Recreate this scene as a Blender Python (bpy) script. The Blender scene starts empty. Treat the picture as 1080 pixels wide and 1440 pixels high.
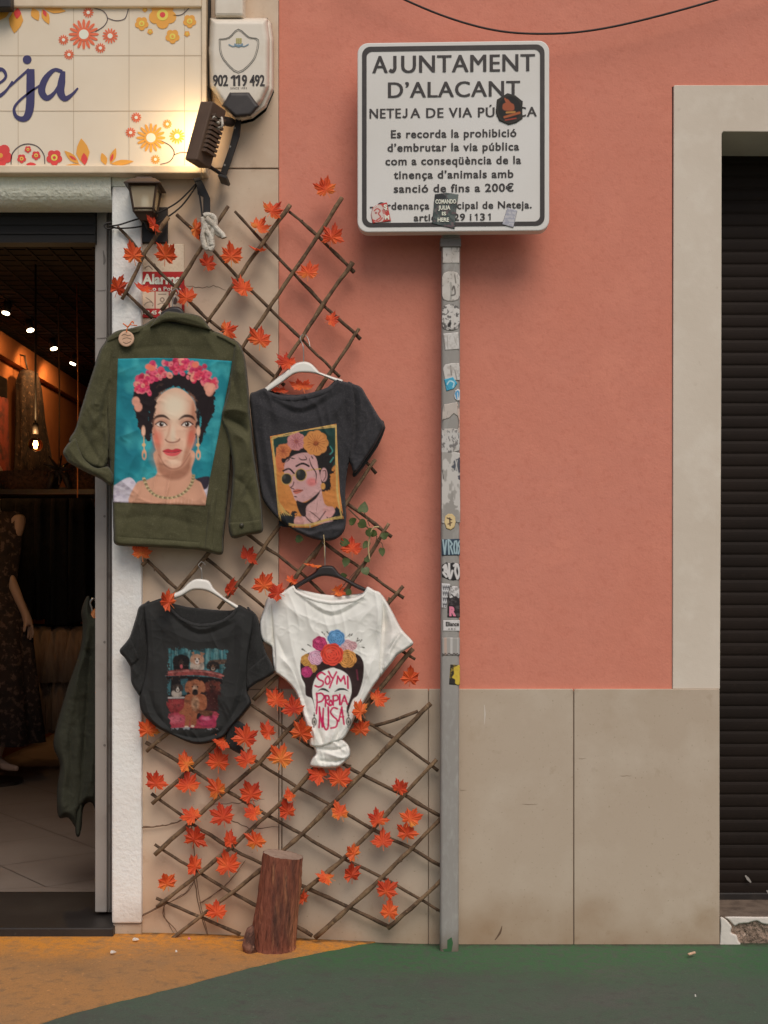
import bpy, bmesh, math, random
import numpy as np
from mathutils import Vector, Matrix

R = math.radians
SC = bpy.context.scene
COL = SC.collection
random.seed(7)

# ------------------------------------------------------------------ camera
FPX, CX, HY, EYE, DIST = 1800.0, 540.0, 818.0, 1.133, 4.0   # focal length and horizon in photo pixels
cam_d = bpy.data.cameras.new('camera')
cam = bpy.data.objects.new('camera', cam_d)
COL.objects.link(cam)
cam.location = (0, -DIST, EYE)
cam.rotation_euler = (R(90), 0, 0)
cam_d.sensor_fit = 'VERTICAL'
cam_d.sensor_height = 36.0
cam_d.lens = 36.0 * FPX / 1440.0
cam_d.shift_y = (HY - 720.0) / 1440.0
cam_d.clip_start = 0.05
cam_d.clip_end = 500.0
SC.camera = cam

# ------------------------------------------------------------------ light
SUN_EL, SUN_AZ = 52.0, 16.0        # soft light from above, behind the camera and a little to its right
w = bpy.data.worlds.new('World')
SC.world = w
w.use_nodes = True
wn = w.node_tree.nodes
wl = w.node_tree.links
bg = wn['Background']
sky = wn.new('ShaderNodeTexSky')
sky.sky_type = 'NISHITA'
sky.sun_disc = False
sky.sun_elevation = R(SUN_EL)
sky.sun_rotation = R(180 - SUN_AZ)
sky.air_density = 1.0
sky.dust_density = 3.0
sky.ozone_density = 0.6
wl.new(sky.outputs[0], bg.inputs[0])
bg.inputs[1].default_value = 0.085
sun_d = bpy.data.lights.new('sun', 'SUN')
sun_d.energy = 1.62
sun_d.angle = R(38)
sun_d.color = (1.0, 0.91, 0.83)
sun = bpy.data.objects.new('sun', sun_d)
COL.objects.link(sun)
sd = Vector((math.sin(R(SUN_AZ)) * math.cos(R(SUN_EL)), -math.cos(R(SUN_AZ)) * math.cos(R(SUN_EL)), math.sin(R(SUN_EL))))
sun.rotation_euler = sd.to_track_quat('Z', 'Y').to_euler()
sun.location = sd * 12
SC.view_settings.view_transform = 'Standard'
SC.view_settings.look = 'None'
SC.view_settings.gamma = 1.0
SC.view_settings.exposure = 0.0
SC.cycles.max_bounces = 8

# ------------------------------------------------------------------ helpers
def P(x, y, Y=0.0):
    """world point of photo pixel (x, y) at its own real depth Y"""
    d = (DIST + Y) / FPX
    return Vector(((x - CX) * d, Y, EYE + (HY - y) * d))

def S(px, Y=0.0):
    return px * (DIST + Y) / FPX

def lin(c):
    c = c / 255.0
    return c / 12.92 if c <= 0.04045 else ((c + 0.055) / 1.055) ** 2.4

GAIN = 1.30
def C(r, g, b, k=GAIN):
    """sRGB colour seen in even daylight -> linear base colour"""
    return tuple(min(0.88, lin(v) * k) for v in (r, g, b))

def tag(o, label=None, cat=None, group=None, kind=None):
    if label: o['label'] = label
    if cat: o['category'] = cat
    if group: o['group'] = group
    if kind: o['kind'] = kind
    return o

def empty(name, loc, label=None, cat=None, group=None, kind=None):
    o = bpy.data.objects.new(name, None)
    o.empty_display_size = 0.05
    COL.objects.link(o)
    o.location = loc
    return tag(o, label, cat, group, kind)

def root_loc(o):
    while o.parent: o = o.parent
    return o.location.copy()

def link_mesh(name, me, m, parent=None, smooth=False):
    if m is not None and not me.materials:
        for q in (m if isinstance(m, (list, tuple)) else [m]): me.materials.append(q)
    o = bpy.data.objects.new(name, me)
    COL.objects.link(o)
    if parent is not None:
        off = root_loc(parent)
        o.parent = parent
    else:
        co = np.empty(len(me.vertices) * 3, 'f'); me.vertices.foreach_get('co', co); co = co.reshape(-1, 3)
        mn, mx = co.min(0), co.max(0)
        off = Vector(((mn[0] + mx[0]) / 2, (mn[1] + mx[1]) / 2, mn[2]))
        o.location = off
    me.transform(Matrix.Translation(-Vector(off)))
    if smooth:
        me.polygons.foreach_set('use_smooth', [True] * len(me.polygons))
    me.update()
    return o

def bm_obj(name, bm, m, parent=None, smooth=False, bevel=0.0):
    me = bpy.data.meshes.new(name)
    bmesh.ops.recalc_face_normals(bm, faces=bm.faces)
    bm.to_mesh(me); bm.free()
    o = link_mesh(name, me, m, parent, smooth)
    if bevel:
        b = o.modifiers.new('bevel', 'BEVEL'); b.width = bevel; b.segments = 2; b.limit_method = 'ANGLE'
    return o

def py_obj(name, vs, fs, m, parent=None, smooth=False):
    me = bpy.data.meshes.new(name)
    me.from_pydata([tuple(v) for v in vs], [], fs)
    return link_mesh(name, me, m, parent, smooth)

def box(bm, x0, x1, y0, y1, z0, z1):
    v = [bm.verts.new((x, y, z)) for x in (x0, x1) for y in (y0, y1) for z in (z0, z1)]
    for f in ((0, 1, 3, 2), (4, 6, 7, 5), (0, 4, 5, 1), (2, 3, 7, 6), (0, 2, 6, 4), (1, 5, 7, 3)):
        bm.faces.new([v[i] for i in f])
    return v

def pbox(bm, x0, x1, y0, y1, Y0, Y1):
    """box whose front face fills photo rectangle x0..x1, y0..y1 at depth Y0 and which runs back to Y1"""
    a, b = P(x0, y1, Y0), P(x1, y0, Y0)
    return box(bm, a.x, b.x, Y0, Y1, a.z, b.z)

def prism(bm, pts, Y0, Y1):
    """photo outline extruded from depth Y0 (front) to Y1 (true size at Y0)"""
    f = [bm.verts.new(P(x, y, Y0)) for x, y in pts]
    b = [bm.verts.new((v.co.x, Y1, v.co.z)) for v in f]
    bm.faces.new(f); bm.faces.new(list(reversed(b)))
    n = len(f)
    for i in range(n):
        bm.faces.new((f[i], b[i], b[(i + 1) % n], f[(i + 1) % n]))

def catmull(pts, n=6, closed=True):
    pts = [np.array(p, float) for p in pts]
    out = []
    m = len(pts)
    rng = range(m) if closed else range(m - 1)
    for i in rng:
        if closed:
            a, b, c, d = pts[i - 1], pts[i], pts[(i + 1) % m], pts[(i + 2) % m]
        else:
            a, b, c, d = pts[max(i - 1, 0)], pts[i], pts[i + 1], pts[min(i + 2, m - 1)]
        for k in range(n):
            t = k / n
            out.append(0.5 * ((2 * b) + (c - a) * t + (2 * a - 5 * b + 4 * c - d) * t * t + (3 * b - a - 3 * c + d) * t ** 3))
    if not closed: out.append(pts[-1])
    return out

def tube(bm, pts, rad, sides=8, cap=True, knots=0.0, rnd=None):
    """tapered tube through 3-D points; rad is a number or one radius per point"""
    pts = [Vector(p) for p in pts]
    n = len(pts)
    if not hasattr(rad, '__len__'): rad = [rad] * n
    rings = []
    up = Vector((0, -1, 0.01))
    for i, p in enumerate(pts):
        t = (pts[min(i + 1, n - 1)] - pts[max(i - 1, 0)])
        if t.length < 1e-9: t = Vector((0, 0, 1))
        t.normalize()
        if abs(t.dot(up.normalized())) > 0.95: up = Vector((1, 0.1, 0))
        a = t.cross(up).normalized(); b = t.cross(a).normalized()
        ring = []
        for k in range(sides):
            th = 2 * math.pi * k / sides
            r = rad[i] * (1 + (rnd.uniform(-knots, knots) if rnd else 0))
            ring.append(bm.verts.new(p + (a * math.cos(th) + b * math.sin(th)) * r))
        rings.append(ring)
    for i in range(n - 1):
        for k in range(sides):
            bm.faces.new((rings[i][k], rings[i][(k + 1) % sides], rings[i + 1][(k + 1) % sides], rings[i + 1][k]))
    if cap:
        bm.faces.new(list(reversed(rings[0]))); bm.faces.new(rings[-1])

def ptube(bm, pp, Y, rad, n=4, sides=6, **k):
    """tube through photo points (x, y[, Y])"""
    q = [P(p[0], p[1], p[2] if len(p) > 2 else Y) for p in pp]
    q = [Vector(v) for v in catmull(q, n, False)]
    if hasattr(rad, '__len__'):
        r = np.interp(np.linspace(0, 1, len(q)), np.linspace(0, 1, len(rad)), rad)
    else: r = rad
    tube(bm, q, r, sides, **k)

def ribbon(bm, pts, wid, Y, n=5, mi=0):
    """flat painted stroke of varying width through photo points"""
    q = catmull(pts, n, False) if n > 1 else [np.array(p, float) for p in pts]
    ww = np.interp(np.linspace(0, 1, len(q)), np.linspace(0, 1, len(wid)), wid) if hasattr(wid, '__len__') else [wid] * len(q)
    L = []
    for i, p in enumerate(q):
        t = q[min(i + 1, len(q) - 1)] - q[max(i - 1, 0)]
        t = t / (np.linalg.norm(t) + 1e-9)
        nn = np.array((-t[1], t[0])) * ww[i] / 2
        L.append((bm.verts.new(P(*(p + nn), Y)), bm.verts.new(P(*(p - nn), Y))))
    for a, b in zip(L, L[1:]):
        f = bm.faces.new((a[0], a[1], b[1], b[0])); f.material_index = mi

def flat(bm, pts, Y, mi=0):
    f = bm.faces.new([bm.verts.new(P(x, y, Y)) for x, y in pts]); f.material_index = mi
    return f

def disc(bm, x, y, r, Y, mi=0, ry=None, n=20):
    flat(bm, [(x + r * math.cos(2 * math.pi * k / n), y + (ry or r) * math.sin(2 * math.pi * k / n)) for k in range(n)], Y, mi)

# ------------------------------------------------------------------ materials
def mat(name, base, rough=0.8, layers=(), bump=(), metal=0.0, spec=0.4, ramp_z=None, coords='Object', sheen=0.0, stretch=None):
    """layers: (scale, colour, low, high, detail) noise patches mixed over the base; bump: (scale, strength, metres)"""
    m = bpy.data.materials.new(name); m.use_nodes = True
    nt = m.node_tree; N = nt.nodes; L = nt.links
    b = N['Principled BSDF']
    b.inputs['Roughness'].default_value = rough
    b.inputs['Metallic'].default_value = metal
    b.inputs['Specular IOR Level'].default_value = spec
    if sheen: b.inputs['Sheen Weight'].default_value = sheen
    tc = N.new('ShaderNodeTexCoord')
    vec = tc.outputs[coords]
    if stretch:
        mp = N.new('ShaderNodeMapping'); mp.inputs['Scale'].default_value = stretch
        L.new(vec, mp.inputs['Vector']); vec = mp.outputs[0]
    cur = None
    for i, (sc, col, lo, hi, det) in enumerate(layers):
        nz = N.new('ShaderNodeTexNoise'); nz.inputs['Scale'].default_value = sc; nz.inputs['Detail'].default_value = det
        nz.inputs['Roughness'].default_value = 0.6
        L.new(vec, nz.inputs['Vector'])
        mr = N.new('ShaderNodeMapRange'); mr.inputs[1].default_value = lo; mr.inputs[2].default_value = hi
        L.new(nz.outputs[0], mr.inputs[0])
        mx = N.new('ShaderNodeMix'); mx.data_type = 'RGBA'
        if cur is None: mx.inputs[6].default_value = (*base, 1)
        else: L.new(cur, mx.inputs[6])
        mx.inputs[7].default_value = (*col, 1)
        L.new(mr.outputs[0], mx.inputs[0]); cur = mx.outputs[2]
    if ramp_z:      # dirt and browner tone climbing from the ground: (z0, z1, colour, amount)
        z0, z1, col, amt = ramp_z
        ge = N.new('ShaderNodeNewGeometry'); sx = N.new('ShaderNodeSeparateXYZ'); L.new(ge.outputs['Position'], sx.inputs[0])
        nz = N.new('ShaderNodeTexNoise'); nz.inputs['Scale'].default_value = 5.0; nz.inputs['Detail'].default_value = 6; L.new(ge.outputs['Position'], nz.inputs['Vector'])
        ad = N.new('ShaderNodeMath'); ad.operation = 'MULTIPLY_ADD'; ad.inputs[1].default_value = (z1 - z0) * 1.6; L.new(nz.outputs[0], ad.inputs[0])
        sb = N.new('ShaderNodeMath'); sb.operation = 'SUBTRACT'; L.new(ad.outputs[0], sb.inputs[0]); L.new(sx.outputs[2], sb.inputs[1]); ad.inputs[2].default_value = z0
        mr = N.new('ShaderNodeMapRange'); mr.inputs[1].default_value = 0; mr.inputs[2].default_value = (z1 - z0) * 0.9; mr.inputs[4].default_value = amt
        L.new(sb.outputs[0], mr.inputs[0])
        mx = N.new('ShaderNodeMix'); mx.data_type = 'RGBA'
        if cur is None: mx.inputs[6].default_value = (*base, 1)
        else: L.new(cur, mx.inputs[6])
        mx.inputs[7].default_value = (*col, 1); L.new(mr.outputs[0], mx.inputs[0]); cur = mx.outputs[2]
    if cur is None: b.inputs['Base Color'].default_value = (*base, 1)
    else: L.new(cur, b.inputs['Base Color'])
    nrm = None
    for sc, st, dist in bump:
        nz = N.new('ShaderNodeTexNoise'); nz.inputs['Scale'].default_value = sc; nz.inputs['Detail'].default_value = 4
        L.new(vec, nz.inputs['Vector'])
        bp = N.new('ShaderNodeBump'); bp.inputs['Strength'].default_value = st; bp.inputs['Distance'].default_value = dist
        L.new(nz.outputs[0], bp.inputs['Height'])
        if nrm: L.new(nrm, bp.inputs['Normal'])
        nrm = bp.outputs[0]
    if nrm: L.new(nrm, b.inputs['Normal'])
    return m

def paint_mat(name, rough=0.75, bump=(900, 0.25, 0.0006), sheen=0.0):
    m = mat(name, (1, 1, 1), rough, bump=[bump] if bump else [], spec=0.3, sheen=sheen)
    N = m.node_tree.nodes
    at = N.new('ShaderNodeVertexColor'); at.layer_name = 'paint'
    m.node_tree.links.new(at.outputs[0], N['Principled BSDF'].inputs['Base Color'])
    return m

def emit(name, col, strength):
    m = bpy.data.materials.new(name); m.use_nodes = True
    b = m.node_tree.nodes['Principled BSDF']
    b.inputs['Base Color'].default_value = (*col, 1)
    b.inputs['Emission Color'].default_value = (*col, 1); b.inputs['Emission Strength'].default_value = strength
    return m

M = {}
M['pink'] = mat('pink_render', C(193, 123, 104), 0.9,
    [(1.1, C(193, 119, 97), 0.38, 0.72, 6), (7, C(199, 127, 106), 0.50, 0.75, 7), (2.6, C(190, 120, 100), 0.58, 0.74, 8), (60, C(184, 111, 91), 0.52, 0.85, 5), (190, C(168, 99, 80), 0.66, 0.80, 2)],
    [(26, 0.25, 0.006), (160, 0.30, 0.0025)])
M['stone'] = mat('beige_stone', C(172, 156, 137), 0.75,
    [(1.1, C(165, 148, 128), 0.4, 0.7, 6), (4.5, C(179, 165, 147), 0.48, 0.72, 7), (3.2, C(154, 134, 111), 0.60, 0.80, 8), (16, C(150, 131, 110), 0.62, 0.84, 8), (120, C(136, 118, 97), 0.63, 0.76, 3), (260, C(182, 170, 152), 0.66, 0.78, 2)],
    [(18, 0.08, 0.004), (220, 0.12, 0.001)], ramp_z=(-0.05, 0.22, C(134, 104, 74), 0.7))
M['stone_warm'] = mat('worn_beige_stone', C(190, 169, 147), 0.8,
    [(1.6, C(180, 156, 131), 0.40, 0.7, 5), (6, C(196, 178, 156), 0.5, 0.75, 6), (13, C(150, 122, 96), 0.60, 0.85, 7), (120, C(142, 116, 92), 0.66, 0.8, 3)],
    [(18, 0.10, 0.004), (220, 0.12, 0.001)], ramp_z=(0.0, 0.5, C(158, 124, 94), 0.5))  # ramp: browner and warmer towards the bottom
M['joint'] = mat('dark_joint', C(112, 97, 83), 0.9)
M['crack'] = mat('crack', C(96, 76, 60), 0.95)
M['cream'] = mat('cream_plaster', C(196, 184, 168), 0.85,
    [(2.0, C(187, 174, 157), 0.4, 0.7, 5), (9, C(203, 193, 178), 0.5, 0.8, 5), (30, C(160, 144, 124), 0.66, 0.9, 5)], [(40, 0.14, 0.004), (240, 0.2, 0.0012)])
M['stucco'] = mat('white_stucco', C(220, 215, 209), 0.9,
    [(3, C(208, 201, 193), 0.42, 0.75, 5), (25, C(222, 217, 211), 0.5, 0.8, 4)], [(75, 0.5, 0.005), (210, 0.35, 0.002)], ramp_z=(0.05, 0.2, C(160, 145, 128), 0.6))
M['stucco_flat'] = mat('cream_stucco', C(206, 194, 176), 0.9, [(4, C(192, 177, 156), 0.42, 0.75, 5)], [(60, 0.5, 0.004), (180, 0.3, 0.002)])
M['shutter'] = mat('dark_shutter', C(33, 26, 22), 0.6, [(3, C(27, 22, 19), 0.4, 0.7, 4), (40, C(40, 32, 27), 0.6, 0.85, 4)], spec=0.12)
M['concrete'] = mat('broken_concrete', C(150, 128, 112), 0.95, [(18, C(116, 98, 84), 0.45, 0.65, 8), (110, C(190, 170, 155), 0.6, 0.75, 4)], [(45, 1.0, 0.02), (160, 0.8, 0.006)])
M['dust'] = mat('dusty_sill', C(104, 90, 78), 0.95, [(20, C(76, 64, 55), 0.45, 0.7, 6)], [(100, 0.5, 0.004)])
M['whiteplaster'] = mat('white_plaster', C(196, 188, 178), 0.85, [(9, C(180, 168, 154), 0.5, 0.75, 6)], [(60, 0.3, 0.004)])
M['frame'] = mat('grey_door_frame', C(146, 139, 132), 0.5, [(6, C(126, 118, 110), 0.5, 0.75, 6), (30, C(96, 78, 64), 0.68, 0.78, 6)], [(90, 0.1, 0.001)], metal=0.0)
M['frame_dark'] = mat('grey_door_track', C(104, 98, 93), 0.6, [(20, C(72, 62, 54), 0.55, 0.75, 6)])
M['blackstone'] = mat('black_granite', C(36, 33, 31), 0.45, [(120, C(62, 58, 54), 0.6, 0.75, 3), (5, C(48, 44, 40), 0.5, 0.75, 5)], [(80, 0.05, 0.001)], ramp_z=None)
M['lantern'] = mat('floodlit_black_metal', C(62, 47, 36), 0.5, [(20, C(46, 35, 28), 0.5, 0.8, 4)])  # brown cast stands in for floodlight spill on the black metal
M['black'] = mat('black_metal', C(34, 30, 28), 0.5, [(20, C(48, 42, 37), 0.5, 0.8, 4)])
M['cable'] = mat('black_cable', C(36, 31, 28), 0.6)
M['galv'] = mat('galvanised_steel', C(142, 138, 132), 0.55, [(4, C(130, 125, 118), 0.4, 0.7, 5), (60, C(152, 149, 143), 0.5, 0.75, 4)], [(120, 0.06, 0.001)], spec=0.3, stretch=(1, 1, 0.4), ramp_z=(0.0, 0.07, C(96, 82, 66), 0.8))
M['signwhite'] = mat('sign_white', C(204, 201, 195), 0.45, [(3, C(198, 194, 186), 0.4, 0.7, 5), (40, C(188, 182, 172), 0.68, 0.85, 5)], spec=0.35)
M['signrim'] = mat('sign_rim', C(204, 199, 190), 0.5, [(8, C(190, 183, 172), 0.5, 0.75, 5)])
M['signblack'] = mat('sign_black', C(52, 47, 45), 0.5, [(30, C(64, 58, 55), 0.5, 0.8, 4)])
M['tile'] = mat('glazed_tile', C(214, 200, 178), 0.3, [(2, C(204, 188, 164), 0.4, 0.7, 4)], spec=0.4)
M['grout'] = mat('grout', C(178, 160, 136), 0.9)
M['navy'] = mat('navy_glaze', C(58, 54, 92), 0.4)
M['g_orange'] = mat('orange_glaze', C(232, 152, 62), 0.4)
M['g_red'] = mat('coral_glaze', C(222, 104, 68), 0.4)
M['g_crimson'] = mat('crimson_glaze', C(206, 66, 62), 0.4)
M['g_yellow'] = mat('yellow_glaze', C(240, 196, 84), 0.4)
M['g_white'] = mat('white_glaze', C(226, 214, 196), 0.4)
M['g_line'] = mat('dark_glaze', C(74, 62, 66), 0.4)
M['ledge'] = mat('painted_ledge', C(206, 188, 162), 0.7, [(8, C(190, 170, 142), 0.5, 0.75, 5)], [(60, 0.1, 0.002)])
M['plastic'] = mat('aged_white_plastic', C(208, 198, 182), 0.4, [(6, C(194, 180, 160), 0.45, 0.75, 5), (40, C(168, 150, 128), 0.7, 0.85, 5)])
M['flood'] = mat('brown_metal', C(90, 71, 57), 0.5, [(12, C(72, 55, 44), 0.45, 0.75, 5)], [(60, 0.1, 0.001)])
M['stick'] = mat('willow_bark', C(112, 90, 66), 0.85, [(30, C(78, 60, 44), 0.42, 0.62, 5), (90, C(140, 116, 86), 0.58, 0.75, 3)], [(120, 0.5, 0.003)])
M['stick_dark'] = mat('dark_willow_bark', C(92, 72, 54), 0.85, [(30, C(62, 48, 36), 0.42, 0.62, 5), (90, C(118, 96, 72), 0.58, 0.75, 3)], [(120, 0.5, 0.003)])
M['twig'] = mat('dry_twig', C(104, 80, 62), 0.9)
M['rope'] = mat('white_rope', C(196, 188, 174), 0.95, [(60, C(160, 148, 132), 0.45, 0.7, 4)], [(300, 0.9, 0.004)])
M['olive'] = mat('olive_cotton', C(72, 70, 48), 0.9, [(5, C(63, 61, 42), 0.4, 0.7, 4), (260, C(84, 81, 60), 0.5, 0.75, 2)], [(600, 0.4, 0.0012), (26, 0.12, 0.008)], spec=0.2, sheen=0.1)
M['charcoal'] = mat('washed_charcoal_cotton', C(53, 52, 54), 0.95, [(5, C(46, 45, 47), 0.4, 0.7, 4), (200, C(64, 62, 63), 0.5, 0.75, 2)], [(700, 0.35, 0.001), (26, 0.12, 0.008)], spec=0.15, sheen=0.1)
M['blackcotton'] = mat('black_cotton', C(43, 43, 42), 0.95, [(5, C(37, 37, 36), 0.4, 0.7, 4), (200, C(51, 50, 49), 0.5, 0.75, 2)], [(700, 0.35, 0.001), (26, 0.12, 0.008)], spec=0.15, sheen=0.1)
M['whitecotton'] = mat('white_cotton', C(220, 213, 205), 0.95, [(6, C(210, 202, 193), 0.45, 0.75, 4)], [(700, 0.35, 0.001), (26, 0.12, 0.008)], spec=0.15)
M['hanger_white'] = mat('white_plastic_hanger', C(218, 211, 202), 0.4)
M['hanger_black'] = mat('black_plastic_hanger', C(42, 38, 37), 0.4)
M['wire'] = mat('steel_wire', C(150, 145, 138), 0.35, metal=0.7)
M['thread'] = mat('beige_string', C(170, 150, 110), 0.9)
M['button'] = mat('olive_button', C(58, 55, 42), 0.4)
M['pricetag'] = mat('kraft_card', C(196, 160, 132), 0.85, [(60, C(180, 142, 116), 0.5, 0.75, 4)])
M['paint'] = paint_mat('printed_cotton', 0.9, (500, 0.3, 0.001))
M['paper'] = paint_mat('printed_paper', 0.6, (200, 0.15, 0.0006))
M['ivy'] = mat('ivy_leaf', C(66, 78, 40), 0.5, [(60, C(92, 98, 56), 0.5, 0.75, 4)], [(200, 0.3, 0.001)])
# ------------------------------------------------------------------ numpy helpers: noise, polygons, painter, cloth
def vnoise(x, y, scale, seed=0):
    rs = np.random.RandomState(seed); T = rs.rand(64, 64)
    x = np.asarray(x, float) / scale; y = np.asarray(y, float) / scale
    xi = np.floor(x).astype(int); yi = np.floor(y).astype(int)
    fx = x - xi; fy = y - yi
    fx = fx * fx * (3 - 2 * fx); fy = fy * fy * (3 - 2 * fy)
    g = lambda a, b: T[(xi + a) % 64, (yi + b) % 64]
    return (g(0, 0) * (1 - fx) + g(1, 0) * fx) * (1 - fy) + (g(0, 1) * (1 - fx) + g(1, 1) * fx) * fy

def seg_dist(x, y, pts, closed=False):
    """distance to a polyline, nearest point, and position along it"""
    pts = [np.array(p, float) for p in pts]
    best = np.full(x.shape, 1e9); nx = np.zeros_like(best); ny = np.zeros_like(best); along = np.zeros_like(best)
    n = len(pts); m = n if closed else n - 1
    for i in range(m):
        a, b = pts[i], pts[(i + 1) % n]
        d = b - a; l2 = d.dot(d) + 1e-12
        t = np.clip(((x - a[0]) * d[0] + (y - a[1]) * d[1]) / l2, 0, 1)
        px = a[0] + t * d[0]; py = a[1] + t * d[1]
        dd = np.hypot(x - px, y - py)
        k = dd < best
        best = np.where(k, dd, best); nx = np.where(k, px, nx); ny = np.where(k, py, ny); along = np.where(k, (i + t) / m, along)
    return best, nx, ny, along

def inside(x, y, pts):
    c = np.zeros(x.shape, bool)
    n = len(pts)
    for i in range(n):
        x0, y0 = pts[i - 1]; x1, y1 = pts[i]
        if y0 == y1: continue
        k = ((y0 > y) != (y1 > y)) & (x < (x1 - x0) * (y - y0) / (y1 - y0) + x0)
        c ^= k
    return c

def sdist(x, y, pts):
    d, nx, ny, _ = seg_dist(x, y, pts, True)
    return np.where(inside(x, y, pts), d, -d), nx, ny

class Paint:
    """colours for a set of points; coordinates are those of one enlarged view of the print"""
    def __init__(s, x, y, org, sc):
        s.u = (x - org[0]) / sc; s.v = (y - org[1]) / sc
        s.c = np.zeros((len(x), 3))
    def put(s, a, col):
        a = a[:, None]
        s.c = s.c * (1 - a) + np.array(col) * a
    def fill(s, col): s.c[:] = C(*col)
    def poly(s, pts, col, soft=4, a=1.0, smooth=True, rough=0, seed=1):
        pts = catmull(pts, 5) if smooth else pts
        d, _, _ = sdist(s.u, s.v, pts)
        if rough: d = d + (vnoise(s.u, s.v, 14, seed) - 0.5) * rough * 2 + (vnoise(s.u, s.v, 5, seed + 9) - 0.5) * rough
        s.put(np.clip(d / soft + 0.5, 0, 1) * a, C(*col))
    def ell(s, x, y, rx, ry, col, soft=4, a=1.0, rot=0):
        c, n = math.cos(R(rot)), math.sin(R(rot))
        du = (s.u - x) * c + (s.v - y) * n; dv = -(s.u - x) * n + (s.v - y) * c
        d = (1 - np.hypot(du / rx, dv / ry)) * min(rx, ry)
        s.put(np.clip(d / soft + 0.5, 0, 1) * a, C(*col))
    def line(s, pts, w, col, soft=3, a=1.0, taper=False, smooth=True):
        pts = catmull(pts, 6, False) if smooth and len(pts) > 2 else pts
        d, _, _, al = seg_dist(s.u, s.v, pts)
        ww = w / 2 * (np.sin(np.pi * np.clip(al, 0.04, 0.96)) ** 0.6 if taper else 1)
        s.put(np.clip((ww - d) / soft + 0.5, 0, 1) * a, C(*col))
    def mottle(s, col, scale, lo, hi, a=0.6, seed=3, sx=1, sy=1):
        n = 0.65 * vnoise(s.u * sx, s.v * sy, scale, seed) + 0.35 * vnoise(s.u * sx, s.v * sy, scale / 2.7, seed + 5)
        s.put(np.clip((n - lo) / (hi - lo), 0, 1) * a, C(*col))

def set_paint(me, cols):
    at = me.color_attributes.new('paint', 'FLOAT_COLOR', 'POINT')
    at.data.foreach_set('color', np.concatenate([np.clip(cols, 0, 0.9), np.ones((len(cols), 1))], 1).astype('f').ravel())

def lattice(poly, step):
    poly = np.array(poly)
    x0, y0 = np.floor(poly.min(0) / step) - 1; x1, y1 = np.ceil(poly.max(0) / step) + 1
    xs = np.arange(x0, x1 + 1) * step; ys = np.arange(y0, y1 + 1) * step
    X, Yy = np.meshgrid(xs, ys); nx_, ny_ = len(xs), len(ys)
    x, y = X.ravel().copy(), Yy.ravel().copy()
    pl_ = [tuple(p) for p in poly]
    cxs, cys = np.meshgrid(xs[:-1] + step / 2, ys[:-1] + step / 2)
    cell = inside(cxs.ravel(), cys.ravel(), pl_).reshape(ny_ - 1, nx_ - 1)
    cnt = np.zeros((ny_, nx_), int)
    for dj in (0, 1):
        for di in (0, 1): cnt[dj:ny_ - 1 + dj, di:nx_ - 1 + di] += cell
    cnt = cnt.ravel()
    jj, ii = np.nonzero(cell)
    a = jj * nx_ + ii
    q = np.stack([a, a + nx_, a + nx_ + 1, a + 1], 1)
    used = np.unique(q); mp = np.full(nx_ * ny_, -1); mp[used] = np.arange(len(used))
    x, y, cnt = x[used], y[used], cnt[used]
    s, px, py = sdist(x, y, pl_)
    out = cnt < 4                      # the border vertices go exactly onto the outline
    x = np.where(out, px, x); y = np.where(out, py, y); s = np.where(out, 0, np.maximum(s, 1e-4))
    return x, y, s, mp[q]

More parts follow.
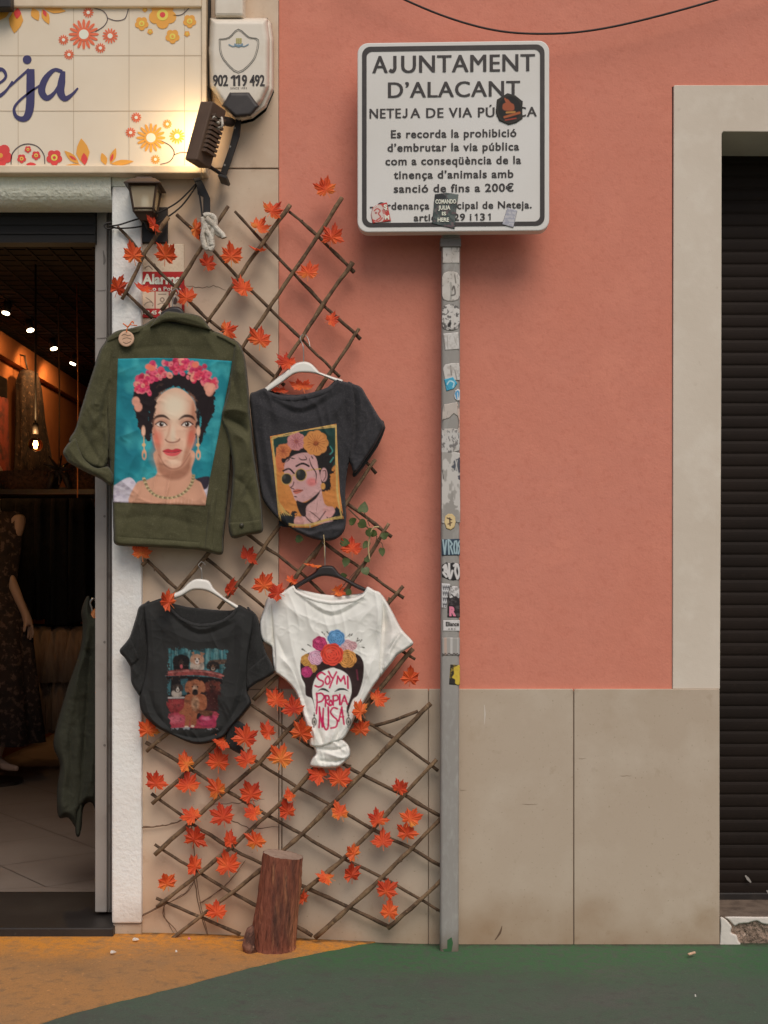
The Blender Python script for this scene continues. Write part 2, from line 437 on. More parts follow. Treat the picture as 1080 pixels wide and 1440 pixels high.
class Cloth:
    """a hanging garment piece: a traced outline with real thickness, a rounded rim and modelled folds"""
    def __init__(s, outline, Yb, T, r, folds=(), rumple=(0.004, 26), seed=0, smooth=True):
        s.poly = catmull(outline, 5) if smooth else outline
        s.Yb, s.T, s.r, s.folds, s.rumple, s.seed = Yb, T, r, folds, rumple, seed
        s.folds = [(catmull(f[0], 5, False) if len(f[0]) > 2 else f[0],) + tuple(f[1:]) for f in folds]
    def depth(s, x, y, sd=None):
        if sd is None: sd, _, _ = sdist(x, y, s.poly)
        e = np.clip(sd / s.r, 0, 1)
        prof = np.sqrt(np.clip(1 - (1 - e) ** 2, 0, 1))
        h = np.zeros_like(x)
        for f in s.folds:
            pts, amp, wd = f[:3]
            d, _, _, al = seg_dist(x, y, pts)
            tp = np.sin(np.pi * np.clip(al * 0.9 + 0.05, 0, 1)) ** 0.5
            h += amp * (0.55 * np.exp(-(d / wd) ** 2) + 0.6 * np.exp(-np.abs(d) / (wd * 0.45))) * tp
        a, sc = s.rumple
        xx = x + 16 * (vnoise(x, y, 44, s.seed + 7) - .5) + .22 * y * (s.seed % 3 - 1)
        h += .55 * a * (vnoise(xx * 1.3, y * 0.6, sc, s.seed) - 0.5) * 2
        if a > 0.003:
            h += 1.15 * a * np.clip(1 - np.abs(2 * vnoise(xx, y * .30, sc * .62, s.seed + 3) - 1) * 1.6, 0, 1) ** 1.5 * vnoise(x, y, 50, s.seed + 4)
            h += .30 * a * np.clip(1 - np.abs(2 * vnoise(x * .8 + y * .5, y - x * .4, sc * .5, s.seed + 6) - 1) * 2.2, 0, 1) * vnoise(x, y, 34, s.seed + 8)
        soft = np.clip(sd / (s.r * 0.8), 0, 1)
        return s.Yb - (s.T * prof + h * soft)
    @staticmethod
    def verts(x, y, Y):
        d = (DIST + Y) / FPX
        return np.stack([(x - CX) * d, Y, EYE + (HY - y) * d], 1)
    def build(s, name, m, parent, step=2.0, paint=None, org=(0, 0), sc=1):
        x, y, sd, q = lattice(s.poly, step)
        Y = s.depth(x, y, sd); rim = sd <= 0
        Y = np.where(rim, s.Yb, np.minimum(Y, s.Yb - 0.001))
        V = Cloth.verts(x, y, Y); n = len(V)
        bi = np.arange(n); k = ~rim
        bi[k] = n + np.arange(k.sum())
        bx, by = V[k][:, 0], V[k][:, 2]
        V2 = np.stack([bx, np.full(k.sum(), s.Yb), by], 1)
        faces = np.concatenate([q, bi[q][:, ::-1]])
        fr = rim[q].all(1)
        faces = np.concatenate([q, bi[q][~fr][:, ::-1]])
        o = py_obj(name, np.concatenate([V, V2]), faces.tolist(), m, parent, True)
        if paint:
            p = Paint(np.concatenate([x, x[k]]), np.concatenate([y, y[k]]), org, sc); paint(p); set_paint(o.data, p.c)
        return o
    def patch(s, name, poly, m, parent, off=0.0014, step=1.2, paint=None, org=(0, 0), sc=1, smooth=False, r=2.5):
        """cloth sewn or printed on this piece, following its folds"""
        poly = catmull(poly, 5) if smooth else poly
        x, y, sd, q = lattice(poly, step)
        Y = s.depth(x, y) - np.where(sd <= 0, 0.0003, 0.0003 + off * np.sqrt(np.clip(1 - (1 - np.clip(sd / r, 0, 1)) ** 2, 0, 1)))
        o = py_obj(name, Cloth.verts(x, y, Y), q.tolist(), m, parent, True)
        if paint:
            p = Paint(x, y, org, sc); paint(p); set_paint(o.data, p.c)
        return o

def painted_plate(name, poly, Y, parent, paint, org, sc, step=0.8, m=None, curl=0.0006, smooth=False):
    c = Cloth(poly, Y, 0.0006, 1.0, rumple=(curl, 18), smooth=smooth)
    return c.build(name, m or M['paper'], parent, step, paint, org, sc)

# ------------------------------------------------------------------ lettering (Blender's built-in face)
def text_bm(s, bold=0.02, space=1.0):
    cu = bpy.data.curves.new('lettering', 'FONT'); cu.body = s; cu.size = 1.0; cu.offset = bold; cu.space_character = space
    cu.resolution_u = 4
    o = bpy.data.objects.new('lettering', cu); COL.objects.link(o)
    dg = bpy.context.evaluated_depsgraph_get()
    me = bpy.data.meshes.new_from_object(o.evaluated_get(dg))
    bpy.data.objects.remove(o); bpy.data.curves.remove(cu)
    return me
CAP = None
def text_into(bm, s, x0, x1, base, cap, Y, bold=0.02, space=1.0, mi=0, slope=0.0):
    """write s into bm on depth Y: photo x0..x1, baseline and cap height in photo pixels"""
    global CAP
    if CAP is None:
        t = text_bm('H', 0.0); CAP = max(v.co.y for v in t.vertices); bpy.data.meshes.remove(t)
    me = text_bm(s, bold, space)
    xs = [v.co.x for v in me.vertices]; a, b = min(xs), max(xs)
    vs = []
    for v in me.vertices:
        px = x0 + (v.co.x - a) / (b - a) * (x1 - x0)
        vs.append(bm.verts.new(P(px, base - v.co.y / CAP * cap + slope * (px - x0), Y)))
    for f in me.polygons:
        try:
            g = bm.faces.new([vs[i] for i in f.vertices]); g.material_index = mi
        except ValueError: pass
    bpy.data.meshes.remove(me)
# ------------------------------------------------------------------ the ground
def gz(X):
    t = min(max((0.25 - X) / 1.05, 0), 1.0)
    return 0.034 * t * t * (3 - 2 * t)
def ground_sheet(name, m, xs, ys, dz, keep=None):
    vs, fs = [], []
    for y in ys:
        for x in xs: vs.append((x, y, gz(x) + dz))
    n = len(xs)
    for j in range(len(ys) - 1):
        for i in range(n - 1):
            fs.append((j * n + i, j * n + i + 1, (j + 1) * n + i + 1, (j + 1) * n + i))
    o = py_obj(name, vs, fs, m, None, True); o['kind'] = 'structure'
    return o
def street_paint(name, fresh, worn, grime, wear_y):
    """road paint: fresh along the wall, worn and grey where people walk, patchy in between"""
    m = mat(name, worn, 0.8, [(2.2, grime, 0.42, 0.62, 7), (7, worn, 0.46, 0.62, 7), (1.3, tuple(v * .72 for v in grime), .54, .72, 8), (26, tuple(v * .8 for v in grime), 0.52, 0.7, 8), (70, tuple(min(.8, v * 1.5) for v in worn), .62, .76, 4)], [(140, 0.55, 0.003), (24, 0.25, 0.004)])
    N = m.node_tree.nodes; L = m.node_tree.links; b = N['Principled BSDF']
    old = b.inputs['Base Color'].links[0].from_socket
    ge = N.new('ShaderNodeNewGeometry'); sx = N.new('ShaderNodeSeparateXYZ'); L.new(ge.outputs['Position'], sx.inputs[0])
    n1 = N.new('ShaderNodeTexNoise'); n1.inputs['Scale'].default_value = 2.4; n1.inputs['Detail'].default_value = 7; n1.inputs['Roughness'].default_value = .65; L.new(ge.outputs['Position'], n1.inputs['Vector'])
    ad = N.new('ShaderNodeMath'); ad.operation = 'MULTIPLY_ADD'; ad.inputs[1].default_value = .55; L.new(n1.outputs[0], ad.inputs[0]); L.new(sx.outputs[1], ad.inputs[2])
    mr = N.new('ShaderNodeMapRange'); mr.inputs[1].default_value = wear_y + .275 - .09; mr.inputs[2].default_value = wear_y + .275 + .12; L.new(ad.outputs[0], mr.inputs[0])
    n2 = N.new('ShaderNodeTexNoise'); n2.inputs['Scale'].default_value = 42; n2.inputs['Detail'].default_value = 6; L.new(ge.outputs['Position'], n2.inputs['Vector'])
    m2 = N.new('ShaderNodeMapRange'); m2.inputs[1].default_value = .66; m2.inputs[2].default_value = .42; m2.inputs[3].default_value = .25; L.new(n2.outputs[0], m2.inputs[0])
    mu = N.new('ShaderNodeMath'); mu.operation = 'MULTIPLY'; L.new(mr.outputs[0], mu.inputs[0]); L.new(m2.outputs[0], mu.inputs[1])
    mx = N.new('ShaderNodeMix'); mx.data_type = 'RGBA'; L.new(old, mx.inputs[6]); mx.inputs[7].default_value = (*fresh, 1); L.new(mu.outputs[0], mx.inputs[0])
    # fine grit
    n3 = N.new('ShaderNodeTexNoise'); n3.inputs['Scale'].default_value = 240; n3.inputs['Detail'].default_value = 3; L.new(ge.outputs['Position'], n3.inputs['Vector'])
    m3 = N.new('ShaderNodeMapRange'); m3.inputs[1].default_value = .54; m3.inputs[2].default_value = .68; m3.inputs[4].default_value = .55; L.new(n3.outputs[0], m3.inputs[0])
    m4 = N.new('ShaderNodeMix'); m4.data_type = 'RGBA'; L.new(mx.outputs[2], m4.inputs[6]); m4.inputs[7].default_value = (*[v * .55 for v in grime], 1); L.new(m3.outputs[0], m4.inputs[0])
    # dirt and moss collected in the corner at the foot of the wall
    m5 = N.new('ShaderNodeMath'); m5.operation = 'MULTIPLY_ADD'; m5.inputs[1].default_value = .07; L.new(n2.outputs[0], m5.inputs[0]); L.new(sx.outputs[1], m5.inputs[2])
    m6 = N.new('ShaderNodeMapRange'); m6.inputs[1].default_value = .002; m6.inputs[2].default_value = .036; m6.inputs[4].default_value = .8; L.new(m5.outputs[0], m6.inputs[0])
    m7 = N.new('ShaderNodeMix'); m7.data_type = 'RGBA'; L.new(m4.outputs[2], m7.inputs[6]); m7.inputs[7].default_value = (*C(52, 50, 38), 1); L.new(m6.outputs[0], m7.inputs[0])
    L.new(m7.outputs[2], b.inputs['Base Color'])
    return m
M['green'] = street_paint('green_street_paint', C(58, 92, 60), C(68, 83, 68), C(78, 80, 73), -0.30)
M['orange'] = street_paint('orange_street_paint', C(192, 126, 46), C(158, 114, 68), C(140, 108, 74), -0.22)
M['green_rich'] = mat('moss_green_paint', C(52, 88, 54), .8)
fine = [-60, -20, -6] + [-3 + 0.05 * i for i in range(121)] + [6, 20, 60]
ground_sheet('street', M['green'], fine, [-60, -20, -6, -4, -3, -2, -1, 0.30], 0.0)
def paint_zone(name, m, front, back, dz):
    """flat paint on the street between two lines Y(X); front is a list of ground points with growing X"""
    fx_ = [p[0] for p in front]; fy_ = [p[1] for p in front]
    xs_ = np.unique(np.concatenate([np.linspace(fx_[0], fx_[-1], 160), fx_]))
    vs, fs = [], []
    for x in xs_:
        ye = float(np.interp(x, fx_, fy_)) + .0025 * math.sin(x * 61) + .002 * math.sin(x * 143); vs += [(x, ye, gz(x) + dz), (x, back, gz(x) + dz), (x, ye - .001, gz(x) - .003)]
    for i in range(len(xs_) - 1): fs += [(3 * i, 3 * i + 3, 3 * i + 4, 3 * i + 1), (3 * i + 2, 3 * i + 5, 3 * i + 3, 3 * i)]
    o = py_obj(name, vs, fs, m, None, False); o['kind'] = 'structure'
def G(px, py):
    """street point seen at photo pixel"""
    z = 0.0
    for _ in range(4):
        d = (EYE - z) * FPX / (py - HY); X = (px - CX) * d / FPX; z = gz(X)
    return (X, d - DIST)
edge = [G(-10, 1459), G(55, 1440), G(119, 1421), G(183, 1405), G(260, 1386), G(330, 1367), G(400, 1350), G(470, 1336), G(505, 1329)]
ow = [(-3.5, edge[0][1] - 0.9), (-2.2, edge[0][1] - 0.55), (-1.35, edge[0][1] - 0.2)] + [tuple(p) for p in catmull(edge, 6, False)] + [(edge[-1][0] + 0.05, -0.001)]
paint_zone('orange_pavement', M['orange'], ow, 0.02, 0.0025)

# ------------------------------------------------------------------ the pink building
pb = empty('pink_building', (0.5, 0.0, 0.0), 'salmon pink rendered house with a beige stone plinth and a cream framed shuttered opening', 'building')
XW0, XW1 = P(392, 0).x, P(1500, 0).x
ZT = P(0, -620).z
ZD = P(0, 968).z                         # top of the stone plinth
fx0, fx1 = P(946, 0).x, P(1252 + 66, 0).x
ox0, ox1 = P(1014, 0).x, P(1252, 0).x
ft, ot = P(0, 120).z, P(0, 185).z
def wall_grid(bm, x0, x1, z0, z1, Y, n=1):
    bm.faces.new([bm.verts.new(p) for p in ((x0, Y, z0), (x1, Y, z0), (x1, Y, z1), (x0, Y, z1))])
bm = bmesh.new()
box(bm, XW0, fx0, 0.010, 0.25, ZD - 0.02, ZT)
box(bm, fx0, fx1, 0.010, 0.25, ft, ZT)
box(bm, fx1, XW1, 0.010, 0.25, 0, ZT)
bm_obj('wall', bm, M['pink'], pb)
bm = bmesh.new()                          # cream surround of the opening, one outline with a mitred corner
prism(bm, [(946, 969), (946.5, 540), (947.5, 121), (949, 119.5), (1318, 119.5), (1318, 1328), (1250, 1328), (1250, 186), (1017, 185), (1015, 188), (1014.5, 540), (1012.5, 969)], 0.004, 0.25)
bm_obj('door_surround', bm, M['cream'], pb, bevel=0.004)
bm = bmesh.new()
for a, b in ((392.5, 396), (397, 602), (603, 806), (807.5, 1012)):
    pbox(bm, a, b, 969, 1345, 0.0, 0.25)
bm_obj('stone_plinth', bm, M['stone'], pb, bevel=0.002)
bm = bmesh.new()
pbox(bm, 395, 1008, 972, 1345, 0.004, 0.2)
bm_obj('plinth_joint', bm, M['joint'], pb)
rnd = random.Random(5)
M['scuff'] = mat('brown_scuff', C(126, 106, 86), .9)
def mark(name, pts, wd, m, par, n=5, Y=-0.0006):
    bm = bmesh.new(); ribbon(bm, pts, wd, Y, n); bm_obj(name, bm, m, par)
for a, b, yy in ((646, 656, 1111), (734, 756, 1131), (814, 824, 1067), (872, 888, 1091)):
    mark('scratch', [(a + (b - a) * k / 5, yy + rnd.uniform(-.5, .5)) for k in range(6)], [0.2, 0.6, 0.4, 0.2], M['scuff'], pb)
mark('scratch', [(396, 988), (396.4, 1100), (396, 1200), (396.5, 1300)], 1.0, M['crack'], pb)
mark('scratch', [(696, 1322), (703, 1312), (706, 1302)], [1, 3, .6], M['crack'], pb)
mark('pale_scrape', [(681, 991), (682, 1004), (681, 1019)], [.5, 1.6, .4], M['whiteplaster'], pb)
bm = bmesh.new()                          # opening: soffit, far jamb, sill bed
box(bm, ox0 + 0.03, ox1 + 0.03, 0.245, 0.262, 0.05, ot + 0.02)
bm_obj('recess', bm, M['cream'], pb)
ZS = P(0, 1288).z
bm = bmesh.new()
box(bm, P(1012.5, 0).x, ox1, 0.016, 0.26, -0.05, ZS - 0.004)
bm_obj('sill_bed', bm, M['dust'], pb)
# dark roller shutter: one curved slat profile repeated
bm = bmesh.new()
Ysh = 0.235
zb, zt = P(0, 1258, Ysh).z, P(0, 195, Ysh).z + 0.05
pitch = S(17.75, Ysh)
prof = []
z = zb
while z < zt:
    for t in (0, .12, .3, .5, .7, .86):
        prof.append((Ysh - 0.0022 * math.sin(math.pi * (t / 0.86)) ** 0.5, z + t * pitch))
    prof.append((Ysh + 0.0015, z + 0.90 * pitch)); prof.append((Ysh + 0.0015, z + 0.97 * pitch))
    z += pitch
L = [(bm.verts.new((ox0 - 0.05, a, b)), bm.verts.new((ox1 + 0.03, a, b))) for a, b in prof]
for a, b in zip(L, L[1:]): bm.faces.new((a[0], a[1], b[1], b[0]))
bm_obj('roller_shutter', bm, M['shutter'], pb, smooth=False)
bm = bmesh.new()
pbox(bm, 1000, 1262, 1256, 1271, Ysh - 0.016, Ysh + 0.012)
bm_obj('shutter_rail', bm, M['black'], pb, bevel=0.003)
mark('scuff_mark', [(1048, 1231), (1052, 1236), (1056, 1241)], [1.5, 4, 1.5], M['galv'], pb, 5, Ysh - 0.0125)
mark('scuff_mark', [(1078, 1252), (1082, 1256), (1086, 1257)], [1.5, 4, 2], M['galv'], pb, 5, Ysh - 0.017)
# crumbling sill front: rough concrete with what is left of the white plaster
Cloth([(1013, 1289), (1080, 1289), (1256, 1289), (1256, 1334), (1080, 1334), (1013, 1334)], 0.05, 0.036, 2, rumple=(0.005, 6), smooth=False).build('sill_core', M['concrete'], pb, 1.2)
Cloth([(1012, 1289), (1020, 1291), (1026, 1297), (1030, 1303), (1029, 1311), (1036, 1314), (1039, 1322), (1044, 1333), (1014, 1333), (1011, 1322), (1012, 1305)], 0.05, 0.052, 2.5, rumple=(0.0015, 12), seed=4).build('sill_plaster', M['whiteplaster'], pb, 1.0)
Cloth([(1019, 1288.5), (1060, 1288.5), (1120, 1288.5), (1256, 1288.5), (1256, 1300), (1120, 1303), (1090, 1302), (1072, 1300), (1064, 1296), (1052, 1299), (1040, 1300), (1033, 1303), (1026, 1296)], 0.05, 0.048, 2, rumple=(0.0015, 10), seed=6).build('sill_plaster', M['whiteplaster'], pb, 1.0)
Cloth([(1044, 1329), (1070, 1327), (1120, 1328), (1256, 1326), (1256, 1334), (1044, 1334)], 0.05, 0.046, 2, rumple=(0.0015, 10), seed=8).build('sill_plaster', M['whiteplaster'], pb, 1.0)

# ------------------------------------------------------------------ the shop next door
sb = empty('shop_building', (-1.2, 0.0, 0.0), 'stone clad shop front with a white stucco framed open doorway and a warm lit room', 'building')
bm = bmesh.new()
for y0, y1 in ((-620, 236), (238, 969), (970, 1345)):
    pbox(bm, 199, 391.5, y0, y1, 0.0, 0.25)
bm_obj('stone_cladding', bm, M['stone_warm'], sb, bevel=0.002)
bm = bmesh.new(); pbox(bm, 197, 390, -600, 1340, 0.004, 0.2); bm_obj('cladding_joint', bm, M['joint'], sb)
def crack(pts, w, jit=2.0, n=5, seed=1, Y=-0.0006):
    rr = random.Random(seed); q = []
    for a, b in zip(pts, pts[1:]):
        for k in range(n):
            t = k / n
            q.append((a[0] + (b[0] - a[0]) * t + rr.uniform(-jit, jit) * 0.5, a[1] + (b[1] - a[1]) * t + rr.uniform(-jit, jit)))
    q.append(pts[-1])
    mark('crack', q, [w * 0.5, w, w * 0.8, w, w * 0.4], M['crack'], sb, 1, Y)
crack([(262, 402), (284, 405), (300, 402), (318, 408)], 0.9, 1, seed=3)
crack([(199, 1163), (225, 1162), (245, 1157), (265, 1150)], 1.5, 1.2, seed=4)
crack([(265, 1150), (300, 1132), (345, 1128), (372, 1124)], 0.9, 1.5, seed=5)
crack([(300, 1142), (330, 1155), (350, 1165), (392, 1163)], 1.3, 1.5, seed=6)
crack([(199, 1288), (222, 1276), (232, 1270)], 1.6, 1.2, seed=7)
crack([(273, 1232), (277, 1262), (284, 1290), (292, 1316)], 1.5, 1.0, seed=8)
crack([(243, 1266), (262, 1255), (272, 1240), (276, 1232)], 1.0, 1.0, seed=9)
crack([(284, 1270), (312, 1250), (338, 1222)], 0.9, 1.0, seed=10)
crack([(230, 1270), (232, 1290), (244, 1312)], 1.0, 1.0, seed=11)
M['stucco_lintel'] = mat('rough_cream_stucco', C(252, 228, 200), 0.9, [(4, C(242, 216, 186), 0.42, 0.75, 5)], [(70, 0.9, 0.007), (200, 0.5, 0.003)])
# stucco surround: right pier and rounded lintel
bm = bmesh.new(); pbox(bm, 157, 199, 262, 1299, -0.022, 0.24); bm_obj('stucco_pier', bm, M['stucco'], sb, bevel=0.006)
bm = bmesh.new(); pbox(bm, 158.5, 199, 1299, 1345, -0.012, 0.24); bm_obj('pier_base', bm, M['stone'], sb, bevel=0.004)
bm = bmesh.new()
zc0, zl = P(0, 100).z, P(0, 287, -0.02).z
prof = [(0.05, zc0), (-0.030, zc0), (-0.030, P(0, 262, -0.02).z)]
for k in range(1, 9):
    a = R(90 * k / 8); rr_ = P(0, 262, -0.02).z - zl
    prof.append((-0.030 + rr_ * (1 - math.cos(a)), zl + rr_ * (1 - math.sin(a))))
prof += [(0.07, zl), (0.07, zc0)]
XL, XR = P(-330, 0).x, P(157, 0, -0.022).x - .0006
Lr = [(bm.verts.new((XL, a, b)), bm.verts.new((XR, a, b))) for a, b in prof]
for a, b in zip(Lr, Lr[1:]): bm.faces.new((a[0], a[1], b[1], b[0]))
a, b = P(157, 262, -0.022), P(199, 100, -0.022)
box(bm, a.x - 0.0, b.x, -0.022, 0.2, a.z, b.z)
bm_obj('stucco_lintel', bm, M['stucco_lintel'], sb, smooth=False)
bm = bmesh.new(); pbox(bm, -620, -330, -620, 1345, -0.022, 0.24); bm_obj('stucco_pier', bm, M['stucco'], sb, bevel=0.006)
bm = bmesh.new(); pbox(bm, -620, 199, -620, 100, 0.0, 0.25); bm_obj('upper_wall', bm, M['stone_warm'], sb)
M['dimbox'] = mat('sooty_metal', C(24, 21, 19), .7)
# grey steel door frame
bm = bmesh.new(); pbox(bm, 133.5, 150, 288, 1283, 0.10, 0.17); bm_obj('door_frame', bm, M['frame'], sb, bevel=0.003)
bm = bmesh.new(); pbox(bm, 150, 175, 288, 1283, 0.115, 0.17)
pbox(bm, 153, 155, 288, 1280, 0.108, 0.12)
bm_obj('frame_track', bm, M['frame_dark'], sb, bevel=0.002)
for y in (492, 726, 903, 1048):
    bm = bmesh.new(); disc(bm, 147, y, 1.8, 0.0985); bm_obj('bolt', bm, M['frame_dark'], sb)
mark('scratch', [(145, 352), (147, 366), (145.5, 372)], [1, 3.5, 1], M['frame_dark'], sb, 5, 0.0985)
for y, w_ in ((409, .8), (476, 1.2)): mark('frame_seam', [(136, y), (149, y - 1)], w_, M['frame_dark'], sb, 1, 0.0985)
bm = bmesh.new(); pbox(bm, -330, 134, 262, 341, 0.075, 0.13); bm_obj('shutter_box', bm, M['dimbox'], sb)
bm = bmesh.new()
for k in range(3): pbox(bm, -330, 133, 300 + k * 13, 303 + k * 13, 0.071, 0.076)
bm_obj('box_ridges', bm, M['dimbox'], sb)
# black granite threshold
ztop = 0.063
bm = bmesh.new(); box(bm, P(-330, 0).x, P(163, 0).x, -0.045, 0.415, -0.03, ztop); bm_obj('threshold', bm, M['blackstone'], sb, bevel=0.004)
# room
M['plank_ceiling'] = mat('dark_ceiling', C(26, 20, 17), 0.9, [(3, C(20, 16, 14), 0.4, 0.7, 4)], [(40, 0.3, 0.004)])
M['ochre'] = mat('ochre_wall', C(150, 96, 56), 0.9, [(1.5, C(124, 76, 44), 0.4, 0.7, 5)], [(30, 0.2, 0.004)])
M['floor'] = mat('grey_brown_tile', C(112, 102, 94), 0.55, [(2, C(100, 89, 81), 0.4, 0.7, 5), (60, C(102, 90, 80), 0.6, 0.8, 4)], [(60, 0.06, 0.001)])
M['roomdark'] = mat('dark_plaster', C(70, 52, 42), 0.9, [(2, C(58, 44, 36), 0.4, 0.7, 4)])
RX0, RX1, RY1, RZ = -2.32, -0.60, 7.2, 2.62
bm = bmesh.new(); box(bm, RX0 - 0.1, RX1 + 0.1, 0.415, RY1 + 0.1, -0.05, ztop - 0.004); bm_obj('room_floor', bm, M['joint'], sb)
bm = bmesh.new()
ang = R(38); ts = 0.42
for i in range(-14, 15):
    for j in range(-14, 22):
        cxx, cyy = (i + .5) * ts, (j + .5) * ts
        X = cxx * math.cos(ang) - cyy * math.sin(ang) - 1.3; Y = cxx * math.sin(ang) + cyy * math.cos(ang) + 2.0
        pts = [((i * ts + a) * math.cos(ang) - (j * ts + b) * math.sin(ang) - 1.3, (i * ts + a) * math.sin(ang) + (j * ts + b) * math.cos(ang) + 2.0) for a, b in ((.002, .002), (ts - .002, .002), (ts - .002, ts - .002), (.002, ts - .002))]
        pts = [(min(max(px, RX0), RX1), min(max(py, 0.417), RY1)) for px, py in pts]
        if max(p[0] for p in pts) - min(p[0] for p in pts) < 0.01 or max(p[1] for p in pts) - min(p[1] for p in pts) < 0.01: continue
        bm.faces.new([bm.verts.new((px, py, ztop)) for px, py in pts])
bm_obj('floor_tiles', bm, M['floor'], sb)
bm = bmesh.new(); box(bm, RX0 - 0.12, RX0, 0.24, RY1, -0.05, RZ); bm_obj('room_wall', bm, M['ochre'], sb)
bm = bmesh.new(); box(bm, RX0 - 0.12, RX1 + 0.12, RY1, RY1 + 0.12, -0.05, RZ); bm_obj('room_wall', bm, M['ochre'], sb)
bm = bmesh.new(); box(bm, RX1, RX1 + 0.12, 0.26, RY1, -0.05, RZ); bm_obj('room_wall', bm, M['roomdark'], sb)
bm = bmesh.new()
box(bm, RX0 - 0.12, RX1 + 0.12, 0.24, RY1 + 0.12, RZ + 0.02, RZ + 0.12)
x = RX0
while x < RX1 - 0.02:
    box(bm, x, x + 0.012, 0.26, RY1, RZ + .014, RZ + 0.02); x += 0.1
y = 0.3
while y < RY1 - 0.05:
    box(bm, RX0, RX1, y, y + 0.012, RZ + 0.0155, RZ + 0.0195); y += 0.1
bm_obj('room_ceiling', bm, M['plank_ceiling'], sb)
bm = bmesh.new(); box(bm, RX0, RX0 + 0.05, 2.0, RY1, RZ - 0.14, RZ - 0.001); bm_obj('cornice', bm, M['ochre'], sb)
bm = bmesh.new(); box(bm, RX0 - 0.12, RX0 - 0.001, -0.02, 0.24, -0.05, ZT * 0.6); bm_obj('door_jamb', bm, M['stucco_flat'], sb)
# ------------------------------------------------------------------ tiled shop sign
ts_ = empty('tiled_shop_sign', P(140, 243, -0.05), 'cream tiled shop sign with orange flowers and dark blue script lettering over the doorway', 'sign')
YT = -0.045
bm = bmesh.new(); pbox(bm, -330, 283, 9.5, 233, YT, 0.0); bm_obj('tile_panel', bm, M['tile'], ts_)
bm = bmesh.new()
for x in (-208, -130, -52, 25.5, 103.5, 181.5, 259.5): ribbon(bm, [(x, 9.5), (x, 233)], 0.8, YT - 0.0006, n=1)
for y in (78, 156): ribbon(bm, [(-330, y), (283, y)], 0.8, YT - 0.0009, n=1)
bm_obj('tile_joint', bm, M['grout'], ts_)
bm = bmesh.new()
pbox(bm, -330, 283, 232, 243.5, -0.064, 0.0)
pbox(bm, 283, 290, -40, 243.5, -0.055, 0.0)
pbox(bm, -330, 283, -40, 9.5, -0.056, 0.0)
bm_obj('sign_ledge', bm, M['ledge'], ts_, bevel=0.004)
bm = bmesh.new(); pbox(bm, -330, 15, -10, 10, -0.1, -0.062); bm_obj('hood_edge', bm, M['black'], ts_, bevel=0.003)
c1 = lambda u, v: (u * .3704, v * .3704)
def rib(bm, pts, wd, Y, mi=0, n=6): ribbon(bm, [c1(*p) for p in pts], [q * .3704 for q in wd] if hasattr(wd, '__len__') else wd * .3704, Y, n, mi)
YL = YT - 0.0014
bm = bmesh.new()
rib(bm, [(-120, 330), (-60, 330), (-8, 318), (22, 292), (8, 264), (-30, 275), (-58, 315), (-50, 352), (-10, 366), (22, 345), (48, 308)], [8, 10, 10, 10, 14, 24, 30, 26, 16, 10, 7], YL)
bm_obj('lettering', bm, M['navy'], ts_)
bm = bmesh.new()
rib(bm, [(36, 330), (68, 300), (110, 262)], [6, 9, 9], YL - .0002)
rib(bm, [(116, 262), (116, 320), (114, 400), (104, 440), (84, 452), (60, 440), (54, 410), (76, 380), (120, 345), (160, 318)], [30, 32, 32, 28, 20, 14, 10, 9, 8, 7], YL - .0004)
disc(bm, *c1(103, 226), 6.2, YL - .0002)
bm_obj('lettering', bm, M['navy'], ts_)
bm = bmesh.new()
rib(bm, [(236, 272), (205, 266), (172, 300), (158, 345), (178, 372), (208, 350), (232, 305), (240, 275)], [14, 14, 24, 28, 22, 12, 10, 10], YL)
rib(bm, [(240, 270), (234, 310), (230, 350), (246, 374), (272, 360), (296, 334)], [16, 28, 30, 22, 12, 6], YL - .0002)
bm_obj('lettering', bm, M['navy'], ts_)
GL = [M['g_orange'], M['g_red'], M['g_crimson'], M['g_yellow'], M['g_white'], M['g_line']]
def daisy(u, v, r, n, mi, ci, rot=0):
    bm = bmesh.new()
    for k in range(n):
        a = rot + 2 * math.pi * k / n; c, s = math.cos(a), math.sin(a); w_ = r * 2.2 / n
        pts = [(0.25 * r, -w_ * .35), (0.7 * r, -w_ * .75), (0.93 * r, -w_ * .5), (r, 0), (0.93 * r, w_ * .5), (0.7 * r, w_ * .75), (0.25 * r, w_ * .35)]
        flat(bm, [c1(u + x * c - y * s, v + x * s + y * c) for x, y in pts], YL, mi)
    disc(bm, *c1(u, v), r * .45 * .3704, YL - .0004, mi); disc(bm, *c1(u, v), r * .32 * .3704, YL - .0008, ci)
    bm_obj('painted_flower', bm, GL, ts_)
def rose5(u, v, r, mi, ci, cc):
    bm = bmesh.new()
    for k in range(5):
        a = 2 * math.pi * k / 5 + 0.3
        disc(bm, *c1(u + .55 * r * math.cos(a), v + .55 * r * math.sin(a)), r * .48 * .3704, YL - .0001 * k, mi, n=14)
    disc(bm, *c1(u, v), r * .42 * .3704, YL - .0008, ci); disc(bm, *c1(u, v), r * .2 * .3704, YL - .0012, cc)
    bm_obj('painted_flower', bm, GL, ts_)
def curl(pts, wd, Y, mi):
    bm = bmesh.new(); rib(bm, pts, wd, Y, mi); bm_obj('painted_tendril', bm, GL, ts_)
def petal(u0, v0, u1, v1, wd, mi, k=0):
    dx, dy = u1 - u0, v1 - v0; l = math.hypot(dx, dy); nx_, ny_ = -dy / l, dx / l
    pts = []
    for t, q in ((0, 0), (.2, .6), (.45, 1), (.7, .75), (.9, .3), (1, 0), (.9, -.3), (.7, -.75), (.45, -1), (.2, -.6)):
        pts.append(c1(u0 + dx * t + nx_ * q * wd / 2, v0 + dy * t + ny_ * q * wd / 2))
    bm = bmesh.new(); flat(bm, pts, YL - .0003 * k, mi); bm_obj('painted_petal', bm, GL, ts_)
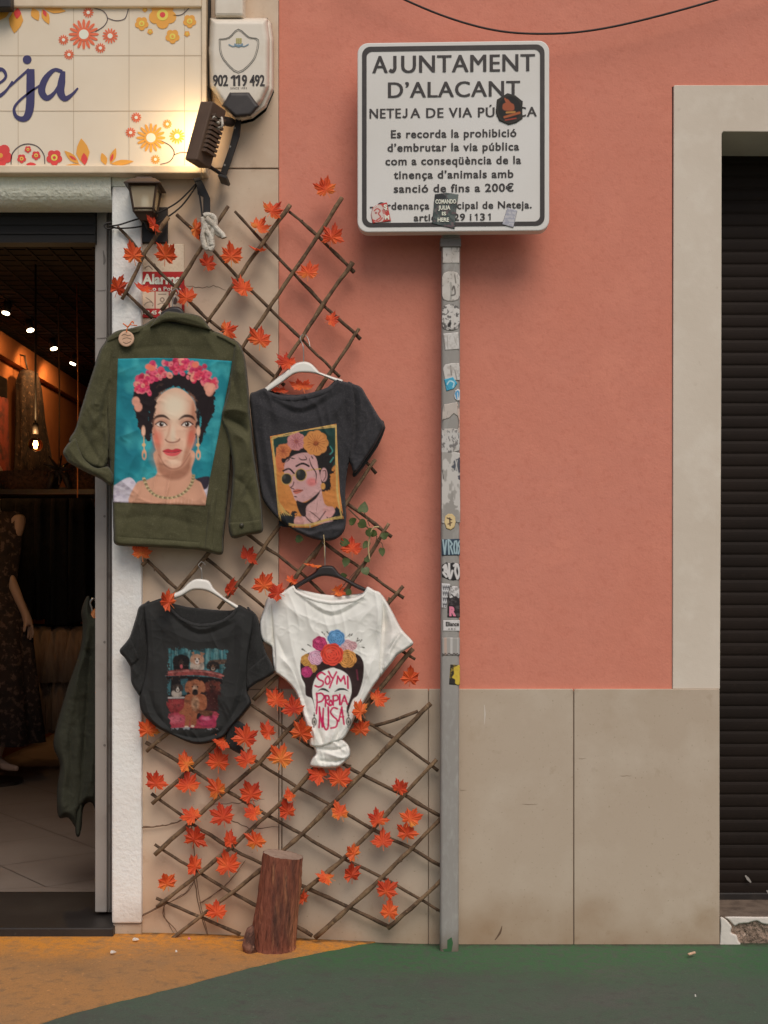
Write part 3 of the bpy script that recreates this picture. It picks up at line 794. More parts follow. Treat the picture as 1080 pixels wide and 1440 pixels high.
daisy(318, 130, 58, 16, 1, 4); daisy(418, 136, 30, 14, 1, 4); daisy(335, 47, 21, 12, 1, 4); daisy(241, 151, 20, 12, 1, 4)
daisy(381, 182, 20, 12, 1, 4); daisy(262, 207, 20, 12, 1, 4)
curl([(362, 120), (395, 98), (408, 70), (392, 42), (355, 30)], 3, YL, 5); curl([(408, 68), (440, 78), (474, 70), (487, 34)], 3, YL, 5)
rose5(617, 56, 52, 0, 3, 2); rose5(538, 89, 26, 0, 3, 0); rose5(655, 138, 27, 0, 3, 0); rose5(720, 80, 25, 0, 3, 0)
for u, v, r in ((570, 120, 11), (710, 128, 11), (550, 36, 10)): rose5(u, v, r, 0, 3, 0)
curl([(658, 58), (690, 55), (718, 30)], 3, YL, 5)
daisy(573, 523, 56, 16, 0, 4); daisy(672, 517, 30, 14, 0, 4); daisy(517, 446, 20, 12, 1, 4); daisy(496, 503, 20, 12, 1, 4); daisy(635, 471, 18, 12, 0, 4); daisy(590, 605, 18, 12, 0, 4)
curl([(612, 535), (645, 552), (662, 580), (645, 612), (608, 624)], 3, YL, 5); curl([(660, 588), (690, 578), (722, 582)], 3, YL, 5)
petal(320, 626, 308, 525, 52, 0); petal(322, 626, 318, 580, 26, 2, 2); petal(300, 622, 244, 572, 26, 0); petal(290, 608, 262, 590, 10, 2, 2); petal(312, 628, 248, 628, 14, 0)
petal(402, 626, 386, 580, 26, 0); petal(418, 622, 440, 562, 24, 0); petal(420, 614, 430, 582, 11, 2, 2); petal(420, 622, 508, 612, 22, 0)
rose5(206, 598, 30, 2, 3, 2); rose5(82, 602, 17, 2, 3, 2); rose5(137, 590, 17, 2, 3, 2); rose5(106, 567, 13, 2, 3, 2); petal(98, 624, 138, 624, 16, 2)
curl([(42, 624), (46, 585), (72, 556), (106, 546), (142, 556), (166, 586), (170, 622)], 3.5, YL, 5)
rose5(2, 590, 44, 2, 2, 0)
petal(66, 30, 54, 126, 56, 0); petal(68, 30, 64, 72, 28, 2, 2); petal(10, 40, -40, 90, 40, 0); petal(40, 30, -20, 78, 34, 0, 1)
petal(122, 30, 146, 78, 34, 0); petal(160, 34, 186, 92, 30, 0); petal(164, 36, 176, 64, 14, 2, 2); petal(166, 32, 250, 42, 28, 0)

# ------------------------------------------------------------------ alarm bell box and junction box
ab = empty('alarm_box', P(337, 166, -0.03), 'white plastic alarm bell box with a shield emblem and phone number, dark lens below', 'alarm box')
def heavy(bm, s_, x0, x1, base, cap, Y, hv, sp=1.0, bold=0.01):
    """bold lettering: the face laid twice, shifted by hv photo pixels"""
    text_into(bm, s_, x0, x1 - hv, base, cap, Y, bold, sp); text_into(bm, s_, x0 + hv, x1, base, cap, Y - .0003, bold, sp)
def one(bm, x, base, cap, Y, w_):
    ribbon(bm, [(x, base), (x, base - cap)], w_, Y, 1); ribbon(bm, [(x, base - cap + w_ * .25), (x - w_ * 1.5, base - cap * .74)], [w_, w_ * .7], Y - .0003, 1)
c1p = lambda L: [c1(*p) for p in L]
Cloth(c1p([(797, 68), (1015, 68), (1032, 90), (1040, 150), (1040, 340), (1010, 410), (960, 450), (905, 462), (878, 446), (850, 412), (800, 334), (794, 200)]), 0.0, 0.045, 5, rumple=(0, 10), smooth=False).build('back_box', M['plastic'], ab, 1.5)
cov = Cloth(c1p([(797, 67), (1016, 67), (1026, 150), (1024, 330), (1000, 385), (955, 440), (895, 446), (850, 410), (796, 332), (791, 190)]), -0.035, 0.045, 9, rumple=(0, 10), smooth=False)
cov.build('cover', M['plastic'], ab, 1.5)
lens = Cloth(c1p([(872, 350), (946, 350), (985, 404), (952, 440), (893, 446), (842, 402)]), -0.078, 0.012, 5, rumple=(0, 10), smooth=False)
lens.build('lens', M['signblack'], ab, 1.0)
YA = -0.0812
bm = bmesh.new()
heavy(bm, '902', 299.3, 320.8, 120.6, 15.0, YA, .9); one(bm, 329.5, 120.6, 15, YA, 3.2); one(bm, 336.3, 120.6, 15, YA, 3.2); heavy(bm, '9', 340, 347.6, 120.6, 15, YA, .9); heavy(bm, '492', 351, 372.4, 120.6, 15, YA, .9)
text_into(bm, 'SINCE 1973', 324, 347, 125.2, 2.6, YA, 0.0)
bm_obj('phone_number', bm, M['signblack'], ab)
M['gold'] = mat('faded_gold_ink', C(168, 158, 96), 0.6); M['inkgrey'] = mat('grey_ink', C(104, 100, 92), 0.6); M['inkblue'] = mat('blue_ink', C(112, 136, 150), 0.6)
bm = bmesh.new()
sh = [(832, 148), (868, 142), (905, 110), (945, 140), (981, 150), (976, 200), (955, 240), (905, 277), (858, 240), (836, 200), (832, 148)]
rib(bm, sh, 2.6, YA, 0, 3); rib(bm, [(905 + (u - 905) * .93, 190 + (v - 190) * .93) for u, v in sh], 1.8, YA, 0, 3)
for k in range(3):
    for j in range(3): flat(bm, [c1(896 + k * 7.5 + a, 145 + j * 7 + b) for a, b in ((0, 0), (6.5, 0), (6.5, 6), (0, 6))], YA, 1)
rib(bm, [(868, 168), (886, 176), (906, 170), (926, 176), (944, 167)], 4, YA - .0004, 2, 3); rib(bm, [(890, 166), (906, 176), (922, 166)], 6, YA - .0008, 2, 3)
bm_obj('shield_emblem', bm, [M['inkgrey'], M['gold'], M['inkblue']], ab)
jb = bmesh.new(); pbox(jb, 302, 342, -40, 22, -0.075, 0.0)
o = bm_obj('junction_box', jb, M['plastic'], None, bevel=0.008); tag(o, 'small grey white junction box on the wall above the alarm bell', 'junction box')
bm = bmesh.new()
ptube(bm, [(276, -40), (277, 0), (281, 45), (286, 95), (292, 130), (297, 152)], -0.03, 0.0035)
o = bm_obj('cable', bm, M['cable'], None, True); tag(o, 'thin black cable slanting down the sign edge to the floodlight', 'cable')
bm = bmesh.new()
ptube(bm, [(294, -40), (294, 40), (293.5, 100), (296, 152)], -0.012, 0.006)
o = bm_obj('cable', bm, M['cable'], None, True); tag(o, 'thick black conduit running straight down beside the alarm box', 'cable')
bm = bmesh.new()
ptube(bm, [(480, -45), (570, 0), (640, 28), (705, 44), (770, 47.5), (830, 43), (900, 29), (1000, 2), (1100, -30)], -0.05, 0.0035, n=6)
o = bm_obj('cable', bm, M['cable'], None, True); tag(o, 'black overhead cable sagging in front of the pink wall above the street sign', 'cable')

# ------------------------------------------------------------------ floodlight that lights the tiled sign
fl = empty('floodlight', P(315, 247, -0.02), 'brown metal floodlight lit and aimed at the tiled sign', 'floodlight')
A, B = P(297.5, 148, -0.13), P(275, 230, -0.13)
axis = (A - B).normalized(); fdir = Vector((-0.80, 0.56, 0)); fdir = (fdir - axis * fdir.dot(axis)).normalized(); side = axis.cross(fdir).normalized()
def obox(bm, c, hx, hy, hz):
    v = []
    for a in (-1, 1):
        for b in (-1, 1):
            for d in (-1, 1): v.append(bm.verts.new(c + axis * hx * a + fdir * hy * b + side * hz * d))
    for f in ((0, 1, 3, 2), (4, 6, 7, 5), (0, 4, 5, 1), (2, 3, 7, 6), (0, 2, 6, 4), (1, 5, 7, 3)): bm.faces.new([v[i] for i in f])
mid = (A + B) / 2 + Vector((0.002, 0, -0.002)); hl = (A - B).length / 2
bm = bmesh.new(); obox(bm, mid - fdir * 0.006, hl, 0.026, 0.032); bm_obj('housing', bm, M['flood'], fl, bevel=0.004)
bm = bmesh.new()
for k in range(9):
    obox(bm, mid - fdir * 0.041 + axis * hl * (-0.60 + k * 0.15), 0.004, 0.010, 0.022)
obox(bm, mid - fdir * 0.030, hl * 0.55, 0.010, 0.020)
bm_obj('cooling_fins', bm, M['flood'], fl)
bm = bmesh.new(); obox(bm, mid + fdir * 0.0195, hl * 0.86, 0.001, 0.028); bm_obj('lamp_glass', bm, emit('floodlight_glass', (1, 0.72, 0.36), 5.0), fl)
bm = bmesh.new()
prism(bm, [(333, 158), (340, 158), (337, 190), (329, 214), (317.5, 248), (309, 245), (322, 208), (329, 180)], -0.032, -0.022)
prism(bm, [(308, 244), (320, 248), (318, 251), (306, 247)], -0.1, -0.022)
tube(bm, [P(325, 172, -0.03), mid - fdir * 0.03 + axis * 0.05], 0.014, 10)
tube(bm, [P(313, 246, -0.08), mid - fdir * 0.02 - axis * hl * 0.9], 0.006, 8)
bm_obj('bracket', bm, M['black'], fl, bevel=0.001)
bm = bmesh.new()
for p in ((330, 180), (323.5, 206), (316, 232)): disc(bm, p[0], p[1], 1.6, -0.0335)
bm_obj('screw', bm, M['galv'], fl)
rng = random.Random(3)
bm = bmesh.new()
cc = mid - fdir * 0.045 + axis * 0.035
ptsr = [cc + Vector((rng.uniform(-.02, .02), rng.uniform(-.02, .02), rng.uniform(-.02, .02))) for _ in range(16)]
tube(bm, [Vector(p) for p in catmull(ptsr, 3, False)], 0.004, 6)
bm_obj('wrapped_tape', bm, M['rope'], fl, True)
ld = bpy.data.lights.new('floodlight_lamp', 'AREA'); ld.shape = 'RECTANGLE'; ld.size = hl * 1.6; ld.size_y = 0.05
ld.energy = 0.34; ld.color = (1.0, 0.70, 0.36)
lo = bpy.data.objects.new('floodlight_lamp', ld); COL.objects.link(lo)
lo.parent = fl
lo.matrix_local = Matrix.Translation(mid + fdir * 0.024 - fl.location) @ Matrix((axis, side, -fdir)).transposed().to_4x4()

# ------------------------------------------------------------------ wall lantern
la = empty('wall_lantern', P(215, 341, -0.01), 'black wall lantern with a flat capped roof and clear ribbed glass panes', 'lantern')
lx = P(200, 0, -0.11).x; hw = 0.056
zr = P(0, 256, -0.11).z
YF, YB = -0.115, -0.008
def frustum(bm, x0, x1, y0, y1, z0, X0, X1, Y0, Y1, z1):
    a = [bm.verts.new(p) for p in ((x0, y0, z0), (x1, y0, z0), (x1, y1, z0), (x0, y1, z0))]
    b = [bm.verts.new(p) for p in ((X0, Y0, z1), (X1, Y0, z1), (X1, Y1, z1), (X0, Y1, z1))]
    bm.faces.new(list(reversed(a))); bm.faces.new(b)
    for i in range(4): bm.faces.new((a[i], a[(i + 1) % 4], b[(i + 1) % 4], b[i]))
bm = bmesh.new()
frustum(bm, lx - hw, lx + hw, YF, YB, zr, lx - hw * .62, lx + hw * .62, YF + .022, YB - .022, zr + .018)
box(bm, lx - hw, lx + hw, YF, YB, zr - .004, zr)
frustum(bm, lx - hw * .5, lx + hw * .5, YF + .03, YB - .03, zr + .018, lx - hw * .42, lx + hw * .42, YF + .034, YB - .034, zr + .026)
bm_obj('roof', bm, M['lantern'], la, bevel=0.0015)
t0, b0 = zr - .004, P(0, 296, -0.1).z
tw, bw, cy = hw * .74, hw * .52, (YF + YB) / 2
bm = bmesh.new()
for sx in (-1, 1):
    for sy in (-1, 1):
        tube(bm, [(lx + sx * tw, cy + sy * tw, t0), (lx + sx * bw, cy + sy * bw, b0)], 0.0035, 4)
for z, q in ((t0 - .003, tw), (b0, bw), (b0 + .010, bw * 1.06)):
    c = [(lx - q, cy - q, z), (lx + q, cy - q, z), (lx + q, cy + q, z), (lx - q, cy + q, z)]
    for i in range(4): tube(bm, [c[i], c[(i + 1) % 4]], 0.003, 4)
frustum(bm, lx - bw * .5, lx + bw * .5, cy - bw * .5, cy + bw * .5, b0 - .022, lx - bw, lx + bw, cy - bw, cy + bw, b0)
bm_obj('frame', bm, M['lantern'], la)
gm = bpy.data.materials.new('lantern_glass'); gm.use_nodes = True
gb_ = gm.node_tree.nodes['Principled BSDF']; gb_.inputs['Base Color'].default_value = (.92, .74, .50, 1); gb_.inputs['Roughness'].default_value = .12; gb_.inputs['Alpha'].default_value = .42  # warm base colour paints the floodlight's reflection into the clear glass
bm = bmesh.new()
frustum(bm, lx - bw * .93, lx + bw * .93, cy - bw * .93, cy + bw * .93, b0 + .002, lx - tw * .93, lx + tw * .93, cy - tw * .93, cy + tw * .93, t0 - .002)
bm_obj('glass', bm, gm, la)
bm = bmesh.new()
tube(bm, [(lx, cy, b0 + .004), (lx, cy, b0 + .03), (lx, cy, b0 + .05), (lx, cy, b0 + .062)], [.008, .014, .012, .002], 10)
bm_obj('bulb', bm, M['g_white'], la, True)
bm = bmesh.new(); pbox(bm, 197.5, 235.5, 291, 341, -0.014, 0.0)
tube(bm, [(lx, cy, b0 - .018), (lx + .006, cy + .02, b0 - .035), (lx + .02, -0.012, b0 - .04)], .008, 8)
bm_obj('back_plate', bm, M['black'], la, bevel=0.002)
bm = bmesh.new()
ptube(bm, [(276, 258), (250, 284), (220, 300), (190, 309), (168, 316), (153, 318)], -0.05, 0.0026, n=6)
ptube(bm, [(277, 260), (255, 290), (225, 311), (195, 319), (168, 321), (153, 318)], -0.045, 0.0026, n=6)
ptube(bm, [(157, 313, -.03), (150, 314, -.035), (147, 318, -.035), (152, 322, -.035), (160, 320, -.03)], -0.035, 0.003, n=5)
o = bm_obj('cable', bm, M['cable'], None, True); tag(o, 'double black cable looping from the strap bracket past the lantern to the doorway', 'cable')

# ------------------------------------------------------------------ alarm notice on the pillar
an = empty('alarm_notice', P(226, 447, 0), 'red and white alarm warning notice behind the trellis under the lantern', 'sign')
def notice(p):
    p.fill((206, 190, 166)); p.mottle((190, 170, 142), 12, .45, .8, .6)
    p.poly([(-10, 92), (520, 92), (520, 560), (-10, 560)], (168, 40, 38), 2, smooth=False)
    for a, b in ((40, 150), (160, 280), (290, 400)):
        p.poly([(a, 275), (b, 275), (b, 430), (a, 430)], (206, 186, 162), 3, smooth=False)
    p.line([(55, 400), (75, 380), (110, 370), (135, 385), (130, 410)], 7, (110, 90, 78)); p.line([(70, 330), (100, 350), (125, 370)], 6, (110, 90, 78))
    p.line([(185, 300), (255, 300)], 7, (110, 90, 78)); p.ell(220, 350, 22, 22, (120, 100, 88)); p.ell(220, 350, 12, 12, (206, 186, 162)); p.line([(180, 395), (220, 380), (262, 395), (240, 410)], 7, (110, 90, 78))
    p.line([(300, 300), (370, 300)], 7, (110, 90, 78)); p.ell(335, 360, 25, 35, (96, 80, 72))
    p.line([(60, 60), (95, 40), (130, 70)], 8, (90, 70, 60)); p.line([(150, 20), (160, 44)], 10, (70, 60, 60))
painted_plate('notice_plate', [(195.5, 342.5), (259, 343), (259.5, 447), (195, 447)], -0.0025, an, notice, (194.5, 368), 0.1528 * 1.0)
YN = -0.0052
bm = bmesh.new(); text_into(bm, 'Alarma', 200, 255, 399, 13, YN, 0.04); bm_obj('lettering', bm, M['g_white'], an)
bm = bmesh.new(); text_into(bm, 'aviso a Policía', 200, 255, 408.5, 5.2, YN, 0.02); bm_obj('lettering', bm, M['g_white'], an)
bm = bmesh.new(); text_into(bm, '902 45 45 45', 199, 240, 442, 5.2, YN, 0.03); bm_obj('lettering', bm, M['g_white'], an)

# ------------------------------------------------------------------ street sign on its post
sg = empty('street_sign', P(632, 1338, -0.08), 'white municipal street sign with black lettering on a grey sticker covered post', 'street sign')
sg.location.z = 0
PY0, PY1 = -0.080, -0.035
pw = 0.0285
pxc, pxt = P(632, 0, PY0).x, P(635, 0, PY0).x
zt_ = P(0, 60, PY0).z
def post_ring(bm, xc, z, r=0.010):
    v = []
    for sx, sy, a0 in ((1, -1, -90), (1, 1, 0), (-1, 1, 90), (-1, -1, 180)):
        for k in range(4):
            a = R(a0 + 30 * k)
            v.append(bm.verts.new((xc + sx * (pw - r) + r * math.cos(a), (PY0 + PY1) / 2 + sy * ((PY1 - PY0) / 2 - r) + r * math.sin(a), z)))
    return v
bm = bmesh.new()
rings = [post_ring(bm, pxc + (pxt - pxc) * t, -0.02 + (zt_ + 0.02) * t) for t in (0, .25, .5, .75, 1)]
for a, b in zip(rings, rings[1:]):
    for i in range(16): bm.faces.new((a[i], a[(i + 1) % 16], b[(i + 1) % 16], b[i]))
bm.faces.new(rings[-1])
po = bm_obj('post', bm, M['galv'], sg, True)
em = po.modifiers.new('edges', 'EDGE_SPLIT'); em.split_angle = R(40)
bm = bmesh.new()
pbox(bm, 619, 648.5, 334, 347, -0.086, -0.03)
bm_obj('clamp', bm, M['frame_dark'], sg, bevel=0.003)
# the plate, turned about 2 degrees towards the street on its right
YS = -0.125
TURN = Matrix.Translation(P(635, 195, -0.09)) @ Matrix.Rotation(R(-1.9), 4, 'Z') @ Matrix.Translation(-P(635, 195, -0.09))
def rrect(x0, x1, y0, y1, r, n=6):
    p = []
    for cx_, cy_, a0 in ((x1 - r, y1 - r, 0), (x0 + r, y1 - r, 90), (x0 + r, y0 + r, 180), (x1 - r, y0 + r, 270)):
        for k in range(n + 1):
            a = R(a0 + 90 * k / n); p.append((cx_ + r * math.cos(a), cy_ + r * math.sin(a)))
    return p
def turned(o):
    off = Matrix.Translation(sg.location)
    o.data.transform(off.inverted() @ TURN @ off); o.data.update(); return o
SX0, SX1, SY0, SY1 = 503, 772.5, 58.5, 325.5
bm = bmesh.new(); prism(bm, rrect(SX0, SX1, SY0, SY1, 15), YS, -0.082); turned(bm_obj('sign_plate', bm, M['signwhite'], sg, bevel=0.003))
bm = bmesh.new()
ra = [bm.verts.new(P(x, y, YS - .0012)) for x, y in rrect(SX0 + 6.5, SX1 - 6.5, SY0 + 5.5, SY1 - 7, 12)]
rb_ = [bm.verts.new(P(x, y, YS - .0012)) for x, y in rrect(SX0 + 13, SX1 - 13, SY0 + 12.5, SY1 - 13, 8)]
for i in range(len(ra)): bm.faces.new((ra[i], ra[(i + 1) % len(ra)], rb_[(i + 1) % len(ra)], rb_[i]))
turned(bm_obj('border', bm, M['signblack'], sg))
def jay(bm, x0, x1, base, cap, Y, w_):
    xs_ = x1 - w_ / 2
    ribbon(bm, [(xs_, base - cap), (xs_, base - cap * .5), (xs_, base - cap * .26), (xs_ - (x1 - x0) * .18, base - w_ * .56), (x0 + (x1 - x0) * .36, base - w_ * .48), (x0 + w_ * .3, base - w_ * .9)], w_, Y, 5)
LINES = [
 [('AJ', 0), ('A', 523.9, 546.0), ('J', 547.0, 558.2), ('UNTAMENT', 564.6, 752.6), 101.2, 23.8, 1.35, 1.06, 0.0],
 [('x', 0), ('D’ALACANT', 546, 731.8), 136.2, 21.5, 1.3, 1.06, 0.0],
 [('x', 0), ('NETE', 520, 564.6), ('J', 566, 573.6), ('A DE VIA PÚBLICA', 577.6, 755.2), 165.0, 13.4, .95, 1.1, 0.0],
 [('x', 0), ('Es recorda la prohibició', 550.2, 726.6), 193.0, 10.8, .36, 1.1, 0.016], [('x', 0), ('d’embrutar la via pública', 545.4, 730.4), 212.0, 10.8, .36, 1.1, 0.016],
 [('x', 0), ('com a conseqüència de la', 542.4, 733.2), 231.0, 10.8, .36, 1.1, 0.016], [('x', 0), ('tinença d’animals amb', 554.2, 722.4), 250.4, 10.8, .36, 1.1, 0.016],
 [('x', 0), ('sanció de fins a 200€', 554.2, 722.8), 269.8, 10.8, .36, 1.1, 0.016], [('x', 0), ('- Ordenança Municipal de Neteja.', 520.5, 748), 293.6, 9.8, .34, 1.1, 0.016],
 [('x', 0), ('articles 29 i', 582.4, 663.6), ('1', 671.2, 0), ('3', 675.6, 682.4), ('1', 689.6, 0), 310.2, 9.6, .34, 1.1, 0.016]]
for ln_ in LINES:
    segs, (base, cap, hv, sp, bold) = ln_[1:-5], ln_[-5:]
    for s_, x0, x1 in segs:
        bm = bmesh.new()
        if s_ == 'J': jay(bm, x0, x1, base, cap, YS - .0014, cap * .2)
        elif s_ == '1': one(bm, x0, base, cap, YS - .0014, cap * .2)
        else: heavy(bm, s_, x0, x1, base, cap, YS - .0014, hv, sp, bold)
        turned(bm_obj('lettering', bm, M['signblack'], sg))
def turned_plate(poly, paint, org, sc, Y=YS - 0.0022, step=0.6, curl=0.0004, label=None):
    o = turned(painted_plate('sticker', poly, Y, sg, paint, org, sc, step, None, curl))
    if label: o['label'] = label
    return o
c2o, c2s = (480, 40), .2963
def c2(u, v): return (480 + u * .2963, 40 + v * .2963)
def st_round(p):
    p.fill((42, 40, 36)); p.mottle((62, 50, 40), 20, .4, .8, .7)
    p.ell(800, 385, 60, 68, (46, 44, 38)); p.ell(800, 385, 54, 60, (32, 30, 28))
    p.poly([(772, 390), (768, 365), (784, 352), (778, 338), (792, 340), (806, 356), (820, 366), (818, 392)], (150, 78, 50), 4); p.line([(784, 350), (778, 336)], 7, (160, 86, 54))
    p.line([(786, 402), (824, 400)], 9, (170, 120, 60)); p.line([(776, 424), (846, 404)], 11, (156, 84, 48)); p.line([(780, 438), (830, 430)], 6, (150, 60, 44))
turned_plate([c2(*q) for q in ((740, 340), (790, 310), (828, 322), (862, 350), (860, 400), (862, 430), (830, 452), (795, 460), (750, 440), (734, 400))], st_round, c2o, c2s, label='round dark sticker with an orange drawing')
def st_sm(p):
    p.fill((176, 62, 56)); p.ell(178, 876, 32, 44, (196, 180, 170)); p.mottle((176, 62, 56), 7, .52, .62, .7)
    p.ell(172, 880, 26, 36, (196, 182, 172)); p.line([(158, 862), (172, 852), (186, 862), (178, 876), (188, 892), (170, 906)], 6, (176, 66, 58)); p.line([(150, 905), (178, 912), (196, 896)], 6, (176, 66, 58)); p.ell(166, 872, 5, 5, (150, 50, 46))
turned_plate([c2(*q) for q in ((168, 834), (218, 822), (238, 912), (150, 922), (142, 880), (150, 846))], st_sm, c2o, c2s, label='red and white sticker lettered S M')
bm = bmesh.new()
text_into(bm, 'S', 540, 545.3, 292.6, 5.6, YS - .0046, 0.05); text_into(bm, 'M', 541.8, 548, 307.5, 5.6, YS - .0046, 0.05); text_into(bm, '*', 541.6, 545.6, 300.5, 7.0, YS - .0046, 0.05)
turned(bm_obj('sticker_lettering', bm, M['g_white'], sg))
def st_dark(p):
    p.fill((62, 70, 68)); p.mottle((90, 98, 94), 16, .45, .7, .8); p.mottle((120, 86, 90), 12, .55, .75, .5, 8)
    p.poly([(440, 786), (470, 778), (500, 800), (470, 815), (445, 808)], (44, 46, 46), 4); p.poly([(505, 790), (555, 785), (550, 815), (515, 812)], (96, 104, 100), 4)
turned_plate([c2(*q) for q in ((446, 786), (500, 779), (558, 788), (548, 860), (540, 951), (490, 940), (452, 930), (432, 925), (440, 850))], st_dark, c2o, c2s, curl=0.0012, label='torn dark sticker with pale lettering')
bm = bmesh.new()
for s_, x0, x1, b, cp in (('COMANDO', 613, 642, 286, 5.6), ('JULIA', 617, 634, 294.5, 5.4), ('IS', 622, 628, 302.5, 4.6), ('HERE', 616, 632, 311.5, 5.4)): text_into(bm, s_, x0, x1, b, cp, YS - .0050, 0.03)
turned(bm_obj('sticker_lettering', bm, M['g_white'], sg))
def st_grey(p):
    p.fill((176, 174, 176)); p.mottle((150, 150, 160), 9, .5, .62, .8)
    for k in range(4): p.line([(778, 868 + k * 18), (822, 870 + k * 18)], 5, (140, 142, 154), a=.7)
turned_plate([c2(*q) for q in ((790, 852), (836, 868), (818, 948), (764, 932))], st_grey, c2o, c2s, label='small pale grey torn sticker')

# stickers down the post, one plate each; coordinates of the enlarged view (590, 320)
def pstick(poly, paint, org=(590, 320), sc=.2358, k=0, label=None):
    o = painted_plate('sticker', [(org[0] + u * sc, org[1] + v * sc) for u, v in poly], PY0 - 0.0002 - 0.0003 * k, sg, paint, org, sc, 0.7, None, 0.0002)
    if label: o['label'] = label
WH = (184, 178, 170)
def worn(base=WH, dark=(120, 112, 104), amt=.8, lo=.58, hi=.66, scl=16, sd_=2):
    def f(p):
        p.fill(base); p.mottle((168, 160, 150), 40, .4, .8, .7, sd_ + 4); p.mottle(dark, scl, lo, hi, amt, sd_, 1.6, .7)
    return f
def rc(a, b, c, d, r=0):
    return [(a, c), (b, c), (b, d), (a, d)] if not r else [(a + r, c), (b - r, c), (b - r * .3, c + r * .3), (b, c + r), (b, d - r), (b - r * .3, d - r * .3), (b - r, d), (a + r, d), (a + r * .3, d - r * .3), (a, d - r), (a, c + r), (a + r * .3, c + r * .3)]
pstick(rc(138, 238, 115, 212), worn(lo=.62, hi=.75, sd_=11))
def big1(p):
    worn(lo=.7, hi=.8, sd_=5)(p); p.line([(185, 330), (190, 380), (186, 425)], 12, (150, 146, 138)); p.line([(195, 370), (205, 350), (212, 395), (190, 405)], 9, (96, 90, 84)); p.line([(210, 285), (216, 330)], 7, (110, 104, 96))
pstick(rc(133, 241, 262, 440, 34), big1, k=1)
def big2(p):
    p.fill((190, 185, 178)); p.mottle((60, 56, 54), 14, .54, .6, .85, 8); p.ell(187, 535, 54, 78, (190, 185, 178), a=.0); p.line([(200, 470), (200, 600)], 9, (186, 180, 172)); p.ell(178, 578, 10, 18, (46, 42, 42), rot=25)
    p.line([(142, 540), (150, 585), (175, 604), (205, 604), (228, 585)], 7, (80, 74, 72), a=.6)
pstick(rc(133, 240, 458, 614, 36), big2, k=2)
def rectst(p):
    p.fill((190, 186, 180))
    for a in (148, 165): p.line([(a, 645), (a + 4, 720)], 4, (110, 104, 100), a=.7)
    p.line([(205, 650), (222, 700)], 4, (130, 124, 118), a=.6); p.mottle((160, 154, 146), 18, .5, .7, .6)
pstick([(140, 632), (232, 624), (238, 726), (152, 732)], rectst, k=1)
pstick([(138, 840), (150, 818), (190, 808), (236, 808), (241, 840), (241, 912), (190, 912), (150, 905)], lambda p: (p.fill((188, 183, 176)), p.line([(185, 825), (190, 880)], 8, (120, 114, 108)), p.line([(210, 850), (222, 905)], 6, (130, 124, 118)), p.mottle((160, 152, 144), 22, .5, .7, .7)), k=1)
def blue(p):
    p.fill((64, 150, 178)); p.mottle((110, 178, 196), 18, .5, .7, .7); p.line([(165, 935), (180, 915), (205, 925), (200, 950)], 7, (176, 206, 212)); p.line([(150, 920), (170, 960)], 5, (40, 120, 150))
pstick([(146, 905), (200, 890), (226, 930), (205, 962), (160, 976)], blue, k=3)
def circ(p): p.fill((198, 198, 196)); p.poly([(212, 985), (228, 970), (238, 985), (234, 1010), (222, 1025), (214, 1005)], (70, 140, 180), 4); p.line([(226, 985), (228, 1018)], 5, (198, 198, 196))
pstick([(205, 1000), (212, 972), (228, 962), (242, 968), (242, 1030), (226, 1034), (210, 1022)], circ, k=3)
pstick([(145, 1055), (225, 1040), (232, 1130), (205, 1110), (180, 1135), (134, 1150), (136, 1080)], worn((178, 168, 158), (148, 142, 134), .9, .5, .62, 30, 7), k=1)
pstick([(222, 1040), (240, 1085), (241, 1230), (226, 1220), (236, 1160), (226, 1120)], worn((196, 164, 148), lo=.6, hi=.7, sd_=17), k=2)
pstick([(130, 1200), (200, 1198), (240, 1205), (240, 1330), (190, 1345), (130, 1342)], worn((182, 178, 172), (104, 100, 98), .9, .55, .62, 12, 3), k=1)
o5 = (590, 640)
def long_(p):
    p.fill((184, 179, 172)); p.mottle((146, 141, 134), 36, .56, .64, .9, 6, 1.4, .6); p.poly([(195, 55), (240, 20), (242, 140), (222, 100), (205, 90)], (74, 76, 84), 5, rough=10); p.line([(210, 10), (232, 120)], 6, (180, 176, 170)); p.line([(225, 30), (215, 90)], 5, (180, 176, 170))
    p.poly([(150, 300), (185, 270), (190, 210), (200, 260), (225, 340), (228, 400), (150, 400)], (142, 137, 130), 6, rough=12); p.line([(137, 90), (142, 140)], 6, (90, 86, 84))
pstick([(131, -18), (196, -22), (241, -12), (243, 405), (214, 400), (170, 412), (131, 405)], long_, o5, k=1)
def yel(p): p.fill((196, 170, 120)); p.ell(182, 398, 30, 38, (204, 180, 132)); p.line([(165, 375), (190, 385)], 8, (72, 54, 44)); p.line([(180, 375), (182, 420)], 8, (72, 54, 44)); p.line([(170, 412), (192, 402)], 7, (90, 66, 50))
pstick([(146, 398), (152, 362), (172, 348), (196, 350), (214, 370), (216, 400), (208, 432), (186, 447), (160, 438)], yel, o5, k=3)
def graf1(p):
    p.fill((46, 62, 76))
    for pts in (((140, 505), (150, 590), (160, 510)), ((172, 505), (176, 590)), ((180, 508), (195, 530), (184, 545), (198, 588)), ((210, 515), (205, 550), (210, 585), (222, 585), (224, 545), (220, 512), (210, 515)), ((240, 512), (230, 530), (240, 555), (232, 588))):
        p.line(list(pts), 9, (150, 172, 176), smooth=False)
pstick([(131, 503), (240, 498), (241, 598), (133, 600)], graf1, o5, k=1)
def graf2(p):
    p.fill((40, 38, 38))
    for pts in (((142, 670), (156, 655), (150, 690), (165, 700)), ((158, 660), (172, 720)), ((176, 640), (180, 735), (196, 690)), ((205, 660), (220, 650), (212, 690), (225, 735)), ((228, 655), (238, 700), (226, 740)), ((140, 700), (160, 725))):
        p.line(list(pts), 13, (196, 192, 188))
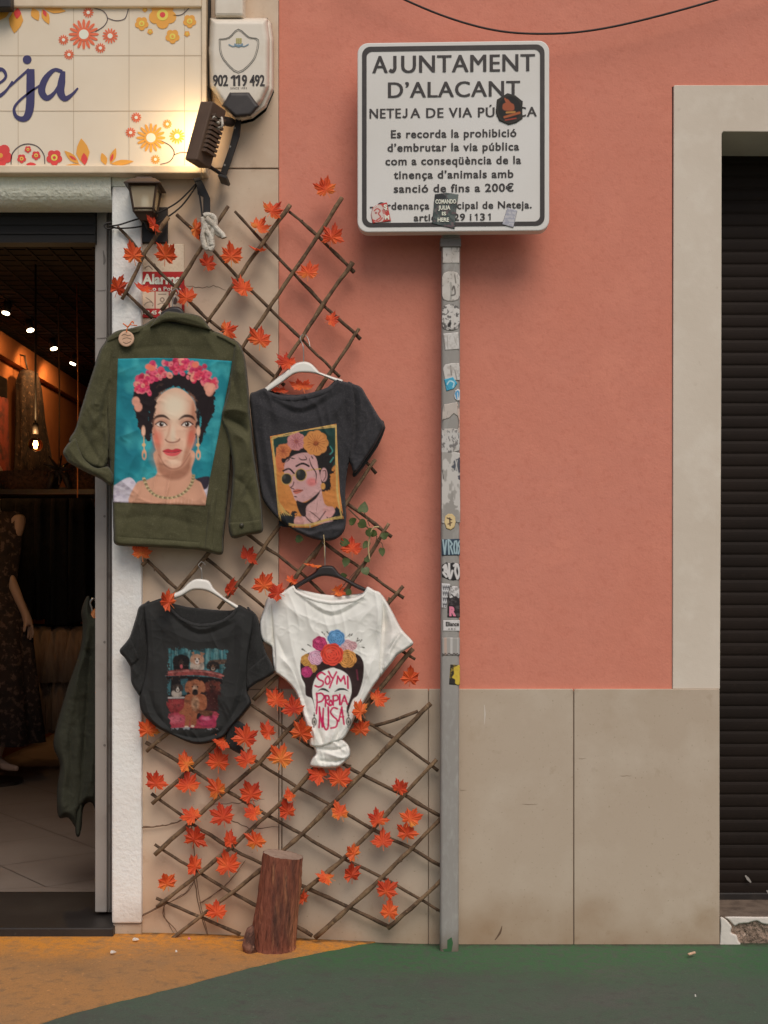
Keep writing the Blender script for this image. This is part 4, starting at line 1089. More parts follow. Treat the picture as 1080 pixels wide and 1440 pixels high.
pstick([(133, 655), (160, 638), (178, 646), (200, 640), (240, 650), (241, 742), (200, 748), (178, 745), (134, 726)], graf2, o5, k=1)
def words(p):
    p.fill((190, 188, 186))
    for k, (t) in enumerate(((134, 184), (134, 180), (134, 170), (134, 160))):
        y = 790 + k * 34
        for q in range(4):
            x = 140 + q * 11
            p.line([(x, y - 10), (x + 3, y + 12)], 5, (56, 54, 60)); p.line([(x, y), (x + 7, y - 2)], 5, (56, 54, 60))
pstick([(131, 764), (184, 768), (166, 862), (160, 914), (131, 910)], words, o5, k=1, label='white sticker with cramped black lettering')
def blk(p): p.fill((44, 38, 38)); p.poly([(182, 790), (232, 782), (236, 850), (215, 840), (180, 850)], (196, 192, 188), 4); p.line([(190, 830), (205, 845)], 7, (44, 38, 38)); p.mottle((90, 84, 82), 12, .58, .66, .6)
pstick([(168, 822), (186, 780), (238, 784), (241, 968), (166, 968)], blk, o5, k=2, label='black sticker with a pink letter R')
bm = bmesh.new(); text_into(bm, 'R', 631.8, 641.6, 865.5, 11.5, PY0 - .0030, 0.07)
M['pinkink'] = mat('pink_ink', C(206, 120, 140), 0.6)
bm_obj('sticker_lettering', bm, M['pinkink'], sg)
pstick(rc(139, 240, 985, 1050), lambda p: (p.fill((196, 192, 188)), p.mottle((180, 174, 168), 20, .5, .8, .6)), o5, k=1, label='white label with dark italic lettering')
bm = bmesh.new(); text_into(bm, 'Eliance', 627, 645.5, 880.2, 5.6, PY0 - .0028, 0.03); text_into(bm, 'A B C', 630, 641, 885.6, 2.4, PY0 - .0028, 0.0); bm_obj('sticker_lettering', bm, M['signblack'], sg)
def strip(p):
    p.fill((150, 146, 140)); p.line([(154, 1090), (156, 1190)], 16, (172, 150, 136)); p.line([(190, 1090), (190, 1190)], 14, (178, 174, 168)); p.line([(228, 1090), (228, 1190)], 8, (168, 164, 158))
    for k in range(9): p.line([(136 + k * 12, 1184 + (k % 3) * 4), (143 + k * 12, 1190 - (k % 2) * 6)], 7, (70, 62, 58))
pstick(rc(134, 240, 1088, 1196), strip, o5, k=1)
def yblk(p): p.fill((44, 40, 36)); p.poly([(204, 1270), (222, 1258), (241, 1258), (241, 1364), (214, 1362), (212, 1338), (194, 1326), (206, 1304)], (196, 168, 62), 4); p.mottle((176, 150, 56), 20, .5, .7, .5)
pstick([(184, 1248), (241, 1252), (241, 1372), (176, 1368)], yblk, o5, k=1, label='black sticker with a yellow patch')
bm = bmesh.new(); flat(bm, [(629, 1322), (635, 1318), (637, 1326), (635, 1338), (625, 1338), (622, 1335), (629, 1334)], PY0 - .0006); bm_obj('paint_chip', bm, M['green_rich'], sg)
# ------------------------------------------------------------------ willow trellises
YNE, YSE = -0.046, -0.034
def stick(parent, pts, Y, wpx, m, seed):
    rr = random.Random(seed)
    q = []
    for a, b in zip(pts, pts[1:]):
        l = math.hypot(b[0] - a[0], b[1] - a[1]); n = max(2, int(l / 14))
        for k in range(n):
            t = k / n
            q.append((a[0] + (b[0] - a[0]) * t + rr.uniform(-.7, .7), a[1] + (b[1] - a[1]) * t + rr.uniform(-.7, .7)))
    q.append(pts[-1])
    p3 = [P(x, y, Y + rr.uniform(-.0015, .0015)) for x, y in q]
    n = len(p3); r0 = S(wpx) / 2
    rad = [r0 * (1.12 - 0.28 * i / n) * (1 + (0.22 if rr.random() < .14 else 0)) * rr.uniform(.93, 1.07) for i in range(n)]
    if rr.random() < .5: rad.reverse()
    bm = bmesh.new(); tube(bm, p3, rad, 8, True, .07, rr)
    for k in range(2):     # a cut twig stub
        i = rr.randrange(1, n - 1); d = (p3[min(i + 1, n - 1)] - p3[i - 1]).normalized()
        tube(bm, [p3[i], p3[i] + (d + Vector((rr.uniform(-.6, .6), -.5, rr.uniform(-.6, .6)))) * rad[i] * 2.2], [rad[i] * .5, rad[i] * .35], 5)
    bm_obj('stick', bm, m, parent, True)
tr1 = empty('willow_trellis', P(350, 900, -0.04), 'willow stick lattice trellis holding the jacket and the shirts on the wall', 'trellis', 'willow trellises on the wall')
tr2 = empty('willow_trellis', P(400, 1325, -0.04), 'willow stick lattice trellis standing behind the log below the shirts', 'trellis', 'willow trellises on the wall')
NE1 = [[(172, 421), (206, 352), (237, 305)], [(227, 437), (275, 362), (321, 290)], [(290, 455), (348, 372), (408, 288)], [(330, 505), (400, 402), (448, 330), (481, 278)],
       [(370, 556), (425, 474), (460, 420), (496, 369)], [(400, 622), (449, 547), (505, 462)], [(440, 785), (484, 712), (528, 646)], [(478, 842), (515, 788), (547, 736)], [(520, 890), (547, 848), (567, 824)],
       [(307, 856), (350, 800), (393, 739), (430, 690)], [(236, 846), (273, 803), (310, 756)], [(398, 838), (424, 800), (455, 762)], [(200, 795), (206, 788)],
       [(357, 984), (378, 962), (400, 940)]]
SE1 = [[(166, 319), (205, 362), (247, 404), (288, 445), (340, 489), (400, 542)], [(249, 302), (283, 334), (333, 389), (381, 435), (425, 478), (478, 530)], [(330, 297), (371, 341), (414, 386), (458, 432), (507, 477)],
       [(407, 297), (449, 334), (498, 383)], [(174, 409), (214, 447)], [(505, 638), (529, 666)], [(480, 702), (516, 728), (551, 755)], [(340, 746), (390, 781), (424, 806), (460, 840)], [(455, 762), (483, 783), (512, 802), (568, 841)],
       [(206, 788), (247, 827), (283, 860)], [(290, 785), (335, 822), (376, 858)], [(560, 911), (584, 927)]]
for i, p in enumerate(NE1): stick(tr1, p, YNE, 5.6, M['stick'], 100 + i)
for i, p in enumerate(SE1): stick(tr1, p, YSE, 4.4, M['stick_dark'], 200 + i)
NE2 = [[(206, 1057), (233, 1033), (260, 1006)], [(214, 1130), (252, 1096), (298, 1052), (350, 992)], [(217, 1202), (265, 1160), (316, 1113), (365, 1072), (440, 988)], [(221, 1275), (267, 1239), (316, 1199), (365, 1156), (418, 1107), (471, 1045), (525, 980), (581, 912)],
       [(231, 1328), (298, 1277), (365, 1225), (426, 1172), (483, 1115), (540, 1056), (606, 989)], [(385, 1288), (430, 1250), (487, 1205), (544, 1144), (614, 1068)], [(443, 1319), (516, 1254), (577, 1195), (621, 1150)], [(545, 1306), (589, 1268), (622, 1236)]]
SE2 = [[(205, 1044), (253, 1072), (316, 1111), (375, 1146), (426, 1174), (483, 1207), (544, 1237), (624, 1284)], [(213, 1116), (267, 1156), (324, 1193), (370, 1216), (434, 1250), (491, 1276), (549, 1304)], [(217, 1188), (267, 1219), (324, 1254), (357, 1272), (418, 1303), (439, 1316)],
       [(220, 1263), (284, 1290), (338, 1314)], [(353, 991), (406, 1028), (434, 1048), (512, 1091), (573, 1121), (624, 1150)], [(318, 1045), (365, 1074), (418, 1107), (467, 1133), (524, 1166), (577, 1193), (625, 1220)], [(500, 1006), (557, 1040), (616, 1084)], [(527, 1021), (556, 1012), (588, 1000)]]
for i, p in enumerate(NE2): stick(tr2, p, YNE, 6.0, M['stick'], 300 + i)
for i, p in enumerate(SE2): stick(tr2, p, YSE, 4.8, M['stick_dark'], 400 + i)
bm = bmesh.new()
for pts, w_ in (([(270, 1338), (262, 1330), (276, 1331), (290, 1334), (304, 1328)], .0025), ([(316, 1331), (330, 1325), (342, 1322), (352, 1318)], .004), ([(318, 1326), (334, 1330), (350, 1322)], .003)):
    ptube(bm, pts, -0.06, w_)
o = bm_obj('dry_twigs', bm, M['twig'], None, True); tag(o, 'dry grey twigs lying on the orange ground left of the log', 'twigs')
bm = bmesh.new()
for pts in ([(268, 1150), (272, 1185), (275, 1219), (277, 1240), (283, 1276), (293, 1316)], [(200, 1288), (222, 1277), (236, 1270), (262, 1256), (274, 1238)], [(281, 1270), (300, 1258), (322, 1240), (345, 1210)], [(232, 1270), (230, 1288), (246, 1306), (250, 1315)], [(199, 1164), (222, 1162), (248, 1157), (262, 1149)]):
    ptube(bm, pts, -0.012, [.0022, .0014, .001], n=5, sides=5)
o = bm_obj('dead_vine', bm, M['twig'], None, True); tag(o, 'thin dead vine stems creeping over the stone wall behind the trellis bottom left', 'vine')

# ------------------------------------------------------------------ maple leaves, every one its own object
lm = bpy.data.materials.new('maple_leaf'); lm.use_nodes = True
N = lm.node_tree.nodes; L = lm.node_tree.links; b = N['Principled BSDF']; b.inputs['Roughness'].default_value = .55; b.inputs['Specular IOR Level'].default_value = .35
tc = N.new('ShaderNodeTexCoord'); oi = N.new('ShaderNodeObjectInfo')
ln = N.new('ShaderNodeVectorMath'); ln.operation = 'LENGTH'; L.new(tc.outputs['Object'], ln.inputs[0])
va = N.new('ShaderNodeVectorMath'); va.operation = 'ADD'; L.new(tc.outputs['Object'], va.inputs[0]); L.new(oi.outputs['Location'], va.inputs[1])
nz = N.new('ShaderNodeTexNoise'); nz.inputs['Scale'].default_value = 34; nz.inputs['Detail'].default_value = 4; L.new(va.outputs[0], nz.inputs['Vector'])
sxyz = N.new('ShaderNodeSeparateXYZ'); L.new(tc.outputs['Object'], sxyz.inputs[0])
m1 = N.new('ShaderNodeMath'); m1.operation = 'MULTIPLY_ADD'; m1.inputs[1].default_value = 9.0; L.new(sxyz.outputs[1], m1.inputs[0])
m2 = N.new('ShaderNodeMath'); m2.operation = 'MULTIPLY_ADD'; m2.inputs[1].default_value = 1.2; m2.inputs[2].default_value = -.24; L.new(nz.outputs[0], m2.inputs[0]); L.new(m2.outputs[0], m1.inputs[2])
m3 = N.new('ShaderNodeMath'); m3.operation = 'MULTIPLY_ADD'; m3.inputs[1].default_value = .45; L.new(oi.outputs['Random'], m3.inputs[0]); L.new(m1.outputs[0], m3.inputs[2])
cr = N.new('ShaderNodeValToRGB'); e = cr.color_ramp.elements
e[0].position = .12; e[0].color = (*C(226, 138, 62), 1); e[1].position = 1.1; e[1].color = (*C(176, 56, 34), 1)
q = cr.color_ramp.elements.new(.36); q.color = (*C(218, 106, 54), 1); q = cr.color_ramp.elements.new(.62); q.color = (*C(208, 86, 46), 1)
L.new(m3.outputs[0], cr.inputs[0]); L.new(cr.outputs[0], b.inputs['Base Color'])
tr_ = N.new('ShaderNodeBsdfTranslucent'); L.new(cr.outputs[0], tr_.inputs[0]); ms = N.new('ShaderNodeMixShader'); ms.inputs[0].default_value = .25
L.new(b.outputs[0], ms.inputs[1]); L.new(tr_.outputs[0], ms.inputs[2]); L.new(ms.outputs[0], N['Material Output'].inputs[0])
def leaf_mesh(seed):
    """artificial maple leaf, about 70 mm, stem towards -y, folded along its veins"""
    rr = random.Random(seed); bm = bmesh.new()
    lobes = [(-132, .66), (-90, .86), (-45, .98), (0, 1.06), (45, .98), (90, .86), (132, .66)]
    out = []
    for i, (a, l) in enumerate(lobes):
        l *= rr.uniform(.82, 1.1); a += rr.uniform(-7, 7)
        pa = lobes[i - 1][0] if i else -172
        out.append(((a + pa) / 2, (.56 if i else .30) * rr.uniform(.92, 1.08), -1))
        for da, f in ((-14, .80), (-8, .78)):
            out.append((a + da, l * f, 0))
        out.append((a, l, 1))
        for da, f in ((8, .78), (14, .80)):
            out.append((a + da, l * f, 0))
    out.append((156, .34, -1)); out.append((178, .14, 0))
    k = .036; cx_, cy_, curl = rr.uniform(-1.1, 1.1), rr.uniform(-.4, 1.3), rr.uniform(-1.2, 1.2)
    def pt(a, r, kind, f=1.0):
        x, y = r * f * math.sin(R(a)), r * f * math.cos(R(a))
        z = (.10 if kind == -1 else -.05 if kind == 1 else .03) * f - .28 * cy_ * y * abs(y) + .2 * curl * x * y - .25 * cx_ * x * abs(x)
        return bm.verts.new((x * k, y * k, -z * k))
    c = bm.verts.new((0, 0, 0)); n = len(out)
    inn = [pt(a, min(r, .55), kd, .55) for a, r, kd in out]; outr = [pt(a, r, kd) for a, r, kd in out]
    for i in range(n):
        j = (i + 1) % n
        bm.faces.new((c, inn[i], inn[j])); bm.faces.new((inn[i], outr[i], outr[j], inn[j]))
    # stem
    s0 = [bm.verts.new((x * k, y * k, z * k)) for x, y, z in ((-.025, -.05, -.01), (.025, -.05, -.01), (.04, -.62, -.12), (.0, -.62, -.12))]
    bm.faces.new(s0)
    me = bpy.data.meshes.new('maple_leaf'); bm.to_mesh(me); bm.free(); me.materials.append(lm); return me
LM = [leaf_mesh(s) for s in range(1, 12)]
# photo x, y, size in px, in-plane turn of the stem (deg), tilt sideways, tilt forwards, label
LEAVES = [
 (458, 267, 36, 200, 5, 8, 'orange maple leaf standing above the topmost trellis tip near the street sign'),
 (466, 334, 38, 160, -25, 10, 'orange red maple leaf on the pink wall at the edge of the street sign'),
 (433, 384, 38, 190, -15, 5, 'orange maple leaf inside the second diamond from the top on the pink wall'),
 (465, 450, 28, 120, 30, 40, 'small folded orange leaf on the pink wall above the white hanger'),
 (382, 297, 34, 140, 45, 10, 'narrow orange leaf at a stick top beside the stone and pink wall joint'),
 (364, 319, 32, 150, 40, 15, 'red orange leaf just below the narrow leaf on the stone wall'),
 (325, 361, 38, 175, 0, 5, 'bright coral maple leaf below right of the white knotted rope'),
 (292, 372, 32, 140, 40, 10, 'two toned orange leaf hanging directly under the white knotted rope'),
 (275, 322, 34, 90, 40, 0, 'deep red leaf touching the left side of the white knotted rope'),
 (217, 317, 38, 185, 62, 0, 'narrow red leaf hanging over the black plate of the lantern'),
 (188, 360, 40, 190, 5, 5, 'orange leaf on the white stucco pier left of the pale notice'),
 (232, 360, 42, 165, -10, 8, 'yellow orange leaf over the pale upper half of the alarm notice'),
 (166, 406, 40, 170, 35, 0, 'orange leaf over the grey door frame at the left end of the trellis'),
 (206, 406, 36, 260, 10, 35, 'dull orange leaf covering the left of the red alarm notice'),
 (262, 419, 38, 190, -10, 8, 'coral leaf at the right edge of the red alarm notice above the jacket collar'),
 (366, 351, 30, 275, 0, 66, 'pale flat edge-on orange leaf resting on a stick crossing of the stone wall'),
 (344, 406, 38, 240, 15, 25, 'pale orange leaf in the middle of the stone wall above the jacket shoulder'),
 (319, 464, 34, 120, 30, 10, 'dark red leaf just above the right shoulder of the olive jacket'),
 (366, 479, 40, 170, 0, 5, 'large orange leaf between the jacket shoulder and the white hanger'),
 (406, 510, 36, 230, 40, 20, 'orange leaf behind the left arm of the upper white hanger'),
 (425, 543, 40, 180, 0, 30, 'red and yellow leaf under the arch of the upper white hanger'),
 (394, 549, 34, 210, 10, 45, 'leaf half hidden behind the neckline of the sunglasses shirt'),
 (199, 778, 32, 180, 15, 10, 'dark red leaf under the lower left hem of the olive jacket'),
 (349, 783, 34, 140, 20, 10, 'red leaf under the right cuff of the olive jacket'),
 (371, 824, 38, 190, -10, 5, 'bright orange leaf left of the white shirt shoulder'),
 (391, 834, 32, 240, 35, 15, 'orange leaf on the left shoulder of the white shirt'),
 (325, 830, 36, 170, 45, 10, 'red leaf beside the right arm of the lower white hanger'),
 (238, 847, 36, 220, 35, 10, 'orange leaf on the neckline of the black dogs shirt'),
 (442, 795, 30, 290, 10, 50, 'flat orange leaf on the left arm of the black hanger'),
 (495, 772, 40, 190, 10, 5, 'large red and yellow leaf among the green ivy'),
 (411, 817, 22, 150, 40, 30, 'tiny red leaf half behind the black hanger tip'),
 (475, 831, 32, 120, 10, 40, 'leaf showing under the arch of the black hanger'),
 (577, 955, 38, 185, 0, 0, 'orange leaf on the pink wall close to the post above the stone plinth'),
 (530, 983, 36, 130, 25, 10, 'red orange leaf right of the lower half of the white shirt'),
 (508, 1001, 36, 215, 50, 10, 'folded orange leaf against the right side of the white shirt waist'),
 (507, 1027, 34, 175, 0, 15, 'dark red leaf below right of the white shirt waist'),
 (389, 986, 40, 180, 10, 10, 'dark red leaf between the black dogs shirt and the white shirt'),
 (413, 998, 36, 200, -10, 10, 'dark orange leaf touching the left side of the white shirt'),
 (423, 1032, 42, 180, 0, 5, 'large bright orange leaf at the left of the white shirt knot'),
 (378, 1030, 40, 205, 20, 5, 'bright orange leaf right of the black knot of the dogs shirt'),
 (395, 1068, 42, 170, 0, 0, 'large coral leaf in a trellis diamond left of the white shirt knot'),
 (345, 1040, 40, 165, 10, 5, 'deep red leaf on the black knot of the dogs shirt'),
 (347, 1070, 38, 200, 10, 15, 'red leaf below the black knot of the dogs shirt'),
 (307, 1073, 40, 170, 0, 5, 'deep red leaf below the hem of the dogs shirt'),
 (314, 1043, 32, 290, 20, 50, 'half hidden red leaf tucked under the hem of the dogs shirt'),
 (208, 1028, 38, 185, 15, 10, 'orange leaf beside the stucco pier at the lower left of the dogs shirt'),
 (263, 1074, 36, 235, 25, 30, 'orange leaf on a stick crossing below left of the dogs shirt'),
 (219, 1102, 38, 180, 0, 5, 'orange and yellow leaf beside the stucco pier at a trellis end'),
 (265, 1105, 38, 180, 0, 10, 'red leaf in the second row under the dogs shirt left side'),
 (305, 1112, 38, 200, -10, 5, 'orange leaf on the crossing in the second row under the dogs shirt'),
 (353, 1118, 40, 185, 0, 5, 'big orange leaf in the middle of the second row under the shirts'),
 (272, 1148, 36, 235, 30, 25, 'narrow orange leaf at the end of the long wall crack'),
 (314, 1150, 42, 180, 0, 5, 'large orange leaf in the third row above the wall crack'),
 (358, 1144, 36, 230, 25, 25, 'folded orange red leaf in the third row right of the wall crack'),
 (405, 1142, 38, 195, 15, 0, 'dark red leaf pointing up above the log right side'),
 (409, 1120, 28, 215, 55, 30, 'small thin orange leaf on a stick above the dark red leaf'),
 (273, 1181, 38, 175, 0, 5, 'red leaf in the fourth row on the left of the trellis'),
 (325, 1183, 36, 210, 40, 5, 'red leaf folded on a stick crossing left of the log top'),
 (359, 1185, 38, 180, 0, 5, 'deep red leaf right next to the top of the log'),
 (275, 1219, 36, 200, 25, 5, 'orange leaf on the dead vine stem in the fifth row'),
 (320, 1219, 40, 180, 0, 5, 'orange red leaf left of the log in the fifth row'),
 (235, 1243, 36, 205, 30, 0, 'orange leaf near the stucco pier low at the trellis left end'),
 (305, 1284, 34, 170, 25, 15, 'dark red leaf lowest on the left near the ground'),
 (450, 1090, 36, 220, 20, 25, 'coral leaf directly under the white shirt knot'),
 (477, 1097, 40, 185, 0, 5, 'red and yellow leaf right under the white shirt knot'),
 (479, 1144, 36, 200, 25, 10, 'orange leaf in the diamond two rows below the white shirt knot'),
 (561, 1109, 32, 165, 0, 20, 'dark red leaf close to the post at stone wall height'),
 (532, 1154, 36, 190, 30, 0, 'orange leaf two diamonds left of the post'),
 (576, 1152, 36, 170, 0, 10, 'orange leaf upper one of the pair next to the post'),
 (572, 1173, 36, 185, 0, 10, 'orange leaf lower one of the pair next to the post'),
 (538, 1184, 34, 180, 10, 15, 'dull orange leaf left below the pair next to the post'),
 (498, 1201, 30, 225, 45, 15, 'small orange leaf behind a stick right of the log top'),
 (495, 1231, 36, 190, 15, 10, 'dark orange leaf in the diamond right of the log'),
 (461, 1234, 34, 255, 15, 45, 'pale flat orange leaf right beside the middle of the log'),
 (428, 1264, 30, 200, 50, 10, 'bright orange leaf half hidden behind the log'),
 (543, 1254, 38, 175, 0, 5, 'large pale orange leaf upper one of the low pair near the ground'),
 (548, 1284, 38, 185, 0, 10, 'orange leaf lowest of the low pair near the ground'),
]
rl = random.Random(21)
for i, (x, y, s, rz, tx, ty, lab) in enumerate(LEAVES):
    o = bpy.data.objects.new('maple_leaf', LM[i % 11]); COL.objects.link(o)
    Y = -0.062 - rl.uniform(0, .006)
    if 'white shirt shoulder' in lab or 'neckline of the black' in lab or 'left shoulder of the white' in lab: Y = -0.125
    if 'dogs shirt' in lab and 'knot' in lab: Y = -0.105
    if 'left side of the white shirt' in lab or 'left of the white shirt knot' in lab or 'right side of the white' in lab: Y = -0.10
    if 'lantern' in lab: Y = -0.075
    if 'neckline of the sunglasses' in lab or 'under the arch' in lab: Y = -0.05
    if 'half hidden behind the log' in lab: Y = -0.055
    if 'tucked under' in lab: Y = -0.08
    o.location = P(x, y, Y)
    k = S(s, Y) / 0.066 * rl.uniform(.94, 1.1)
    o.scale = (k, k, k)
    # local +z faces the street, local +y up, then turn in the wall plane and tilt
    base = Matrix.Rotation(R(90), 4, 'X')
    tilt = Matrix.Rotation(R(tx + rl.uniform(-20, 20)), 4, 'Z') @ Matrix.Rotation(R(-ty + rl.uniform(-22, 14)), 4, 'X')
    spin = Matrix.Rotation(R(-rz + 180 + rl.uniform(-16, 16)), 4, 'Y')
    o.rotation_euler = (tilt @ spin @ base).to_euler()
    tag(o, lab, 'leaf', 'artificial maple leaves on the trellis')

# ------------------------------------------------------------------ hangers
def hanger(outline, hook, m, Y, T, label, lead=None):
    c = Cloth(outline, Y + T * .3, T, 3.0, rumple=(0, 10))
    r = empty('clothes_hanger', P(outline[0][0], outline[0][1], Y), label, 'hanger', 'clothes hangers on the trellis')
    c.build('hanger_bar', m, r, 1.2)
    bm = bmesh.new(); ptube(bm, hook, Y, 0.0017, n=6); bm_obj('hook', bm, M['wire'], r, True)
c5 = lambda u, v: (340 + u * .2222, 490 + v * .2222)
c6 = lambda u, v: (160 + u * .213, 790 + v * .213)
c7 = lambda u, v: (350 + u * .2315, 780 + v * .2315)
c4 = lambda u, v: (80 + u * .27778, 420 + v * .27778)
hanger([c5(*p) for p in ((128, 268), (150, 245), (240, 172), (330, 100), (365, 86), (400, 82), (440, 96), (480, 135), (500, 152), (590, 183), (640, 200), (625, 222), (580, 205), (480, 165), (400, 155), (330, 165), (250, 222), (190, 262), (150, 285))],
       [(427, 512), (427, 500), (426, 486), (422, 476, -.052), (427, 470, -.05), (433, 476, -.05), (436, 488, -.06)], M['hanger_white'], -0.068, 0.012, 'white plastic hanger carrying the charcoal sunglasses shirt')
hanger([c6(*p) for p in ((310, 250), (340, 230), (440, 188), (480, 150), (520, 120), (560, 112), (620, 120), (645, 145), (665, 178), (740, 238), (815, 283), (840, 305), (820, 318), (790, 303), (700, 242), (620, 196), (560, 186), (510, 192), (440, 232), (350, 258), (320, 268))],
       [(284, 815), (284, 808), (283, 800), (279, 795, -.06), (284, 790, -.055), (289, 795, -.055)], M['hanger_white'], -0.068, 0.012, 'white plastic hanger carrying the black dogs shirt')
hanger([c7(*p) for p in ((252, 205), (275, 183), (390, 112), (412, 84), (440, 68), (500, 66), (525, 82), (560, 122), (640, 168), (705, 200), (725, 215), (700, 222), (640, 198), (570, 156), (500, 134), (430, 134), (330, 182), (290, 208), (262, 222))],
       [(457, 796), (457, 782), (457, 768), (453, 761, -.06), (458, 756, -.055), (463, 761, -.055)], M['hanger_black'], -0.068, 0.012, 'black plastic hanger carrying the white shirt')
hanger([(222, 452), (226, 440), (234, 434), (243, 431), (252, 432), (259, 438), (264, 450), (300, 468), (298, 478), (243, 462), (190, 474), (188, 466)],
       [(243, 432), (243, 424), (246, 417), (251, 413, -.07), (248, 406, -.06), (241, 410, -.06)], M['hanger_black'], -0.084, 0.012, 'dark hanger inside the collar of the olive jacket')

# ------------------------------------------------------------------ olive jacket
jk = empty('jacket', P(240, 778, -0.09), 'olive green cotton jacket with a large portrait print on teal across its back', 'jacket')
body = Cloth([c4(*p) for p in ((500, 100), (600, 120), (720, 130), (800, 165), (870, 195), (935, 245), (940, 400), (900, 620), (878, 850), (862, 1050), (845, 1210), (838, 1292), (780, 1288), (715, 1272), (560, 1262), (420, 1255), (300, 1246), (286, 1180), (283, 1040), (272, 950), (256, 700), (246, 500), (244, 330), (250, 215), (300, 165), (370, 150), (440, 132))], -0.075, 0.024, 4.5,
    [([c4(290, 1120), c4(500, 1100), c4(720, 1150)], -.004, 8), ([c4(480, 1060), c4(470, 1250)], .006, 8), ([c4(640, 1060), c4(680, 1260)], -.006, 10), ([c4(280, 280), c4(270, 700), c4(290, 1000)], -.006, 5),
     ([c4(890, 330), c4(850, 620), c4(790, 950)], -.004, 5), ([c4(330, 270), c4(500, 240), c4(700, 250)], -.003, 6), ([c4(600, 1040), c4(560, 1240)], .005, 9), ([c4(780, 700), c4(770, 1000), c4(745, 1270)], -.005, 4), ([c4(320, 700), c4(420, 660)], .006, 10), ([c4(700, 860), c4(800, 1150)], .006, 12), ([c4(300, 900), c4(420, 1000)], .005, 10), ([c4(260, 400), c4(420, 330)], .004, 12), ([c4(258, 230), c4(246, 420), c4(262, 700), c4(282, 1000)], -.004, 2), ([c4(300, 186), c4(440, 150), c4(520, 118)], -.003, 1.6), ([c4(300, 196), c4(440, 160)], .002, 1.6), ([c4(292, 1212), c4(560, 1226), c4(720, 1238)], -.003, 1.6), ([c4(930, 262), c4(880, 560), c4(850, 900)], -.004, 2), ([c4(360, 1060), c4(330, 1200)], .006, 6), ([c4(560, 200), c4(620, 290)], .004, 9), ([c4(430, 180), c4(380, 290)], .005, 9), ([c4(740, 170), c4(820, 300)], .005, 9), ([c4(880, 280), c4(760, 350)], .005, 10)], (0.0065, 30), 2)
body.build('body', M['olive'], jk, 2.0)
sl = Cloth([c4(*p) for p in ((262, 195), (240, 225), (215, 265), (180, 370), (120, 560), (92, 660), (60, 720), (92, 770), (140, 830), (190, 858), (240, 860), (262, 800), (268, 700), (262, 560), (275, 420), (290, 300), (300, 200))], -0.070, 0.034, 6,
    [([c4(235, 300), c4(200, 500), c4(180, 700)], .010, 9), ([c4(262, 420), c4(235, 620), c4(235, 800)], -.014, 7), ([c4(120, 640), c4(190, 780), c4(240, 840)], -.008, 6), ([c4(150, 540), c4(210, 660)], .006, 7), ([c4(215, 600), c4(250, 700)], .007, 6), ([c4(160, 700), c4(220, 620)], -.005, 5)], (0.008, 22), 5)
sl.build('sleeve', M['olive'], jk, 1.8)
cf = Cloth([c4(*p) for p in ((95, 700), (60, 728), (30, 775), (45, 810), (62, 832), (150, 880), (215, 910), (275, 948), (290, 900), (262, 850), (200, 850), (150, 815), (120, 760))], -0.066, 0.048, 4.5,
    [([c4(60, 760), c4(130, 840), c4(250, 890)], .006, 5), ([c4(100, 730), c4(150, 830), c4(250, 870)], -.008, 4)], (0.004, 16), 6)
cf.build('cuff', M['olive'], jk, 1.5)
sr = Cloth([c4(*p) for p in ((900, 228), (932, 243), (955, 315), (970, 450), (980, 600), (1000, 800), (1030, 1000), (1042, 1120), (1038, 1182), (960, 1198), (888, 1212), (868, 1140), (880, 1010), (888, 850), (860, 690), (830, 596), (862, 480), (880, 350))], -0.085, 0.030, 5.5,
    [([c4(845, 600), c4(930, 640), c4(965, 690)], -.016, 7), ([c4(840, 570), c4(900, 560), c4(970, 580)], .012, 8), ([c4(900, 680), c4(960, 730), c4(970, 830)], .012, 9), ([c4(890, 900), c4(960, 960), c4(1010, 1080)], -.008, 8), ([c4(920, 300), c4(930, 520)], .008, 9), ([c4(955, 760), c4(925, 1000)], .008, 8), ([c4(880, 360), c4(905, 480)], -.008, 6)], (0.007, 22), 8)
sr.build('sleeve', M['olive'], jk, 1.8)
sr.patch('cuff', [c4(*p) for p in ((866, 1135), (950, 1130), (1036, 1118), (1040, 1182), (960, 1198), (888, 1212))], M['olive'], jk, 0.004, 1.5)
bm = bmesh.new()
bx = P(*c4(935, 1148), -0.118); tube(bm, [bx, bx + Vector((0, -.006, 0))], [.0075, .0065], 12); bm_obj('button', bm, M['button'], jk, True)
col = Cloth([c4(*p) for p in ((470, 150), (500, 100), (530, 78), (560, 62), (630, 70), (700, 80), (740, 100), (775, 148), (800, 168), (740, 155), (640, 130), (560, 118))], -0.085, 0.034, 3.5, [([c4(520, 100), c4(640, 95), c4(750, 130)], .005, 4)], (0.002, 20), 9)
col.build('collar', M['olive'], jk, 1.5)
body.patch('epaulette', [c4(*p) for p in ((248, 200), (300, 170), (425, 136), (440, 150), (415, 172), (330, 190), (255, 222))], M['olive'], jk, 0.005, 1.2)
body.patch('epaulette', [c4(*p) for p in ((812, 175), (850, 188), (925, 240), (934, 262), (860, 218), (806, 190))], M['olive'], jk, 0.005, 1.2)
body.patch('yoke_seam', [c4(*p) for p in ((262, 300), (262, 290), (300, 286), (302, 296))], M['olive'], jk, 0.001, 1.2)
body.patch('hem_band', [c4(*p) for p in ((300, 1204), (560, 1222), (724, 1234), (716, 1270), (560, 1260), (304, 1244))], M['olive'], jk, 0.003, 1.5)
body.patch('side_placket', [c4(*p) for p in ((795, 960), (815, 962), (800, 1100), (786, 1280), (745, 1268), (765, 1080))], M['olive'], jk, 0.004, 1.5)
